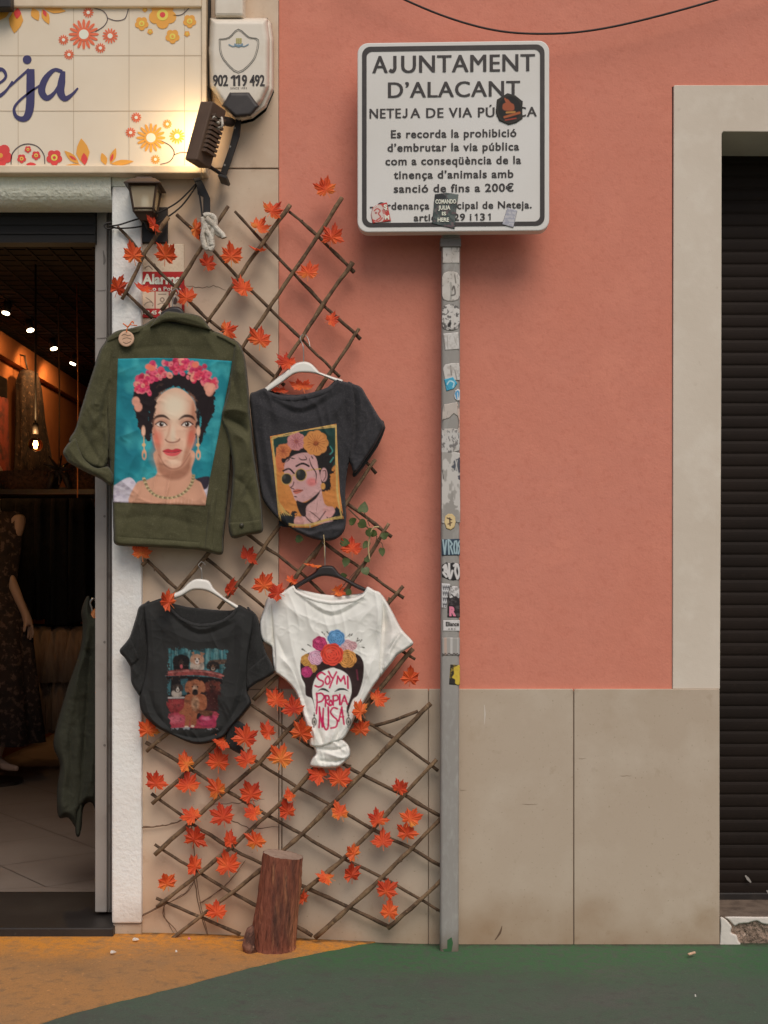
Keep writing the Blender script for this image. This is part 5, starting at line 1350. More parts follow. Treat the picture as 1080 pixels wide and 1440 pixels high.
def portrait(p):
    """a plain generic woman with flowers in her hair on a teal ground"""
    rr = random.Random(4)
    u0 = p.u.copy(); inner = (np.abs(p.u - 594) < 300); p.fill((34, 128, 138)); p.mottle((24, 100, 114), 120, .35, .7, .8, 2); p.mottle((66, 160, 164), 90, .52, .8, .7, 5); p.mottle((26, 108, 120), 22, .5, .8, .35, 7)
    p.poly([(282, 960), (300, 940), (370, 905), (410, 960), (415, 1060), (270, 1060)], (190, 182, 190), 5); p.poly([(720, 960), (770, 920), (790, 940), (770, 1060), (700, 1060)], (184, 176, 186), 5)
    for k in range(26): p.ell(rr.uniform(285, 400), rr.uniform(930, 1045), 11, 7, rr.choice(((204, 198, 204), (160, 150, 164), (176, 168, 180))), 4, .7)
    for k in range(10): p.ell(rr.uniform(725, 770), rr.uniform(950, 1045), 9, 6, rr.choice(((204, 198, 204), (160, 150, 164))), 4, .7)
    p.poly([(690, 920), (770, 900), (760, 960), (720, 960)], (46, 40, 50), 5)
    p.poly([(440, 400), (400, 440), (386, 490), (392, 560), (405, 610), (420, 660), (455, 720), (480, 700), (470, 560), (600, 440), (720, 560), (716, 740), (748, 690), (770, 620), (795, 580), (804, 500), (790, 420), (700, 380), (540, 390)], (34, 26, 28), 5, rough=8)
    p.poly([(498, 770), (508, 880), (462, 915), (400, 938), (385, 1060), (735, 1060), (735, 945), (700, 912), (680, 870), (690, 770)], (196, 146, 120), 6)
    p.poly([(512, 800), (540, 846), (590, 866), (646, 846), (676, 796), (672, 868), (636, 908), (590, 918), (545, 906), (514, 866)], (152, 102, 80), 16, .85)
    p.u = 594 + (p.u - 594) * (1.13 + .10 * np.clip((p.v - 660) / 200, 0, 1))
    p.poly([(590, 452), (524, 482), (478, 545), (466, 620), (470, 700), (490, 780), (532, 838), (585, 858), (640, 842), (690, 775), (718, 690), (722, 600), (706, 520), (650, 466)], (218, 174, 148), 5)
    p.ell(560, 800, 90, 60, (196, 142, 116), 60, .5); p.ell(520, 560, 40, 90, (200, 150, 124), 40, .5); p.ell(690, 580, 34, 90, (188, 134, 108), 34, .6); p.ell(596, 560, 60, 70, (234, 198, 172), 60, .6); p.ell(540, 700, 34, 24, (230, 184, 158), 24, .6)
    p.poly([(700, 520), (722, 600), (718, 690), (690, 775), (640, 845), (662, 750), (684, 650)], (166, 108, 84), 16, .75); p.poly([(470, 570), (466, 620), (470, 700), (490, 780), (515, 810), (512, 745), (490, 660)], (170, 110, 86), 14, .75)
    p.ell(500, 705, 30, 44, (206, 96, 78), 30, .6); p.ell(694, 700, 26, 44, (190, 78, 62), 30, .6); p.ell(590, 540, 70, 50, (236, 204, 180), 50, .6); p.ell(590, 826, 34, 16, (226, 186, 160), 14, .6); p.line([(500, 790), (536, 842), (586, 862), (640, 846), (688, 785)], 7, (140, 88, 70), 7, .7); p.line([(556, 806), (584, 812), (612, 804)], 6, (186, 132, 108), 8, .7)
    p.u = u0
    p.poly([(590, 438), (520, 478), (474, 550), (468, 640), (445, 600), (470, 480), (560, 425)], (34, 26, 28), 6, rough=6); p.poly([(590, 438), (660, 462), (708, 515), (724, 610), (748, 560), (720, 470), (650, 425)], (34, 26, 28), 6, rough=6)
    p.poly([(474, 540), (500, 520), (486, 620), (482, 700), (466, 690), (456, 610)], (34, 26, 28), 8, rough=8); p.poly([(700, 520), (722, 545), (730, 620), (716, 700), (704, 690), (708, 600)], (34, 26, 28), 8, rough=8)
    for s_ in (-1, 1):
        X = lambda v: 594 + s_ * v * .93
        p.line([(X(26), 612), (X(58), 594), (X(94), 598), (X(114), 616)], 15, (40, 28, 27), 6, .95, True)
        p.ell(X(66), 622, 40, 18, (168, 116, 94), 16, .6)
        p.ell(X(70), 634, 34, 17, (178, 126, 104), 12, .7); p.poly([(X(42), 640), (X(56), 628), (X(76), 625), (X(96), 634), (X(84), 646), (X(60), 647)], (214, 200, 188), 4)
        p.ell(X(70), 636, 11, 12, (58, 38, 30), 4); p.ell(X(70), 636, 5, 5, (22, 16, 16), 3); p.ell(X(66), 632, 3, 3, (220, 214, 206), 2)
        p.line([(X(40), 640), (X(56), 626), (X(78), 622), (X(102), 636)], 6, (40, 28, 26), 4); p.line([(X(48), 646), (X(70), 651), (X(92), 645)], 3, (140, 92, 76), 4, .8)
        p.line([(X(50), 664), (X(72), 670), (X(96), 660)], 4, (196, 146, 124), 8, .7)
    p.line([(572, 640), (566, 680), (552, 710)], 9, (192, 142, 118), 10, .7); p.ell(588, 690, 13, 40, (234, 200, 176), 14, .6); p.line([(550, 714), (562, 724), (586, 728), (612, 722), (622, 710)], 7, (134, 80, 66), 5, .85); p.ell(586, 740, 26, 8, (196, 146, 122), 8, .6)
    p.poly([(534, 772), (560, 760), (583, 765), (606, 758), (634, 768), (608, 776), (583, 778), (558, 777)], (182, 56, 66), 4); p.poly([(540, 774), (583, 779), (630, 770), (612, 792), (584, 798), (556, 792)], (206, 86, 88), 4); p.line([(536, 773), (560, 777), (584, 779), (610, 775), (632, 769)], 3, (110, 34, 42), 3)
    for s_, x in ((0, 440), (1, 714)):
        p.ell(x - 2 + 4 * s_, 670, 10, 26, (214, 168, 142), 5); p.line([(x, 700), (x + 2, 780)], 5, (200, 160, 110), 4); p.ell(x, 740, 9, 9, (206, 164, 112), 4); p.ell(x + 2, 790, 12, 26, (206, 150, 112), 4); p.ell(x + 2, 795, 6, 14, (40, 132, 140), 4)
    n = catmull([(440, 910), (465, 965), (510, 1000), (580, 1008), (640, 985), (680, 940), (692, 895)], 9, False)
    for k, q in enumerate(n): p.ell(q[0], q[1], 8, 6, ((150, 132, 96), (196, 178, 136), (110, 96, 72))[k % 3], 4)
    for k in range(8): p.line([(560 + k * 18, 1010 + (k % 2) * 4), (556 + k * 18, 1050)], 3, (214, 170, 144), 3, .6)
    cr_ = catmull([(440, 470), (430, 420), (490, 370), (560, 350), (640, 330), (700, 360), (760, 400), (780, 430)], 8, False)
    for k in range(150):
        q = cr_[rr.randrange(len(cr_))]; x, y = q[0] + rr.uniform(-34, 34), q[1] + rr.uniform(-30, 46) * (0.4 if q[0] < 460 or q[0] > 740 else 1)
        r_ = rr.uniform(10, 21); c_ = rr.choice(((196, 50, 92), (214, 84, 110), (226, 118, 122), (176, 34, 70), (230, 140, 122), (204, 62, 84)))
        p.ell(x, y, r_, r_ * rr.uniform(.5, .9), c_, 4, .92, rr.uniform(0, 180)); p.ell(x + 3, y + 3, r_ * .35, r_ * .25, (146, 28, 60), 4, .6)
    for x, y in ((465, 345), (480, 352), (700, 335)): p.ell(x, y, 18, 15, (226, 112, 92), 5)
    for x, y in ((400, 520), (412, 548), (764, 448), (784, 452), (772, 470)): p.ell(x, y, 20, 24, (226, 150, 128), 6, .9)
body.patch('printed_panel', [c4(*p) for p in ((309, 304), (500, 300), (700, 303), (887, 316), (884, 340), (868, 430), (842, 560), (828, 640), (800, 780), (772, 920), (752, 1048), (520, 1040), (284, 1031), (292, 800), (300, 560))], M['paint'], jk, 0.003, 1.0, portrait, (80, 420), .27778)
pt = empty('swing_tag', P(176, 476, -0.15), 'round kraft paper swing tag tied with orange ribbon to the jacket shoulder', 'tag')
Cloth([(177.5 + 11.3 * math.cos(a * .3927), 476.5 + 11.3 * math.sin(a * .3927)) for a in range(16)], -0.118, 0.002, 1.5, rumple=(0, 9)).build('tag_card', M['pricetag'], pt, 1.0)
bm = bmesh.new()
for pts in ([(171, 472), (175, 470), (180, 472), (184, 471)], [(172, 477), (178, 475), (185, 477)], [(173, 481), (178, 483), (184, 480)]): ribbon(bm, pts, .8, -0.1205)
bm_obj('tag_print', bm, M['crack'], pt)
M['ribbon'] = mat('orange_ribbon', C(206, 104, 48), .6)
bm = bmesh.new(); ptube(bm, [(178, 467, -.1205), (179, 461, -.119), (183, 457, -.117), (193, 458, -.112)], -0.14, .0016); ptube(bm, [(180, 460, -.119), (186, 452, -.115), (188, 455, -.115)], -0.14, .002); ptube(bm, [(180, 460, -.119), (173, 455, -.115)], -0.14, .002); bm_obj('tag_ribbon', bm, M['ribbon'], pt, True)

# ------------------------------------------------------------------ charcoal shirt with the sunglasses print
t1 = empty('t_shirt', P(430, 760, -0.08), 'charcoal short sleeved shirt printed with a woman in round sunglasses on orange', 'shirt')
s1 = Cloth([c5(*p) for p in ((150, 250), (180, 275), (250, 296), (330, 300), (420, 284), (500, 262), (560, 236), (588, 208), (602, 193), (650, 210), (700, 228), (716, 300), (714, 450), (700, 600), (686, 690), (668, 780), (656, 900), (658, 1000), (662, 1070), (645, 1160), (580, 1212), (480, 1212), (400, 1185), (330, 1150), (240, 1090), (150, 985), (118, 900), (90, 650), (62, 450), (50, 300), (90, 272))], -0.066, 0.020, 3.6,
    [([c5(180, 300), c5(380, 375), c5(590, 250)], .005, 5), ([c5(190, 330), c5(380, 408), c5(620, 280)], -.004, 4), ([c5(220, 420), c5(390, 470), c5(600, 380)], .003, 8), ([c5(650, 330), c5(655, 600), c5(635, 900)], -.008, 8), ([c5(620, 300), c5(640, 500), c5(640, 700)], .005, 6), ([c5(120, 350), c5(150, 600), c5(200, 900)], .007, 8), ([c5(100, 500), c5(140, 800), c5(230, 1050)], -.007, 6), ([c5(150, 300), c5(190, 480), c5(180, 600)], -.004, 6),
     ([c5(250, 1100), c5(440, 1160), c5(640, 1100)], -.008, 5), ([c5(400, 1190), c5(520, 1150), c5(640, 1140)], .008, 5), ([c5(300, 1125), c5(420, 1170)], .007, 5), ([c5(520, 1120), c5(500, 1200)], -.006, 4), ([c5(590, 1110), c5(560, 1200)], .006, 4), ([c5(640, 980), c5(560, 1110), c5(440, 1180)], .005, 5), ([c5(660, 300), c5(560, 450)], .005, 8), ([c5(90, 330), c5(240, 440)], .005, 9)], (0.005, 22), 12)
s1.build('body', M['charcoal'], t1, 1.6)
s1s = Cloth([c5(*p) for p in ((668, 216), (710, 226), (757, 247), (792, 305), (832, 372), (867, 430), (900, 490), (850, 600), (790, 690), (735, 772), (708, 789), (694, 745), (676, 690), (676, 500), (668, 350))], -0.060, 0.022, 3.6,
    [([c5(740, 270), c5(760, 420), c5(720, 620)], .008, 7), ([c5(712, 300), c5(722, 480), c5(700, 700)], -.009, 5), ([c5(790, 340), c5(780, 470)], -.005, 5)], (0.005, 16), 13)
s1s.build('sleeve', M['charcoal'], t1, 1.4)
s1s.patch('cuff', [c5(*p) for p in ((690, 700), (740, 590), (790, 490), (832, 408), (868, 430), (900, 490), (850, 600), (790, 690), (735, 772), (708, 789))], M['charcoal'], t1, .006, 1.3, r=3)
s1.patch('neck_rib', [c5(*p) for p in ((150, 252), (180, 277), (250, 298), (330, 302), (420, 286), (500, 264), (560, 238), (588, 210), (606, 212), (596, 238), (560, 272), (500, 300), (420, 322), (330, 336), (250, 328), (190, 304))], M['charcoal'], t1, .003, 1.4)
Cloth([c5(*p) for p in ((120, 265), (180, 268), (300, 292), (420, 285), (520, 262), (620, 190), (640, 330), (380, 420), (130, 350))], -0.052, 0.006, 3, rumple=(.002, 20), seed=3).build('back_panel', M['charcoal'], t1, 2.0)
Cloth([c5(*p) for p in ((880, 462), (906, 490), (904, 520), (862, 618), (775, 745), (716, 812), (704, 780), (780, 640))], -0.050, 0.006, 2, rumple=(.002, 20), seed=3).build('sleeve_inner_shade', M['blackcotton'], t1, 1.5)  # inner sleeve layer in darker cotton: shade of the opening put into colour
def tone(p, k, sat=1.0):
    """the ink of a faded print: darker and less saturated"""
    g = p.c.mean(1, keepdims=True); p.c = np.clip((g + (p.c - g) * sat) * k, 0, 1)
def shades(p):
    rr = random.Random(8)
    p.fill((206, 128, 54)); p.mottle((216, 140, 62), 60, .4, .8, .7)
    p.poly([(190, 560), (600, 480), (605, 720), (570, 760), (560, 640), (480, 560), (330, 560), (250, 640), (200, 700)], (36, 68, 62), 5, smooth=False); p.mottle((50, 84, 72), 40, .6, .8, .0)
    p.poly([(215, 690), (230, 640), (290, 600), (330, 640), (300, 700), (250, 780), (225, 760)], (206, 112, 62), 4)
    p.poly([(255, 705), (300, 660), (360, 625), (440, 600), (530, 600), (575, 640), (588, 690), (575, 770), (580, 780), (556, 820), (562, 880), (530, 908), (505, 900), (500, 860), (470, 780), (440, 690), (360, 670), (290, 715), (266, 735)], (38, 34, 34), 4, rough=8)
    p.poly([(275, 720), (300, 695), (350, 668), (420, 660), (468, 690), (485, 760), (505, 850), (500, 890), (460, 930), (420, 960), (375, 974), (340, 962), (322, 920), (300, 868), (276, 830), (268, 770)], (206, 156, 152), 4)
    p.poly([(500, 880), (510, 930), (530, 990), (590, 1015), (600, 1060), (570, 1100), (400, 1115), (330, 1090), (380, 1060), (400, 1000), (440, 950), (480, 900)], (206, 158, 152), 4)
    p.poly([(345, 965), (400, 975), (470, 925), (500, 895), (470, 950), (410, 1000), (405, 1060), (372, 1050)], (44, 36, 36), 4)
    p.ell(520, 800, 22, 44, (206, 156, 152), 4); p.line([(515, 775), (530, 775), (532, 810), (518, 835)], 6, (90, 56, 54)); p.ell(514, 872, 15, 20, (220, 150, 70), 4)
    p.ell(442, 845, 32, 26, (224, 106, 102), 16, .8)
    p.line([(345, 745), (385, 728), (425, 745)], 12, (38, 32, 32)); p.line([(262, 775), (300, 762), (330, 790)], 11, (38, 32, 32))
    p.ell(284, 826, 36, 38, (196, 158, 84), 3); p.ell(284, 826, 31, 33, (46, 46, 42), 3); p.ell(374, 800, 37, 41, (196, 158, 84), 3); p.ell(374, 800, 32, 36, (46, 46, 42), 3); p.ell(268, 812, 10, 14, (84, 84, 76), 10, .7); p.ell(360, 784, 10, 14, (84, 84, 76), 10, .7)
    p.line([(316, 812), (328, 800), (340, 802)], 6, (196, 158, 84)); p.line([(408, 775), (450, 766), (500, 762)], 6, (196, 158, 84))
    p.line([(330, 845), (322, 870), (308, 880), (330, 890)], 6, (70, 44, 42)); p.poly([(326, 900), (350, 890), (388, 896), (370, 912), (345, 922), (330, 914)], (196, 104, 84), 3); p.line([(326, 904), (350, 903), (388, 896)], 4, (70, 36, 34))
    for pts in (((280, 720), (300, 700), (290, 680)), ((360, 690), (380, 705), (410, 700), (400, 680)), ((300, 690), (340, 700)), ((425, 690), (440, 740), (470, 790), (468, 850)), ((440, 680), (452, 700)), ((330, 935), (350, 940))): p.line(list(pts), 7, (44, 34, 36), taper=True)
    for x, y, r_, c_, d_ in ((345, 588, 58, (202, 132, 130), (150, 78, 84)), (262, 650, 46, (212, 122, 66), (160, 76, 44)), (468, 598, 80, (220, 140, 68), (166, 84, 40))):
        for k in range(9):
            a = 2 * math.pi * k / 9; p.ell(x + .62 * r_ * math.cos(a), y + .62 * r_ * math.sin(a), r_ * .40, r_ * .40, c_, 3)
        for k in range(18):
            a = 2 * math.pi * k / 18 + .1; p.line([(x + .1 * r_ * math.cos(a), y + .1 * r_ * math.sin(a)), (x + rr.uniform(.6, .9) * r_ * math.cos(a), y + rr.uniform(.6, .9) * r_ * math.sin(a))], 3.5, d_, 3, .8)
        p.ell(x, y, r_ * .14, r_ * .14, d_, 3)
    p.line([(560, 620), (575, 650), (558, 670)], 8, (60, 140, 130)); p.line([(560, 720), (580, 690)], 8, (60, 140, 130))
    p.poly([(230, 1050), (330, 1040), (345, 1075), (330, 1130), (230, 1130)], (36, 40, 44), 4, rough=14); p.poly([(555, 1030), (620, 1010), (640, 1080), (575, 1100), (540, 1070)], (36, 38, 42), 4, rough=14)
    p.poly([(330, 1090), (350, 1062), (400, 1080), (380, 1120), (340, 1120)], (208, 150, 140), 4); p.poly([(520, 1010), (570, 1000), (590, 1030), (560, 1070), (520, 1050)], (212, 152, 144), 4)
    p.line([(400, 1060), (440, 1100), (480, 1095), (530, 1030)], 6, (50, 40, 42)); p.line([(430, 1030), (470, 1060), (500, 1090)], 5, (90, 60, 58)); p.line([(480, 960), (470, 1040)], 3, (120, 80, 76), 3, .6)
    for k in range(6): p.line([(212 + k * 9, 930 + k * 14), (225 + k * 12, 1000 + k * 8), (240 + k * 16, 1060)], 5, (206, 170, 90), taper=True)
    G_ = (204, 168, 92)
    for d_ in (0, 1, 2):
        j = lambda: rr.uniform(-9, 9)
        p.line([(188 + j(), 566 + j() + d_ * 6), (300, 540 + j()), (450, 502 + j()), (595 + j(), 486 + d_ * 5)], 6, G_); p.line([(593 + j() * .6, 490), (596 + j(), 700), (606 + j(), 900), (634 + j() * .6, 1070)], 6, G_)
        p.line([(634, 1066 + j()), (520, 1090 + j()), (420, 1120 + j()), (300, 1118 + j())], 6, G_); p.line([(192 + j() * .6, 570), (206 + j(), 750), (220 + j(), 930), (238 + j(), 1090)], 6, G_)
    p.line([(432, 1118), (434, 1160)], 7, (196, 186, 176), taper=True)
    p.mottle((60, 52, 48), 10, .62, .9, .25, 3); tone(p, .80, .92)
s1.patch('print', [c5(*p) for p in ((178, 556), (600, 476), (608, 700), (622, 920), (646, 1078), (520, 1106), (436, 1136), (300, 1132), (238, 1128), (222, 960), (202, 750))], M['paint'], t1, .0012, 1.0, shades, (340, 490), .2222)
bm = bmesh.new(); ptube(bm, [(455, 752), (456, 762), (456.5, 785)], -0.11, .0014); o = bm_obj('string', bm, M['thread'], None, True); tag(o, 'short white string between the sunglasses shirt hem and the black hanger', 'string')

# ------------------------------------------------------------------ black shirt with the dogs print
t2 = empty('t_shirt', P(275, 1046, -0.08), 'black short sleeved shirt printed with dogs around a red vintage car', 'shirt')
s2_poly = [c6(*p) for p in ((330, 240), (360, 282), (410, 335), (450, 368), (520, 400), (580, 408), (650, 402), (720, 380), (775, 340), (812, 296), (832, 285), (880, 312), (925, 342), (920, 440), (898, 560), (884, 700), (882, 850), (900, 900), (905, 940), (850, 1010), (780, 1090), (720, 1160), (620, 1198), (520, 1200), (400, 1150), (280, 1090), (190, 1000), (170, 930), (174, 868), (200, 760), (214, 640), (212, 500), (200, 390), (192, 310), (196, 284), (250, 262))]
s2 = Cloth(s2_poly, -0.064, 0.020, 3.6,
    [([c6(370, 310), c6(560, 445), c6(780, 375)], .005, 5), ([c6(350, 330), c6(560, 478), c6(800, 400)], -.004, 4), ([c6(300, 420), c6(560, 530), c6(840, 470)], .003, 8), ([c6(240, 340), c6(262, 620), c6(270, 980)], .008, 9), ([c6(300, 360), c6(330, 600)], -.004, 7), ([c6(850, 380), c6(830, 700), c6(770, 1000)], .009, 9), ([c6(800, 400), c6(790, 620)], -.004, 6), ([c6(200, 880), c6(240, 1020), c6(340, 1110)], .008, 7), ([c6(230, 850), c6(280, 1000), c6(380, 1110)], -.006, 5),
     ([c6(330, 1115), c6(560, 1165), c6(740, 1110)], -.007, 5), ([c6(400, 1150), c6(560, 1185), c6(700, 1150)], .005, 4), ([c6(740, 1080), c6(830, 930), c6(860, 760)], -.009, 6), ([c6(700, 1150), c6(830, 1010), c6(895, 910)], .009, 6), ([c6(640, 1180), c6(760, 1060)], -.006, 4), ([c6(860, 350), c6(760, 480)], .005, 9), ([c6(230, 320), c6(330, 460)], .005, 9)], (0.005, 22), 15)
M['print_black'] = M['paint']
s2L = Cloth([c6(*p) for p in ((240, 268), (200, 276), (175, 290), (160, 312), (145, 370), (100, 505), (38, 585), (75, 637), (108, 690), (116, 794), (150, 858), (178, 880), (215, 760), (228, 620), (230, 450))], -0.058, 0.022, 3.6,
    [([c6(180, 330), c6(170, 520), c6(140, 640)], .008, 7), ([c6(215, 330), c6(210, 560), c6(185, 800)], -.009, 5), ([c6(120, 690), c6(160, 760)], .006, 6), ([c6(190, 420), c6(190, 700)], .006, 5), ([c6(130, 560), c6(150, 700), c6(140, 800)], -.005, 5)], (0.005, 16), 16)
s2L.build('sleeve', M['blackcotton'], t2, 1.5)
s2L.patch('cuff', [c6(*p) for p in ((100, 505), (118, 520), (150, 590), (168, 640), (140, 668), (108, 690), (75, 637), (38, 585))], M['blackcotton'], t2, .006, 1.3, r=3)
s2R = Cloth([c6(*p) for p in ((880, 300), (905, 316), (946, 358), (968, 440), (984, 520), (1006, 600), (1062, 720), (1000, 772), (940, 802), (900, 832), (882, 856), (868, 780), (872, 600), (886, 420))], -0.058, 0.022, 3.6,
    [([c6(930, 380), c6(945, 520), c6(930, 700)], .008, 7), ([c6(905, 360), c6(896, 560), c6(890, 760)], -.009, 5), ([c6(960, 470), c6(980, 580)], -.004, 5)], (0.005, 16), 17)
s2R.build('sleeve', M['blackcotton'], t2, 1.5)
s2R.patch('cuff', [c6(*p) for p in ((878, 760), (890, 712), (940, 668), (1008, 612), (1062, 720), (1000, 772), (940, 802), (900, 832), (882, 856))], M['blackcotton'], t2, .006, 1.3, r=3)
s2.patch('neck_rib', [c6(*p) for p in ((330, 242), (360, 284), (410, 337), (450, 370), (520, 402), (580, 410), (650, 404), (720, 382), (775, 342), (812, 298), (824, 318), (790, 362), (730, 402), (655, 426), (580, 432), (515, 424), (440, 390), (395, 352), (345, 296), (320, 250))], M['blackcotton'], t2, .003, 1.4)
Cloth([c6(*p) for p in ((340, 262), (400, 278), (480, 296), (560, 306), (680, 318), (780, 320), (830, 300), (840, 400), (580, 470), (340, 380))], -0.052, 0.006, 3, rumple=(.002, 20), seed=3).build('back_panel', M['blackcotton'], t2, 2.0)
Cloth([c6(*p) for p in ((760, 1080), (820, 1050), (880, 1095), (860, 1150), (800, 1170), (860, 1240), (850, 1275), (770, 1235), (735, 1195))], -0.052, 0.024, 4, rumple=(.006, 10), seed=8).build('knotted_hem', M['blackcotton'], t2, 1.5)
def dogs(p):
    rr = random.Random(3)
    B_ = (42, 42, 41)
    p.fill((60, 118, 124)); p.mottle((34, 74, 80), 40, .4, .75, .9, 2, 1.6, .25); p.mottle((110, 156, 156), 30, .58, .75, .7, 6, 1.8, .25)
    for x in (378, 412, 470, 520, 600, 634, 720): p.line([(x, 540), (x + 3, 730)], 5, (26, 50, 56), 4, .8)
    p.poly([(640, 650), (785, 645), (785, 672), (640, 676)], (96, 66, 48), 4, .9)
    def dog(x, y, r_, c_, face, muz):
        p.ell(x - r_ * .75, y - r_ * .1, r_ * .32, r_ * .62, c_, 5, 1, 15); p.ell(x + r_ * .75, y - r_ * .1, r_ * .32, r_ * .62, c_, 5, 1, -15)
        p.ell(x, y, r_ * .8, r_ * .85, c_, 5); p.ell(x, y + r_ * .25, r_ * .28, r_ * .5, face, 6); p.ell(x, y + r_ * .42, r_ * .3, r_ * .26, muz, 5)
        p.ell(x - r_ * .28, y - r_ * .08, 5, 5, (20, 16, 14), 3); p.ell(x + r_ * .28, y - r_ * .08, 5, 5, (20, 16, 14), 3); p.ell(x, y + r_ * .34, r_ * .14, r_ * .1, (16, 14, 14), 3)
    p.ell(445, 690, 52, 60, (30, 26, 26), 5); dog(445, 655, 52, (32, 28, 28), (60, 46, 42), (70, 52, 46)); p.ell(446, 692, 9, 14, (186, 80, 84), 4)
    p.ell(550, 690, 46, 50, (190, 170, 152), 5); dog(550, 645, 42, (176, 132, 104), (206, 190, 176), (206, 190, 178)); p.poly([(512, 600), (530, 592), (535, 630)], (150, 104, 78), 4, smooth=False); p.poly([(570, 595), (602, 604), (578, 634)], (150, 104, 78), 4, smooth=False)
    dog(655, 690, 40, (44, 36, 34), (120, 84, 62), (150, 130, 116))
    p.poly([(330, 728), (430, 712), (560, 712), (670, 728), (745, 755), (738, 776), (640, 758), (540, 748), (440, 752), (345, 752)], (150, 66, 62), 4); p.line([(340, 735), (480, 720), (620, 728), (735, 758)], 8, (186, 116, 106), 4, .8)
    p.poly([(345, 756), (460, 752), (640, 762), (735, 780), (715, 900), (712, 1090), (360, 1090), (345, 900)], (30, 24, 26), 5, smooth=False)
    p.poly([(352, 790), (380, 770), (372, 880), (350, 880)], (58, 108, 116), 4, smooth=False); p.poly([(440, 775), (490, 772), (482, 880), (450, 880)], (50, 92, 100), 4, smooth=False)
    p.ell(415, 870, 34, 30, (176, 162, 148), 5); dog(422, 835, 34, (60, 50, 46), (190, 178, 166), (180, 166, 152))
    p.line([(345, 898), (462, 896)], 12, (170, 160, 154), 4); p.poly([(345, 908), (470, 906), (472, 1000), (345, 1000)], (140, 40, 42), 4, smooth=False); p.ell(405, 945, 44, 24, (160, 56, 56), 14, .8)
    dog(655, 830, 56, (104, 48, 36), (76, 40, 34), (90, 50, 42)); p.ell(655, 920, 62, 80, (70, 30, 28), 14, .9)
    p.poly([(345, 1010), (470, 998), (560, 1040), (600, 990), (700, 1000), (705, 1095), (345, 1095)], (172, 52, 70), 5); p.ell(625, 1050, 66, 44, (182, 40, 84), 10); p.ell(405, 1040, 56, 26, (206, 96, 112), 20, .8); p.ell(610, 1035, 26, 12, (220, 110, 140), 12, .7)
    p.poly([(480, 880), (600, 880), (612, 960), (575, 990), (550, 1010), (545, 1070), (525, 1092), (505, 1080), (508, 1020), (500, 1060), (494, 1098), (468, 1096), (470, 1020), (430, 1000), (462, 960)], (158, 88, 52), 5); p.mottle((120, 62, 38), 14, .7, .9, .0)
    p.ell(538, 935, 26, 46, (186, 140, 104), 14, .8); dog(537, 830, 62, (164, 96, 60), (200, 160, 130), (54, 40, 36)); p.ell(537, 868, 20, 14, (44, 32, 30), 4)
    p.ell(480, 1092, 14, 9, (206, 180, 156), 4); p.ell(520, 1086, 12, 8, (206, 180, 156), 4); p.poly([(560, 985), (640, 985), (650, 1010), (600, 1020)], (110, 66, 44), 6)
    p.poly([(350, 1100), (505, 1092), (505, 1136), (380, 1134)], (140, 142, 148), 5, smooth=False); p.poly([(595, 1104), (694, 1096), (690, 1126), (620, 1136)], (146, 148, 152), 5, smooth=False); p.poly([(500, 1096), (600, 1100), (600, 1140), (500, 1140)], (34, 32, 34), 5, smooth=False)
    d, _, _ = sdist(p.u, p.v, [(345, 556), (772, 566), (752, 720), (738, 790), (716, 900), (704, 1000), (694, 1120), (350, 1126), (338, 900), (335, 740)])
    p.mottle((30, 26, 26), 34, .50, .78, .55, 13); p.mottle((190, 150, 120), 9, .74, .9, .25, 14); p.mottle((26, 22, 24), 8, .66, .85, .45, 15); tone(p, .72, .88)
    n = vnoise(p.u, p.v, 16, 31) * .6 + vnoise(p.u, p.v, 6, 33) * .4
    p.put(np.clip((n * 46 - d) / 5, 0, 1), C(*B_)); p.mottle((41, 41, 43), 60, .45, .8, 0)
s2.build('body', M['paint'], t2, 0.95, dogs, (160, 790), .213)

# ------------------------------------------------------------------ white shirt with the lettered portrait
t3 = empty('t_shirt', P(466, 1080, -0.08), 'white short sleeved shirt printed with a flower crown, black hair and pink hand lettering', 'shirt')
s3 = Cloth([c7(*p) for p in ((268, 186), (290, 212), (330, 232), (420, 262), (500, 275), (580, 270), (650, 256), (692, 236), (705, 212), (722, 194), (760, 214), (806, 240), (818, 330), (812, 450), (806, 580), (800, 680), (796, 742), (762, 792), (720, 860), (680, 930), (640, 1000), (602, 1078), (570, 1120), (500, 1150), (430, 1170), (372, 1160), (366, 1105), (330, 980), (290, 850), (240, 780), (185, 735), (158, 708), (156, 600), (146, 470), (136, 360), (132, 290), (150, 255), (200, 228))], -0.066, 0.020, 3.2,
    [([c7(320, 250), c7(500, 345), c7(680, 262)], .004, 5), ([c7(300, 250), c7(500, 372), c7(700, 275)], -.0035, 4), ([c7(260, 330), c7(480, 430), c7(720, 340)], .0025, 8), ([c7(230, 330), c7(260, 560), c7(330, 800)], .006, 8), ([c7(270, 700), c7(340, 900), c7(390, 1120)], -.006, 5), ([c7(760, 600), c7(700, 800), c7(610, 1020)], .007, 7), ([c7(700, 760), c7(620, 960), c7(560, 1110)], -.006, 5), ([c7(420, 1060), c7(450, 1150)], -.006, 4), ([c7(520, 1060), c7(490, 1150)], .007, 4), ([c7(395, 1060), c7(400, 1150)], .006, 3.5), ([c7(560, 1040), c7(530, 1130)], -.006, 3.5), ([c7(470, 1090), c7(450, 1160)], .006, 3.5), ([c7(350, 980), c7(420, 1140)], .006, 4), ([c7(620, 1000), c7(540, 1120)], .006, 4),
     ([c7(190, 620), c7(260, 700), c7(310, 820)], .006, 6), ([c7(200, 280), c7(330, 400)], .004, 8), ([c7(770, 300), c7(660, 420)], .004, 8), ([c7(170, 500), c7(230, 640)], -.005, 5), ([c7(780, 480), c7(740, 640)], -.005, 6), ([c7(790, 300), c7(780, 450)], .005, 6)], (0.0045, 20), 18)
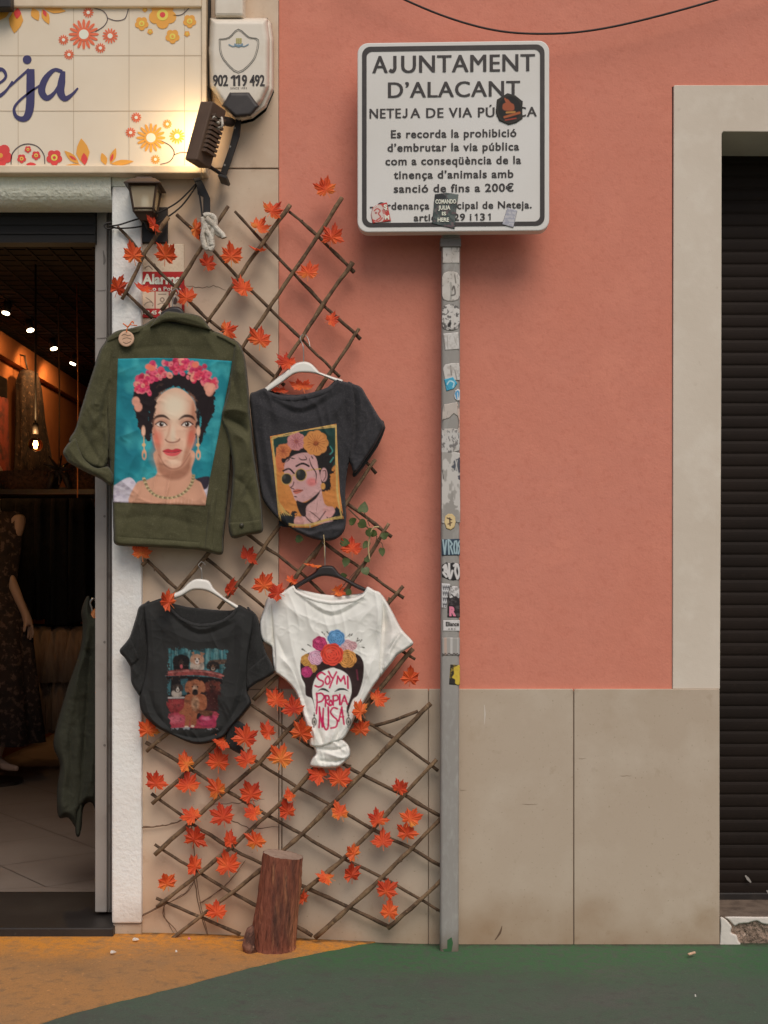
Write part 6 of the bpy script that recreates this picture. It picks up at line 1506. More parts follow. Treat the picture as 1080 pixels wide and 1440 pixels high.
s3R = Cloth([c7(*p) for p in ((776, 222), (812, 246), (862, 325), (930, 452), (1000, 535), (950, 580), (900, 612), (865, 660), (828, 705), (800, 742), (786, 700), (792, 560), (800, 420), (790, 300))], -0.060, 0.020, 3.2,
    [([c7(840, 340), c7(870, 470), c7(830, 640)], .007, 6), ([c7(820, 320), c7(822, 480), c7(806, 680)], -.008, 4), ([c7(920, 500), c7(860, 610)], -.006, 4), ([c7(890, 480), c7(850, 560)], .005, 4)], (0.005, 15), 19)
s3R.build('sleeve', M['whitecotton'], t3, 1.4)
s3R.patch('cuff', [c7(*p) for p in ((806, 690), (850, 580), (928, 456), (1000, 535), (950, 580), (900, 612), (865, 660), (828, 705))], M['whitecotton'], t3, .004, 1.3, r=3)
s3L = Cloth([c7(*p) for p in ((160, 252), (112, 266), (90, 330), (64, 420), (80, 520), (136, 562), (142, 630), (155, 712), (176, 700), (176, 560), (166, 420), (158, 300))], -0.060, 0.020, 3.2,
    [([c7(120, 290), c7(105, 400), c7(115, 530)], .007, 5), ([c7(148, 300), c7(150, 420), c7(155, 640)], -.008, 4)], (0.005, 15), 20)
s3L.build('sleeve', M['whitecotton'], t3, 1.4)
s3.patch('neck_rib', [c7(*p) for p in ((268, 188), (290, 214), (330, 234), (420, 264), (500, 277), (580, 272), (650, 258), (692, 238), (706, 214), (714, 236), (696, 262), (655, 284), (580, 300), (500, 304), (415, 290), (320, 256), (280, 232), (262, 200))], M['whitecotton'], t3, .003, 1.3)
Cloth([c7(*p) for p in ((265, 200), (330, 215), (450, 240), (560, 246), (690, 232), (725, 200), (740, 330), (500, 380), (270, 320))], -0.052, 0.006, 3, rumple=(.002, 20), seed=3).build('back_panel', M['whitecotton'], t3, 2.0)
kn = Cloth([c7(*p) for p in ((385, 1150), (450, 1150), (520, 1110), (575, 1125), (612, 1170), (615, 1220), (580, 1265), (530, 1295), (440, 1296), (372, 1284), (380, 1240), (405, 1210), (398, 1180))], -0.060, 0.018, 3.5,
    [([c7(410, 1178), c7(520, 1186), c7(600, 1160)], -.007, 2.5), ([c7(470, 1205), c7(560, 1235), c7(600, 1225)], .006, 3.5), ([c7(400, 1225), c7(430, 1285)], .005, 3), ([c7(500, 1130), c7(585, 1195)], .006, 3.5), ([c7(420, 1250), c7(530, 1258), c7(580, 1240)], -.007, 2.5), ([c7(450, 1200), c7(470, 1290)], -.005, 2.5), ([c7(540, 1140), c7(560, 1200)], -.004, 2), ([c7(500, 1260), c7(520, 1290)], .004, 3)], (0.005, 12), 4)
kn.build('knotted_hem', M['whitecotton'], t3, 1.3)
def crown(p):
    rr = random.Random(6)
    p.fill((220, 213, 205)); K = (48, 34, 33)
    p.poly([(312, 660), (330, 615), (380, 590), (460, 570), (540, 570), (620, 590), (670, 612), (694, 650), (698, 700), (690, 770), (664, 850), (632, 880), (612, 930), (598, 968), (594, 930), (612, 880), (624, 830), (618, 770), (600, 730), (566, 705), (530, 692), (512, 686), (480, 694), (440, 712), (404, 752), (388, 800), (386, 850), (402, 930), (404, 946), (392, 900), (380, 872), (346, 852), (340, 790), (318, 740)], K, 4)
    for k in range(14):
        a = rr.uniform(-.9, .9); p.line([(508 + 60 * a, 694 + 30 * a * a), (500 + 30 * a, 720 + 16 * a * a)], 3, (220, 213, 205), 3, .6)
    p.line([(655, 700), (662, 760)], 9, (110, 44, 60), 5, .8)
    for x, y, dx, dy in ((490, 490, -14, -20), (470, 500, -24, -28), (590, 505, 22, -20), (610, 500, 16, -16), (380, 560, -20, -12), (350, 590, -26, -14), (660, 545, 24, -26), (672, 560, 26, 4), (650, 540, 10, -30), (640, 530, 30, -10), (330, 580, -4, -6)):
        p.line([(x, y), (x + dx, y + dy)], 3, (120, 112, 100), 3, .8); p.ell(x + dx, y + dy, 6, 3.5, (74, 72, 62), 3, 1, math.degrees(math.atan2(dy, dx)))
        p.ell(x + dx * .6 + 3, y + dy * .6, 5, 3, (84, 82, 70), 3, 1, math.degrees(math.atan2(dy, dx)) + 40)
    def rose(x, y, r_, c_, d_):
        for k in range(7):
            a = 2 * math.pi * k / 7 + x; p.ell(x + .5 * r_ * math.cos(a), y + .5 * r_ * math.sin(a), r_ * .52, r_ * .5, c_, 3)
        for ring, n_ in ((.85, 7), (.6, 6), (.38, 5), (.18, 3)):
            for k in range(n_):
                a = 2 * math.pi * k / n_ + ring * 9 + x
                p.line([(x + ring * r_ * math.cos(a + t), y + ring * r_ * math.sin(a + t) * .95) for t in (0, .3, .6, .85)], 4, d_, 3, .85, True)
        p.ell(x - r_ * .25, y - r_ * .3, r_ * .25, r_ * .18, tuple(min(255, v + 26) for v in c_), 6, .6)
    rose(352, 640, 38, (190, 140, 70), (110, 74, 40)); rose(388, 690, 26, (196, 148, 80), (110, 74, 40)); rose(598, 560, 46, (206, 166, 168), (120, 84, 92)); rose(632, 552, 26, (206, 160, 160), (120, 84, 92)); rose(430, 540, 46, (186, 66, 108), (110, 30, 62)); rose(530, 508, 54, (96, 146, 188), (36, 66, 110))
    rose(406, 625, 46, (206, 160, 178), (126, 76, 104)); rose(598, 632, 56, (202, 142, 76), (104, 66, 36)); rose(352, 712, 34, (180, 60, 110), (100, 26, 60)); rose(505, 606, 70, (212, 74, 56), (132, 30, 30))
    p.poly([(415, 832), (440, 812), (466, 814), (490, 836), (462, 826), (438, 822)], (40, 46, 46), 3); p.poly([(518, 836), (545, 812), (580, 812), (606, 830), (575, 822), (545, 826)], (40, 46, 46), 3)
    Q = (186, 38, 84)
    def st(*pts, w_=11, sm=True): p.line(list(pts), w_, Q, 3, 1, False, sm)
    st((462, 728), (440, 716), (416, 736), (426, 758), (450, 770), (448, 792), (424, 804), (402, 796)); st((478, 738), (464, 760), (470, 784), (484, 784), (492, 762), (484, 740), (476, 738))
    st((484, 710), (500, 742), (510, 752), sm=False); st((532, 714), (512, 752), (490, 808)); st((534, 784), (540, 738), (558, 770), (578, 736), (586, 786), sm=False); st((600, 740), (602, 812), sm=False)
    st((412, 842), (414, 900), (410, 966)); st((410, 846), (440, 842), (456, 862), (444, 888), (416, 898)); st((466, 856), (464, 922)); st((464, 858), (482, 858), (486, 878), (468, 890), (488, 916))
    st((496, 884), (488, 900), (496, 918), (506, 904), (500, 886)); st((512, 858), (512, 914)); st((512, 858), (536, 856), (540, 880), (514, 890)); st((552, 850), (552, 910), sm=False); st((560, 912), (580, 856), (598, 908), sm=False); st((566, 890), (592, 890), w_=8, sm=False)
    st((426, 1050), (430, 990), (428, 926), sm=False); st((428, 928), (446, 1048), (452, 934), sm=False, w_=10); st((452, 934), (452, 1020), (466, 1062), (482, 1040), (482, 926)); st((536, 936), (512, 930), (496, 956), (512, 982), (536, 1006), (530, 1044), (498, 1054)); st((546, 1012), (564, 926), (578, 1030), sm=False); st((550, 986), (576, 984), w_=9, sm=False)
    for x in (397, 605):
        p.ell(x, 1014, 15, 26, (60, 56, 50), 4); p.ell(x, 1014, 9, 19, (196, 190, 180), 4); p.ell(x, 1016, 5, 11, (60, 56, 50), 3); p.line([(x, 960), (x, 990)], 4, (60, 56, 50)); p.ell(x, 976, 6, 6, (60, 56, 50), 3); p.ell(x - 3, 1046, 4, 6, (60, 56, 50), 3)
s3.build('body', M['paint'], t3, 0.95, crown, (350, 780), .2315)

# ------------------------------------------------------------------ ivy, rope, strap
iv = empty('ivy_sprig', P(515, 830, -0.06), 'sprig of green ivy leaves on a vine twined round the trellis beside the shirts', 'ivy')
c8 = lambda u, v: (390 + u * .25, 640 + v * .25)
bm = bmesh.new()
ptube(bm, [c8(400, 300), c8(440, 340), c8(500, 400), c8(540, 440), c8(560, 470), c8(520, 560), c8(470, 620), c8(400, 700), c8(350, 760)], -0.056, [.0022, .0018, .0012])
ptube(bm, [c8(480, 300), c8(500, 350), c8(520, 400)], -0.06, .0012); ptube(bm, [c8(560, 470), c8(590, 500), c8(594, 540)], -0.058, .0012)
bm_obj('stem', bm, M['twig'], iv, True)
bm = bmesh.new(); ptube(bm, [c8(572, 404), c8(540, 410), c8(520, 460), c8(512, 530), c8(520, 590)], -0.066, .0026); bm_obj('raffia_tie', bm, M['thread'], iv, True)
ri = random.Random(9)
for u, v, s_, a in ((482, 300, 74, 10), (420, 372, 56, 70), (475, 385, 66, 120), (515, 432, 60, 150), (600, 455, 50, 60), (500, 500, 56, 200), (590, 540, 52, 185), (375, 490, 58, 100), (385, 598, 56, 190), (495, 648, 60, 160), (505, 585, 44, 140), (370, 680, 44, 80), (400, 770, 46, 120), (540, 440, 52, 110), (120, 470, 56, 100)):
    bm = bmesh.new(); r_ = S(s_ * .25) * .62
    pts = [(0, -.5), (.32, -.62), (.62, -.35), (.66, .05), (.45, .5), (0, 1.0), (-.45, .5), (-.66, .05), (-.62, -.35), (-.32, -.62)]
    ctr = bm.verts.new((0, .1 * r_, -.12 * r_)); tipv = [bm.verts.new((x * r_, y * r_, -(.18 * abs(x) - .2 * y * y * .4) * r_)) for x, y in pts]
    for i in range(10): bm.faces.new((ctr, tipv[i], tipv[(i + 1) % 10]))
    mtx = Matrix.Translation(P(*c8(u, v), -0.062 - ri.uniform(0, .008))) @ Matrix.Rotation(R(ri.uniform(-35, 35)), 4, 'Z') @ Matrix.Rotation(R(ri.uniform(-35, 10)), 4, 'X') @ Matrix.Rotation(R(a), 4, 'Y') @ Matrix.Rotation(R(90), 4, 'X')
    bmesh.ops.transform(bm, matrix=mtx, verts=bm.verts); bm_obj('leaf', bm, M['ivy'], iv, True)
rp = bmesh.new()
cr2 = lambda u, v: (180 + u * .1528, 240 + v * .1528)
for pts in (((700, 420), (730, 408), (790, 430), (800, 500), (770, 600), (775, 700), (750, 730)), ((690, 430), (700, 520), (690, 620), (710, 700), (735, 715), (750, 660), (730, 560), (710, 470)), ((720, 440), (770, 480), (820, 540), (870, 590), (885, 620)), ((740, 520), (780, 520), (830, 580), (860, 600)), ((720, 560), (760, 610), (770, 690))):
    ptube(rp, [cr2(*p) for p in pts], -0.068 - random.random() * .01, 0.0088, n=6, sides=9)
o = bm_obj('knotted_rope', rp, M['rope'], None, True); tag(o, 'white knotted rope tying the trellis top to the black strap', 'rope')
bm = bmesh.new()
prism(bm, [cr2(*p) for p in ((600, 80), (660, 60), (690, 110), (755, 250), (755, 430), (690, 430), (692, 240), (640, 215), (635, 140))], -0.058, -0.050)
prism(bm, [cr2(*p) for p in ((598, 70), (665, 60), (670, 90), (610, 96))], -0.06, -0.002)
ptube(bm, [cr2(640, 150), cr2(662, 250), cr2(688, 450)], -0.062, .003)
o = bm_obj('strap_bracket', bm, M['black'], None, bevel=.001); tag(o, 'black metal strap bracket hanging below the floodlight with the rope', 'bracket')

# ------------------------------------------------------------------ the log
lg = empty('log', (P(383, 0, -0.12).x, -0.125, gz(-0.33)), 'short upright reddish brown log with peeling bark standing against the trellis', 'log')
lb = mat('log_bark', C(126, 73, 53), .85, [(3.2, C(104, 56, 41), .42, .66, 6), (8, C(152, 97, 66), .54, .70, 6), (5, C(66, 42, 34), .57, .68, 6), (30, C(70, 44, 36), .56, .74, 6), (14, C(170, 118, 84), .60, .74, 5)], [(14, .8, .014), (60, .9, .008), (150, .6, .004)], stretch=(2.6, 2.6, .42))
le = mat('log_end', C(150, 128, 112), .9, [(10, C(122, 100, 86), .45, .7, 6), (60, C(104, 82, 68), .55, .75, 5)], [(70, .4, .003)])
bm = bmesh.new(); rings = []
base_c = Vector((P(380, 0, -0.19).x, -0.118, gz(-.33) - .004)); top_c = Vector((P(397.5, 0, -0.12).x, -0.105, P(0, 1203, -0.12).z))
rr = random.Random(2); NS, NR = 110, 70
lob = [rr.uniform(-1, 1) for _ in range(NS)]
ang_ = np.linspace(0, 2 * math.pi, NS, endpoint=False)
for i in range(NR):
    t = i / (NR - 1); c = base_c.lerp(top_c, t)
    cu, su = np.cos(ang_) * 10 + 20, np.sin(ang_) * 10 + 20          # seamless noise round the trunk
    n1 = vnoise(cu + su * .61, su - cu * .2 + t * 5, 1.3, 3); n2 = vnoise(cu * 1.7 + 3 * t, su * 1.7 + t * 9, .9, 4); n3 = vnoise(cu + 31 * su, su + t * 14, 2.2, 6)
    rad_ = .0645 - .006 * t + .0012 * np.sin(3 * ang_ + 1) + .007 * (n1 - .5) + .005 * np.abs(n2 - .5) + .003 * (n3 - .5)
    rad_ -= .0045 * np.exp(-((ang_ - 5.05) / .22) ** 2) * (t > .35) * np.clip((t - .35) * 6, 0, 1)        # strip where the bark has come off
    rad_ += .017 * np.exp(-((ang_ - math.pi * 1.06) / .32) ** 2) * math.exp(-((t - .08) / .16) ** 2) + .006 * np.exp(-((ang_ - math.pi * 1.10) / .2) ** 2) * math.exp(-((t - .33) / .06) ** 2)
    if t < .05: rad_ += .004 * (1 - t / .05)
    rings.append([bm.verts.new(c + Vector((math.cos(a_) * r_, math.sin(a_) * r_, -.010 * math.cos(a_) * t))) for a_, r_ in zip(ang_, rad_)])
    last = rad_
for a, b in zip(rings, rings[1:]):
    for k in range(NS): bm.faces.new((a[k], a[(k + 1) % NS], b[(k + 1) % NS], b[k]))
bm.faces.new(list(reversed(rings[0])))
bo = bm_obj('bark', bm, lb, lg, True)
bm = bmesh.new()
bm.faces.new([bm.verts.new(top_c + Vector((math.cos(a_) * (r_ - .0005), math.sin(a_) * (r_ - .0005), -.010 * math.cos(a_) - .0004))) for a_, r_ in zip(ang_, last)]); bm_obj('cut_end', bm, le, lg)
bm = bmesh.new()                          # torn branch stub low on its left
kx = base_c + Vector((-.058, -.050, .0))
tube(bm, [kx + Vector((-.004, -.002, .006)), kx + Vector((-.008, -.004, .03)), kx + Vector((-.006, -.004, .055)), kx + Vector((-.001, -.004, .078)), kx + Vector((.003, -.003, .088))], [.020, .019, .016, .011, .004], 14, True, .16, rr)
bm_obj('branch_knot', bm, mat('grey_knot_wood', C(120, 82, 66), .9, [(30, C(70, 46, 38), .45, .6, 6), (60, C(150, 116, 96), .6, .7, 5)], [(60, .9, .006)]), lg, True)

# ------------------------------------------------------------------ litter
def scrap(px, py, s_, label, cat, name, m, rot, th=.004):
    X, Y = G(px, py); bm = bmesh.new()
    pts = [(-1, -.3), (-.2, -.6), (1, -.1), (.6, .5), (-.5, .45)]
    c, n = math.cos(rot), math.sin(rot)
    lo = [bm.verts.new((X + (x * c - y * n) * s_, Y + (x * n + y * c) * s_, gz(X) + .009)) for x, y in pts]
    hi = [bm.verts.new((v.co.x, v.co.y, v.co.z + th * (1 + .8 * math.sin(i * 2.1)))) for i, v in enumerate(lo)]
    bm.faces.new(hi); bm.faces.new(list(reversed(lo)))
    for i in range(5): bm.faces.new((lo[i], lo[(i + 1) % 5], hi[(i + 1) % 5], hi[i]))
    tag(bm_obj(name, bm, m, None), label, cat)
scrap(191, 1326, .010, 'white paper scrap on the orange ground at the foot of the stucco pier', 'litter', 'paper_scrap', M['signrim'], .2)
scrap(159, 1344, .0095, 'triangular white paper scrap on the orange ground in front of the black threshold', 'litter', 'paper_scrap', M['signrim'], .6)
scrap(248, 1343, .003, 'tiny white crumb on the orange ground below the trellis', 'litter', 'paper_scrap', M['signrim'], 0)
scrap(266, 1325, .004, 'small pale crumb beside the lowest trellis stick end', 'litter', 'paper_scrap', M['pinkink'], 0)
scrap(978, 1406, .002, 'tiny pale crumb out on the green pavement', 'litter', 'paper_scrap', M['signrim'], 0)
X, Y = G(973, 1347); bm = bmesh.new(); tube(bm, [(X - .012, Y - .006, .012), (X + .004, Y + .004, .013)], .0042, 8); tube(bm, [(X + .004, Y + .004, .013), (X + .011, Y + .008, .0135)], [.0044, .004], 8)
o = bm_obj('cigarette_butt', bm, M['pricetag'], None, True); tag(o, 'tan cigarette butt on the green pavement near the broken sill', 'litter')
# ------------------------------------------------------------------ inside the shop
def lamp(parent, name, loc, e, col, size=.03):
    d = bpy.data.lights.new(name, 'POINT'); d.energy = e; d.color = col; d.shadow_soft_size = size
    o = bpy.data.objects.new(name, d); COL.objects.link(o); o.parent = parent; o.location = Vector(loc) - parent.location
WARM = (1.0, .58, .24)
glow = emit('bulb_filament', (1, .62, .25), 40.0)
spotm = emit('spot_lens', (1, .82, .56), 9.0)
gl2 = bpy.data.materials.new('amber_bulb_glass'); gl2.use_nodes = True
g_ = gl2.node_tree.nodes['Principled BSDF']; g_.inputs['Base Color'].default_value = (1, .62, .3, 1); g_.inputs['Roughness'].default_value = .05; g_.inputs['Transmission Weight'].default_value = 1; g_.inputs['IOR'].default_value = 1.08
BY = 2.0
pbp = P(50, 625, BY)
pl = empty('pendant_bulb', (pbp.x, BY, RZ), 'glowing clear globe bulb on a long black cord inside the shop', 'lamp')
bm = bmesh.new(); tube(bm, [(pbp.x, BY, RZ), (pbp.x, BY, pbp.z + .055)], .005, 8); tube(bm, [(pbp.x, BY, pbp.z + .10), (pbp.x, BY, pbp.z + .05)], .014, 10); bm_obj('cord', bm, M['cable'], pl, True)
bm = bmesh.new(); bmesh.ops.create_uvsphere(bm, u_segments=20, v_segments=14, radius=S(10, BY)); bmesh.ops.translate(bm, verts=bm.verts, vec=pbp); bm_obj('globe', bm, gl2, pl, True)
bm = bmesh.new(); tube(bm, [pbp + Vector((0, 0, .016)), pbp, pbp + Vector((0, 0, -.018))], [.007, .011, .006], 10); bm_obj('filament', bm, glow, pl, True)
lamp(pl, 'pendant_lamp', pbp + Vector((.0, -.06, .0)), 7.0, WARM, .035)
SP = [((8, 441), 'bright ceiling spotlight nearest the doorway at the left edge'), ((43, 465), 'small ceiling spotlight second from the doorway'), ((76, 491), 'large bright ceiling spotlight above the pendant bulb'), ((102, 512), 'ceiling spotlight deepest in the shop')]
for i, ((x, y), lab) in enumerate(SP):
    D = (RZ - .05 - EYE) * FPX / (HY - y); Y = D - DIST; p = P(x, y, Y)
    s_ = empty('ceiling_spotlight', (p.x, Y, RZ), lab, 'spotlight', 'ceiling spotlights in the shop')
    tilt = Vector(((-.12, .3, .25, -.3)[i], -.22, -.93)).normalized()
    bm = bmesh.new(); tube(bm, [p - tilt * .07, p - tilt * .005], [.020, .024], 14); tube(bm, [(p.x, Y, RZ), p - tilt * .05], .008, 8); bm_obj('lamp_can', bm, M['black'], s_, True)
    bm = bmesh.new(); tube(bm, [p - tilt * .006, p], [.021, .020], 14); bm_obj('lens', bm, spotm, s_)
    d = bpy.data.lights.new('spot_beam', 'SPOT'); d.energy = 12.0; d.color = (1, .50, .19); d.spot_size = R(130); d.spot_blend = .6; d.shadow_soft_size = .03
    o = bpy.data.objects.new('spot_beam', d); COL.objects.link(o); o.parent = s_; o.location = p + tilt * .01 - s_.location
    o.rotation_euler = (-(Vector((-.50, .50, -.70)).normalized())).to_track_quat('Z', 'Y').to_euler()
# hanging on the left wall and in the room
M['patterned'] = mat('patterned_cloth', C(52, 40, 32), .9, [(26, C(30, 24, 22), .45, .6, 3), (40, C(92, 72, 54), .58, .66, 3)], [(40, .3, .01)])
M['floral'] = mat('floral_cloth', C(50, 40, 36), .9, [(34, C(92, 74, 66), .52, .6, 2), (20, C(40, 34, 32), .5, .62, 3)], [(30, .3, .01)])
M['redcloth'] = mat('dark_red_cloth', C(110, 48, 36), .9, [(14, C(60, 34, 30), .45, .65, 3)], [(40, .3, .01)])
M['dimblack'] = mat('black_clothes', C(14, 13, 13), .95, [(20, C(20, 18, 18), .5, .7, 3)], [(16, .6, .02)])
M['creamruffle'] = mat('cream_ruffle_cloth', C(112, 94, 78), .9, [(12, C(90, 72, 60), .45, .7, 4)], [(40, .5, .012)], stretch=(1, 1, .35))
M['skin'] = mat('mannequin_skin', C(168, 140, 122), .5)
M['wood'] = mat('hanger_wood', C(176, 108, 60), .6, [(40, C(150, 88, 48), .5, .7, 4)])
M['darkgreen'] = mat('dark_green_cloth', C(46, 47, 36), .95, [(6, C(38, 39, 30), .4, .7, 4), (200, C(53, 54, 42), .5, .75, 2)], [(500, .3, .0015), (20, .3, .008)])
M['frame_red'] = mat('red_brown_canvas', C(120, 52, 36), .9, [(8, C(64, 38, 32), .45, .65, 3), (24, C(150, 84, 52), .6, .7, 3)])
def drape(bm, prof, n=44, seed=1, amp=.14, lobes=9):
    """gathered cloth: rings (centre, half width, half depth) from the top down, with pleats that deepen below"""
    rr = random.Random(seed); ph = rr.uniform(0, 6); rings = []
    for i, (c, hx, hy) in enumerate(prof):
        t = i / (len(prof) - 1); ring = []
        for k in range(n):
            a = 2 * math.pi * k / n; f = 1 + amp * t * (math.sin(lobes * a + ph) + .4 * math.sin(2.3 * lobes * a + ph * 2)) + rr.uniform(-.01, .01)
            ring.append(bm.verts.new(Vector(c) + Vector((math.cos(a) * hx * f, math.sin(a) * hy * f, rr.uniform(-.004, .004)))))
        rings.append(ring)
    for a, b in zip(rings, rings[1:]):
        for k in range(n): bm.faces.new((a[k], a[(k + 1) % n], b[(k + 1) % n], b[k]))
    bm.faces.new(rings[0]); bm.faces.new(list(reversed(rings[-1])))
# patterned dress on the left wall
dd = empty('hanging_dress', (RX0 + .1, 3.9, 1.75), 'patterned dress hanging on the ochre wall behind the pendant bulb', 'dress')
bm = bmesh.new(); drape(bm, [((RX0 + .10, 4.0, 2.44), .05, .10), ((RX0 + .10, 4.0, 2.36), .06, .20), ((RX0 + .10, 4.05, 2.15), .06, .24), ((RX0 + .11, 4.1, 1.9), .07, .32), ((RX0 + .12, 4.15, 1.6), .08, .44)], seed=3); bm_obj('cloth', bm, M['patterned'], dd, True)
bm = bmesh.new(); tube(bm, [(RX0 + .1, 3.98, 2.44), (RX0 + .08, 3.98, 2.54), (RX0 + .0, 3.98, 2.56)], .006, 6); bm_obj('hook', bm, M['black'], dd, True)
# dark red canvases and cloths nearest the door on the left wall
for (y0, y1, z0, z1, m_, lab) in ((3.28, 3.62, 1.0, 2.20, 'redcloth', 'long dark red cloth hanging on the left shop wall'),):
    bm = bmesh.new(); drape(bm, [((RX0 + .08, (y0 + y1) / 2, z1), .04, .12), ((RX0 + .08, (y0 + y1) / 2, (z0 + z1) / 2), .05, .15), ((RX0 + .09, (y0 + y1) / 2, z0), .06, .18)], seed=5)
    o = bm_obj('hanging_cloth', bm, M[m_], None, True); tag(o, lab, 'cloth')
bm = bmesh.new(); box(bm, RX0 + .002, RX0 + .04, 3.15, 3.75, 1.2, 2.36); box(bm, RX0 + .0401, RX0 + .05, 3.22, 3.68, 1.27, 2.29)
o = bm_obj('picture_frame', bm, M['black'], None, bevel=.004); tag(o, 'tall dark picture frame on the left shop wall at the photo edge', 'picture frame')
# shelf with baskets below the bulb
sh_ = empty('wall_shelf', (-1.95, 2.75, 1.60), 'dark shelf of woven baskets under the pendant bulb', 'shelf')
bm = bmesh.new(); box(bm, -2.24, -1.42, 2.6, 2.95, 1.585, 1.61); bm_obj('board', bm, M['black'], sh_)
def basket(bm, x, y, z, rx, ry, h):
    rings = []
    for z2, f in ((0, .82), (h * .5, .95), (h, 1.0), (h, .92), (h * .3, .8)):
        rings.append([bm.verts.new((x + rx * f * math.cos(2 * math.pi * k / 20), y + ry * f * math.sin(2 * math.pi * k / 20), z + z2)) for k in range(20)])
    for a, b in zip(rings, rings[1:]):
        for k in range(20): bm.faces.new((a[k], a[(k + 1) % 20], b[(k + 1) % 20], b[k]))
    bm.faces.new(list(reversed(rings[0]))); bm.faces.new(rings[-1])
M['basket'] = mat('dark_wicker', C(62, 44, 34), .9, [(60, C(36, 27, 22), .45, .6, 3)], [(90, 1.0, .01)])
for x, y, rx, h, lab in ((-1.86, 2.74, .17, .10, 'low wide wicker basket on the shelf left of the ornament'), (-1.56, 2.74, .12, .13, 'taller dark wicker basket on the shelf right under the bulb')):
    bm = bmesh.new(); basket(bm, x, y, 1.6105, rx, .12, h); o = bm_obj('wicker_basket', bm, M['basket'], None, True); tag(o, lab, 'basket')
# string ornaments
for k, (px, ptop, pbot, Y, lab) in enumerate(((82, 545, 682, 2.6, 'dark star shaped string ornament hanging beside the bulb'), (108, 520, 700, 2.4, 'thin copper coloured bead string hanging behind the jacket sleeve'))):
    a, c = P(px, ptop, Y), P(px + 1, pbot, Y); a.z = RZ
    r_ = empty('hanging_ornament', (a.x, Y, RZ), lab, 'ornament', 'string ornaments hanging in the shop')
    bm = bmesh.new(); tube(bm, [a, (a + c) / 2 + Vector((.004, 0, 0)), c], .004 if k == 0 else .003, 6); bm_obj('string', bm, M['wood'] if k else M['twig'], r_, True)
    if k == 0:
        bm = bmesh.new(); q0 = P(82, 660, Y)
        for j in range(9):
            t = 2 * math.pi * j / 9; tube(bm, [q0, q0 + Vector((.075 * math.cos(t), .05 * math.sin(t * 2), .075 * math.sin(t)))], [.012, .004], 6)
        tube(bm, [q0 + Vector((-.03, 0, -.02)), q0 + Vector((-.05, 0, -.10))], [.02, .012], 7); tube(bm, [q0 + Vector((.03, 0, -.02)), q0 + Vector((.055, 0, -.10))], [.022, .012], 7)
        bm_obj('star', bm, M['black'], r_, True)
# clothes rail with black clothes above and cream ruffled skirts below
CY = 3.3; Q = (4 + CY) / 5.5
ra_ = empty('clothes_rail', (P(60, 0, CY).x, CY, ztop), 'metal clothes rail carrying black clothes and cream skirts', 'clothes rail')
bm = bmesh.new(); x0, x1, zr_ = P(-60, 0, CY).x, P(134, 0, CY).x - .02, P(0, 688, CY).z
tube(bm, [(x0, CY, zr_), (x1, CY, zr_)], .012, 10); tube(bm, [(x0, CY, .88), (x1, CY, .88)], .012, 10)
bm_obj('rail', bm, M['black'], ra_, True)
for xx in (x0, x1):
    bm = bmesh.new(); tube(bm, [(xx, CY, ztop), (xx, CY, zr_ + .012)], .014, 10); tube(bm, [(xx, CY - .2, ztop + .012), (xx, CY + .2, ztop + .012)], .014, 8); bm_obj('leg', bm, M['black'], ra_, True)
rr = random.Random(12)
LB = ['at the left end of the rail', 'second on the rail', 'third on the rail', 'fourth on the rail', 'fifth on the rail, behind the grey door frame edge']
for k in range(5):
    px = 14 + k * 25; top = 690 + rr.uniform(-4, 3) + (6 if k == 4 else 0)
    c = P(px, 0, CY).x; zt, zb_ = P(0, top, CY).z, P(0, 872 + rr.uniform(-8, 8), CY).z
    bm = bmesh.new(); drape(bm, [((c, CY, zt), .03 * Q, .03), ((c, CY, zt - .02), .045 * Q, .14), ((c + .004, CY, zt - .1), .055 * Q, .19), ((c, CY, (zt + zb_) / 2), .058 * Q, .18), ((c, CY, zb_), .062 * Q, .18)], seed=k, amp=.18, lobes=7)
    o = bm_obj('black_garment', bm, M['dimblack'], None, True); tag(o, 'black garment ' + LB[k], 'garment', 'black clothes on the shop rail')
for k in range(4):
    px = 38 + k * 27; c = P(px, 0, CY).x; zt, zm, zb_ = P(0, 880, CY).z, P(0, 955, CY).z, P(0, 1026 + rr.uniform(-7, 5) , CY).z
    bm = bmesh.new()
    drape(bm, [((c, CY - .02, zt), .03 * Q, .10), ((c, CY - .03, zt - .03), .07 * Q, .16), ((c, CY - .03, (zt + zm) / 2), .085 * Q, .20), ((c, CY - .03, zm), .09 * Q, .22)], seed=20 + k, amp=.22, lobes=15)
    drape(bm, [((c, CY - .01, zm + .02), .07 * Q, .17), ((c, CY - .02, zm - .06), .08 * Q, .19), ((c, CY - .02, zb_), .075 * Q, .20)], seed=30 + k, amp=.22, lobes=17)
    o = bm_obj('ruffled_skirt', bm, M['creamruffle'], None, True); tag(o, 'cream tiered ruffle skirt hanging under the black clothes, ' + ('nearest the mannequin hand', 'second from the mannequin hand', 'third from the mannequin hand', 'nearest the green garment')[k], 'skirt', 'cream skirts on the lower rail')
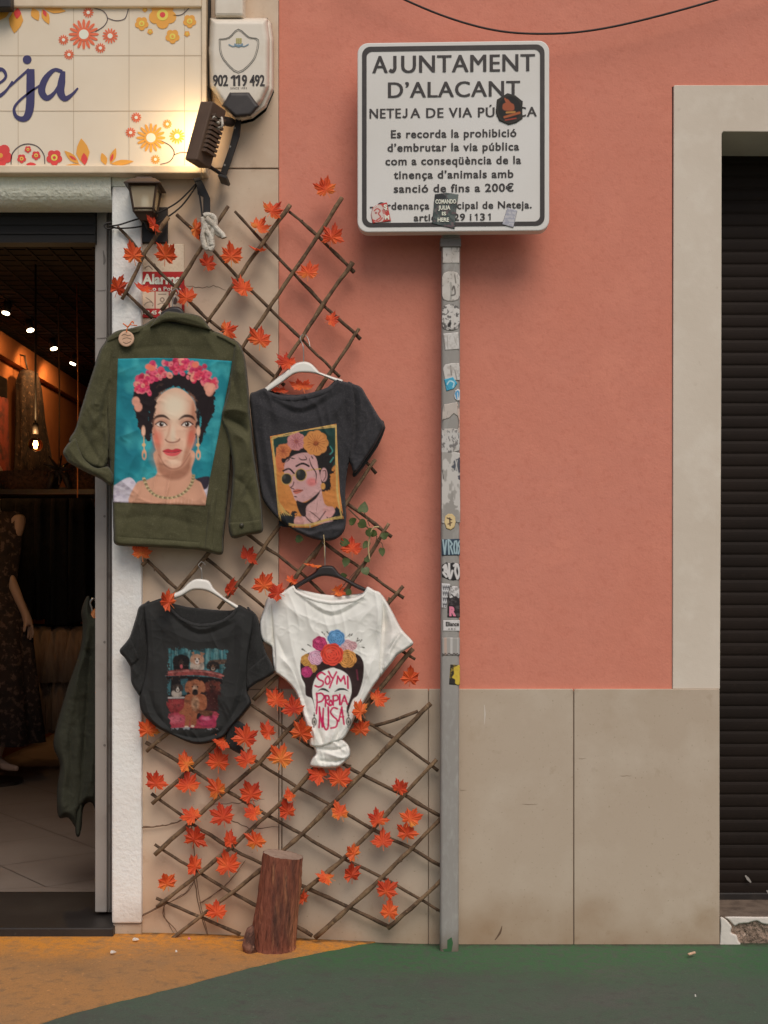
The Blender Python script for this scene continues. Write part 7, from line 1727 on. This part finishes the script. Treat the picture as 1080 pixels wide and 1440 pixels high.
# green garment on a wooden hanger just inside the door
gg = empty('green_coat', P(120, 1165, .45), 'dark green coat hanging just inside the doorway behind the grey frame', 'coat')
YG = .42
g1 = Cloth([(118, 846), (125, 838), (131, 860), (146, 872), (160, 900), (162, 1160), (140, 1150), (128, 1128), (114, 1140), (111, 1170), (106, 1164), (96, 1150), (82, 1148), (80, 1110), (84, 1075), (75, 1042), (92, 975), (112, 915), (116, 880), (114, 862)], YG, .09, 9,
    [([(118, 890), (108, 960), (92, 1050)], .014, 7), ([(128, 900), (122, 1000), (112, 1130)], -.018, 6), ([(140, 900), (134, 1020), (126, 1120)], .018, 6), ([(96, 1000), (100, 1080), (96, 1140)], -.012, 5), ([(112, 925), (120, 915), (128, 925)], -.01, 4)], (.012, 18), 4)
g1.build('cloth', M['darkgreen'], gg, 1.8)
Cloth([(108, 1120), (116, 1122), (113, 1172), (106, 1170)], YG - .06, .02, 3, rumple=(.003, 10)).build('belt', M['darkgreen'], gg, 1.2)
hg = empty('wooden_hanger', P(128, 860, .40), 'wooden hanger holding the dark green coat beside the door frame', 'hanger')
bm = bmesh.new(); ptube(bm, [(127, 888, .34), (130, 872, .34), (134, 862, .36), (146, 856, .40)], .36, .014, n=4); bm_obj('hanger_bar', bm, M['wood'], hg, True)
bm = bmesh.new(); ptube(bm, [(131, 872, .36), (129, 856, .36), (127, 848, .36), (131, 842, .36), (138, 846, .38)], .36, .004, n=5); bm_obj('hook', bm, M['wire'], hg, True)
# mannequin in a floral dress on a dark plinth, most of it beyond the picture edge
MY = 2.8
def mp(x, y, dy=0.0): return P(x, y, MY + dy)
fp = mp(20, 1086)
mn = empty('mannequin', (mp(-14, 0).x, MY, ztop), 'pale mannequin in a dark floral dress at the left edge of the doorway', 'mannequin')
def skin_body(name, chains, m, parent):
    vs, es, rad = [], [], []
    for ch in chains:
        prev = ch[0] if isinstance(ch[0], int) else None
        for it in (ch[1:] if prev is not None else ch):
            vs.append(Vector(it[0])); rad.append(it[1])
            if prev is not None: es.append((prev, len(vs) - 1))
            prev = len(vs) - 1
    me = bpy.data.meshes.new(name); me.from_pydata([tuple(v) for v in vs], es, [])
    o = link_mesh(name, me, m, parent)
    sk = o.modifiers.new('skin', 'SKIN'); sk.use_smooth_shade = True
    for i, r_ in enumerate(rad): me.skin_vertices[0].data[i].radius = (r_, r_)
    me.skin_vertices[0].data[0].use_root = True
    ss = o.modifiers.new('subsurf', 'SUBSURF'); ss.levels = 2; ss.render_levels = 2
    return o
X0 = mp(-14, 0).x
pel, che, nck, hed = Vector((X0, MY, fp.z + .86)), Vector((X0, MY, fp.z + 1.22)), Vector((X0, MY, fp.z + 1.42)), Vector((X0, MY, fp.z + 1.56))
ch = [[(pel, .11), (pel + Vector((0, 0, .14)), .095), (che, .115), (nck, .05), (hed, .085), (hed + Vector((0, 0, .10)), .06)]]
knL, anL, toL = Vector((X0 + .06, MY - .03, fp.z + .46)), Vector((mp(-6, 0).x, MY, fp.z + .07)), mp(26, 1081, -.06)
ch.append([0, (Vector((X0 + .08, MY, fp.z + .80)), .085), (knL, .055), (Vector((X0 + .07, MY, fp.z + .25)), .045), (anL, .030), (mp(8, 1078, -.03), .026), (toL, .014)])
ch.append([0, (Vector((X0 - .08, MY, fp.z + .80)), .085), (Vector((X0 - .08, MY, fp.z + .44)), .055), (Vector((X0 - .09, MY, fp.z + .08)), .032), (Vector((X0 - .09, MY - .13, fp.z + .02)), .016)])
sh0 = Vector((X0 + .17, MY, fp.z + 1.36)); el = mp(2, 790, -.02); wr = mp(33, 858, -.05); pa = mp(40, 872, -.06)
ch.append([2, (sh0, .05), ((sh0 + el) / 2, .042), (el, .037), (mp(18, 825, -.03), .033), (wr, .022), (pa, .026)])
base_i = sum(len(c) - (1 if isinstance(c[0], int) else 0) for c in ch) - 1
for fx, fy, l in ((46, 884, 0), (47, 890, 1), (44, 893, 2), (40, 893, 3)):
    ch.append([base_i, (mp((40 + fx) / 2 + 1, 880, -.065 + .008 * l), .009), (mp(fx, fy, -.06 + .008 * l), .0075), (mp(fx - 2, fy + 7, -.05 + .008 * l), .006)])
ch.append([base_i, (mp(35, 880, -.085), .010), (mp(34, 889, -.09), .0075)])
ch.append([2, (Vector((X0 - .17, MY, fp.z + 1.36)), .05), (Vector((X0 - .22, MY, fp.z + 1.08)), .038), (Vector((X0 - .2, MY - .08, fp.z + .84)), .022), (Vector((X0 - .19, MY - .12, fp.z + .74)), .016)])
skin_body('body', ch, M['skin'], mn)
bm = bmesh.new()
drape(bm, [(nck + Vector((0, 0, -.04)), .17, .07), (che, .165, .14), (pel + Vector((0, 0, .12)), .135, .125), (pel, .20, .17), (Vector((X0, MY, fp.z + .50)), .235, .20), (Vector((X0, MY, fp.z + .16)), .27, .23)], seed=4, amp=.10, lobes=8)
bm_obj('dress', bm, M['floral'], mn, True)
bm = bmesh.new(); tube(bm, [(X0, MY, ztop), (X0, MY, ztop + .016)], .17, 24); tube(bm, [(X0 - .02, MY + .06, ztop), (X0 - .02, MY + .05, fp.z + .5)], .012, 8); bm_obj('stand', bm, M['black'], mn)

# ------------------------------------------------------------------ sub-parts: hang small pieces on the part they belong to
def centre(o):
    co = np.empty(len(o.data.vertices) * 3, 'f'); o.data.vertices.foreach_get('co', co); co = co.reshape(-1, 3)
    return (co.min(0) + co.max(0)) / 2
def under(root, kids, hosts):
    ch = [c for c in root.children]
    hs = [c for c in ch if c.name.split('.')[0] in hosts]
    for c in ch:
        if c.name.split('.')[0] in kids and c not in hs:
            k = centre(c)
            c.parent = min(hs, key=lambda h: float(np.linalg.norm(centre(h) - k)))
under(sg, ('border', 'lettering'), ('sign_plate',)); under(sg, ('sticker_lettering',), ('sticker',)); under(sg, ('clamp', 'paint_chip'), ('post',))
under(ts_, ('lettering', 'tile_joint', 'painted_flower', 'painted_petal', 'painted_tendril'), ('tile_panel',))
under(ab, ('lens', 'phone_number', 'shield_emblem'), ('cover',)); under(an, ('lettering',), ('notice_plate',))
under(fl, ('cooling_fins', 'lamp_glass'), ('housing',)); under(fl, ('screw',), ('bracket',)); under(la, ('glass', 'bulb'), ('frame',))
under(pb, ('scratch', 'pale_scrape', 'plinth_joint'), ('stone_plinth',)); under(pb, ('scuff_mark', 'shutter_rail'), ('roller_shutter',)); under(pb, ('sill_plaster',), ('sill_core',))
under(sb, ('crack', 'cladding_joint'), ('stone_cladding',)); under(sb, ('bolt', 'frame_track', 'frame_seam', 'scratch'), ('door_frame',)); under(sb, ('box_ridges',), ('shutter_box',)); under(sb, ('cornice',), ('room_wall',)); under(sb, ('pier_base',), ('stucco_pier',))
under(jk, ('button',), ('cuff',)) if False else under(jk, ('cuff', 'button'), ('sleeve',)); under(jk, ('printed_panel', 'epaulette', 'hem_band', 'side_placket', 'yoke_seam', 'collar'), ('body',))
for t_ in (t1, t2, t3):
    under(t_, ('cuff', 'sleeve_inner_shade'), ('sleeve',)); under(t_, ('neck_rib', 'print', 'knotted_hem'), ('body',))
under(lg, ('branch_knot', 'cut_end'), ('bark',)); under(pl, ('filament',), ('globe',)); under(pt, ('tag_print',), ('tag_card',))
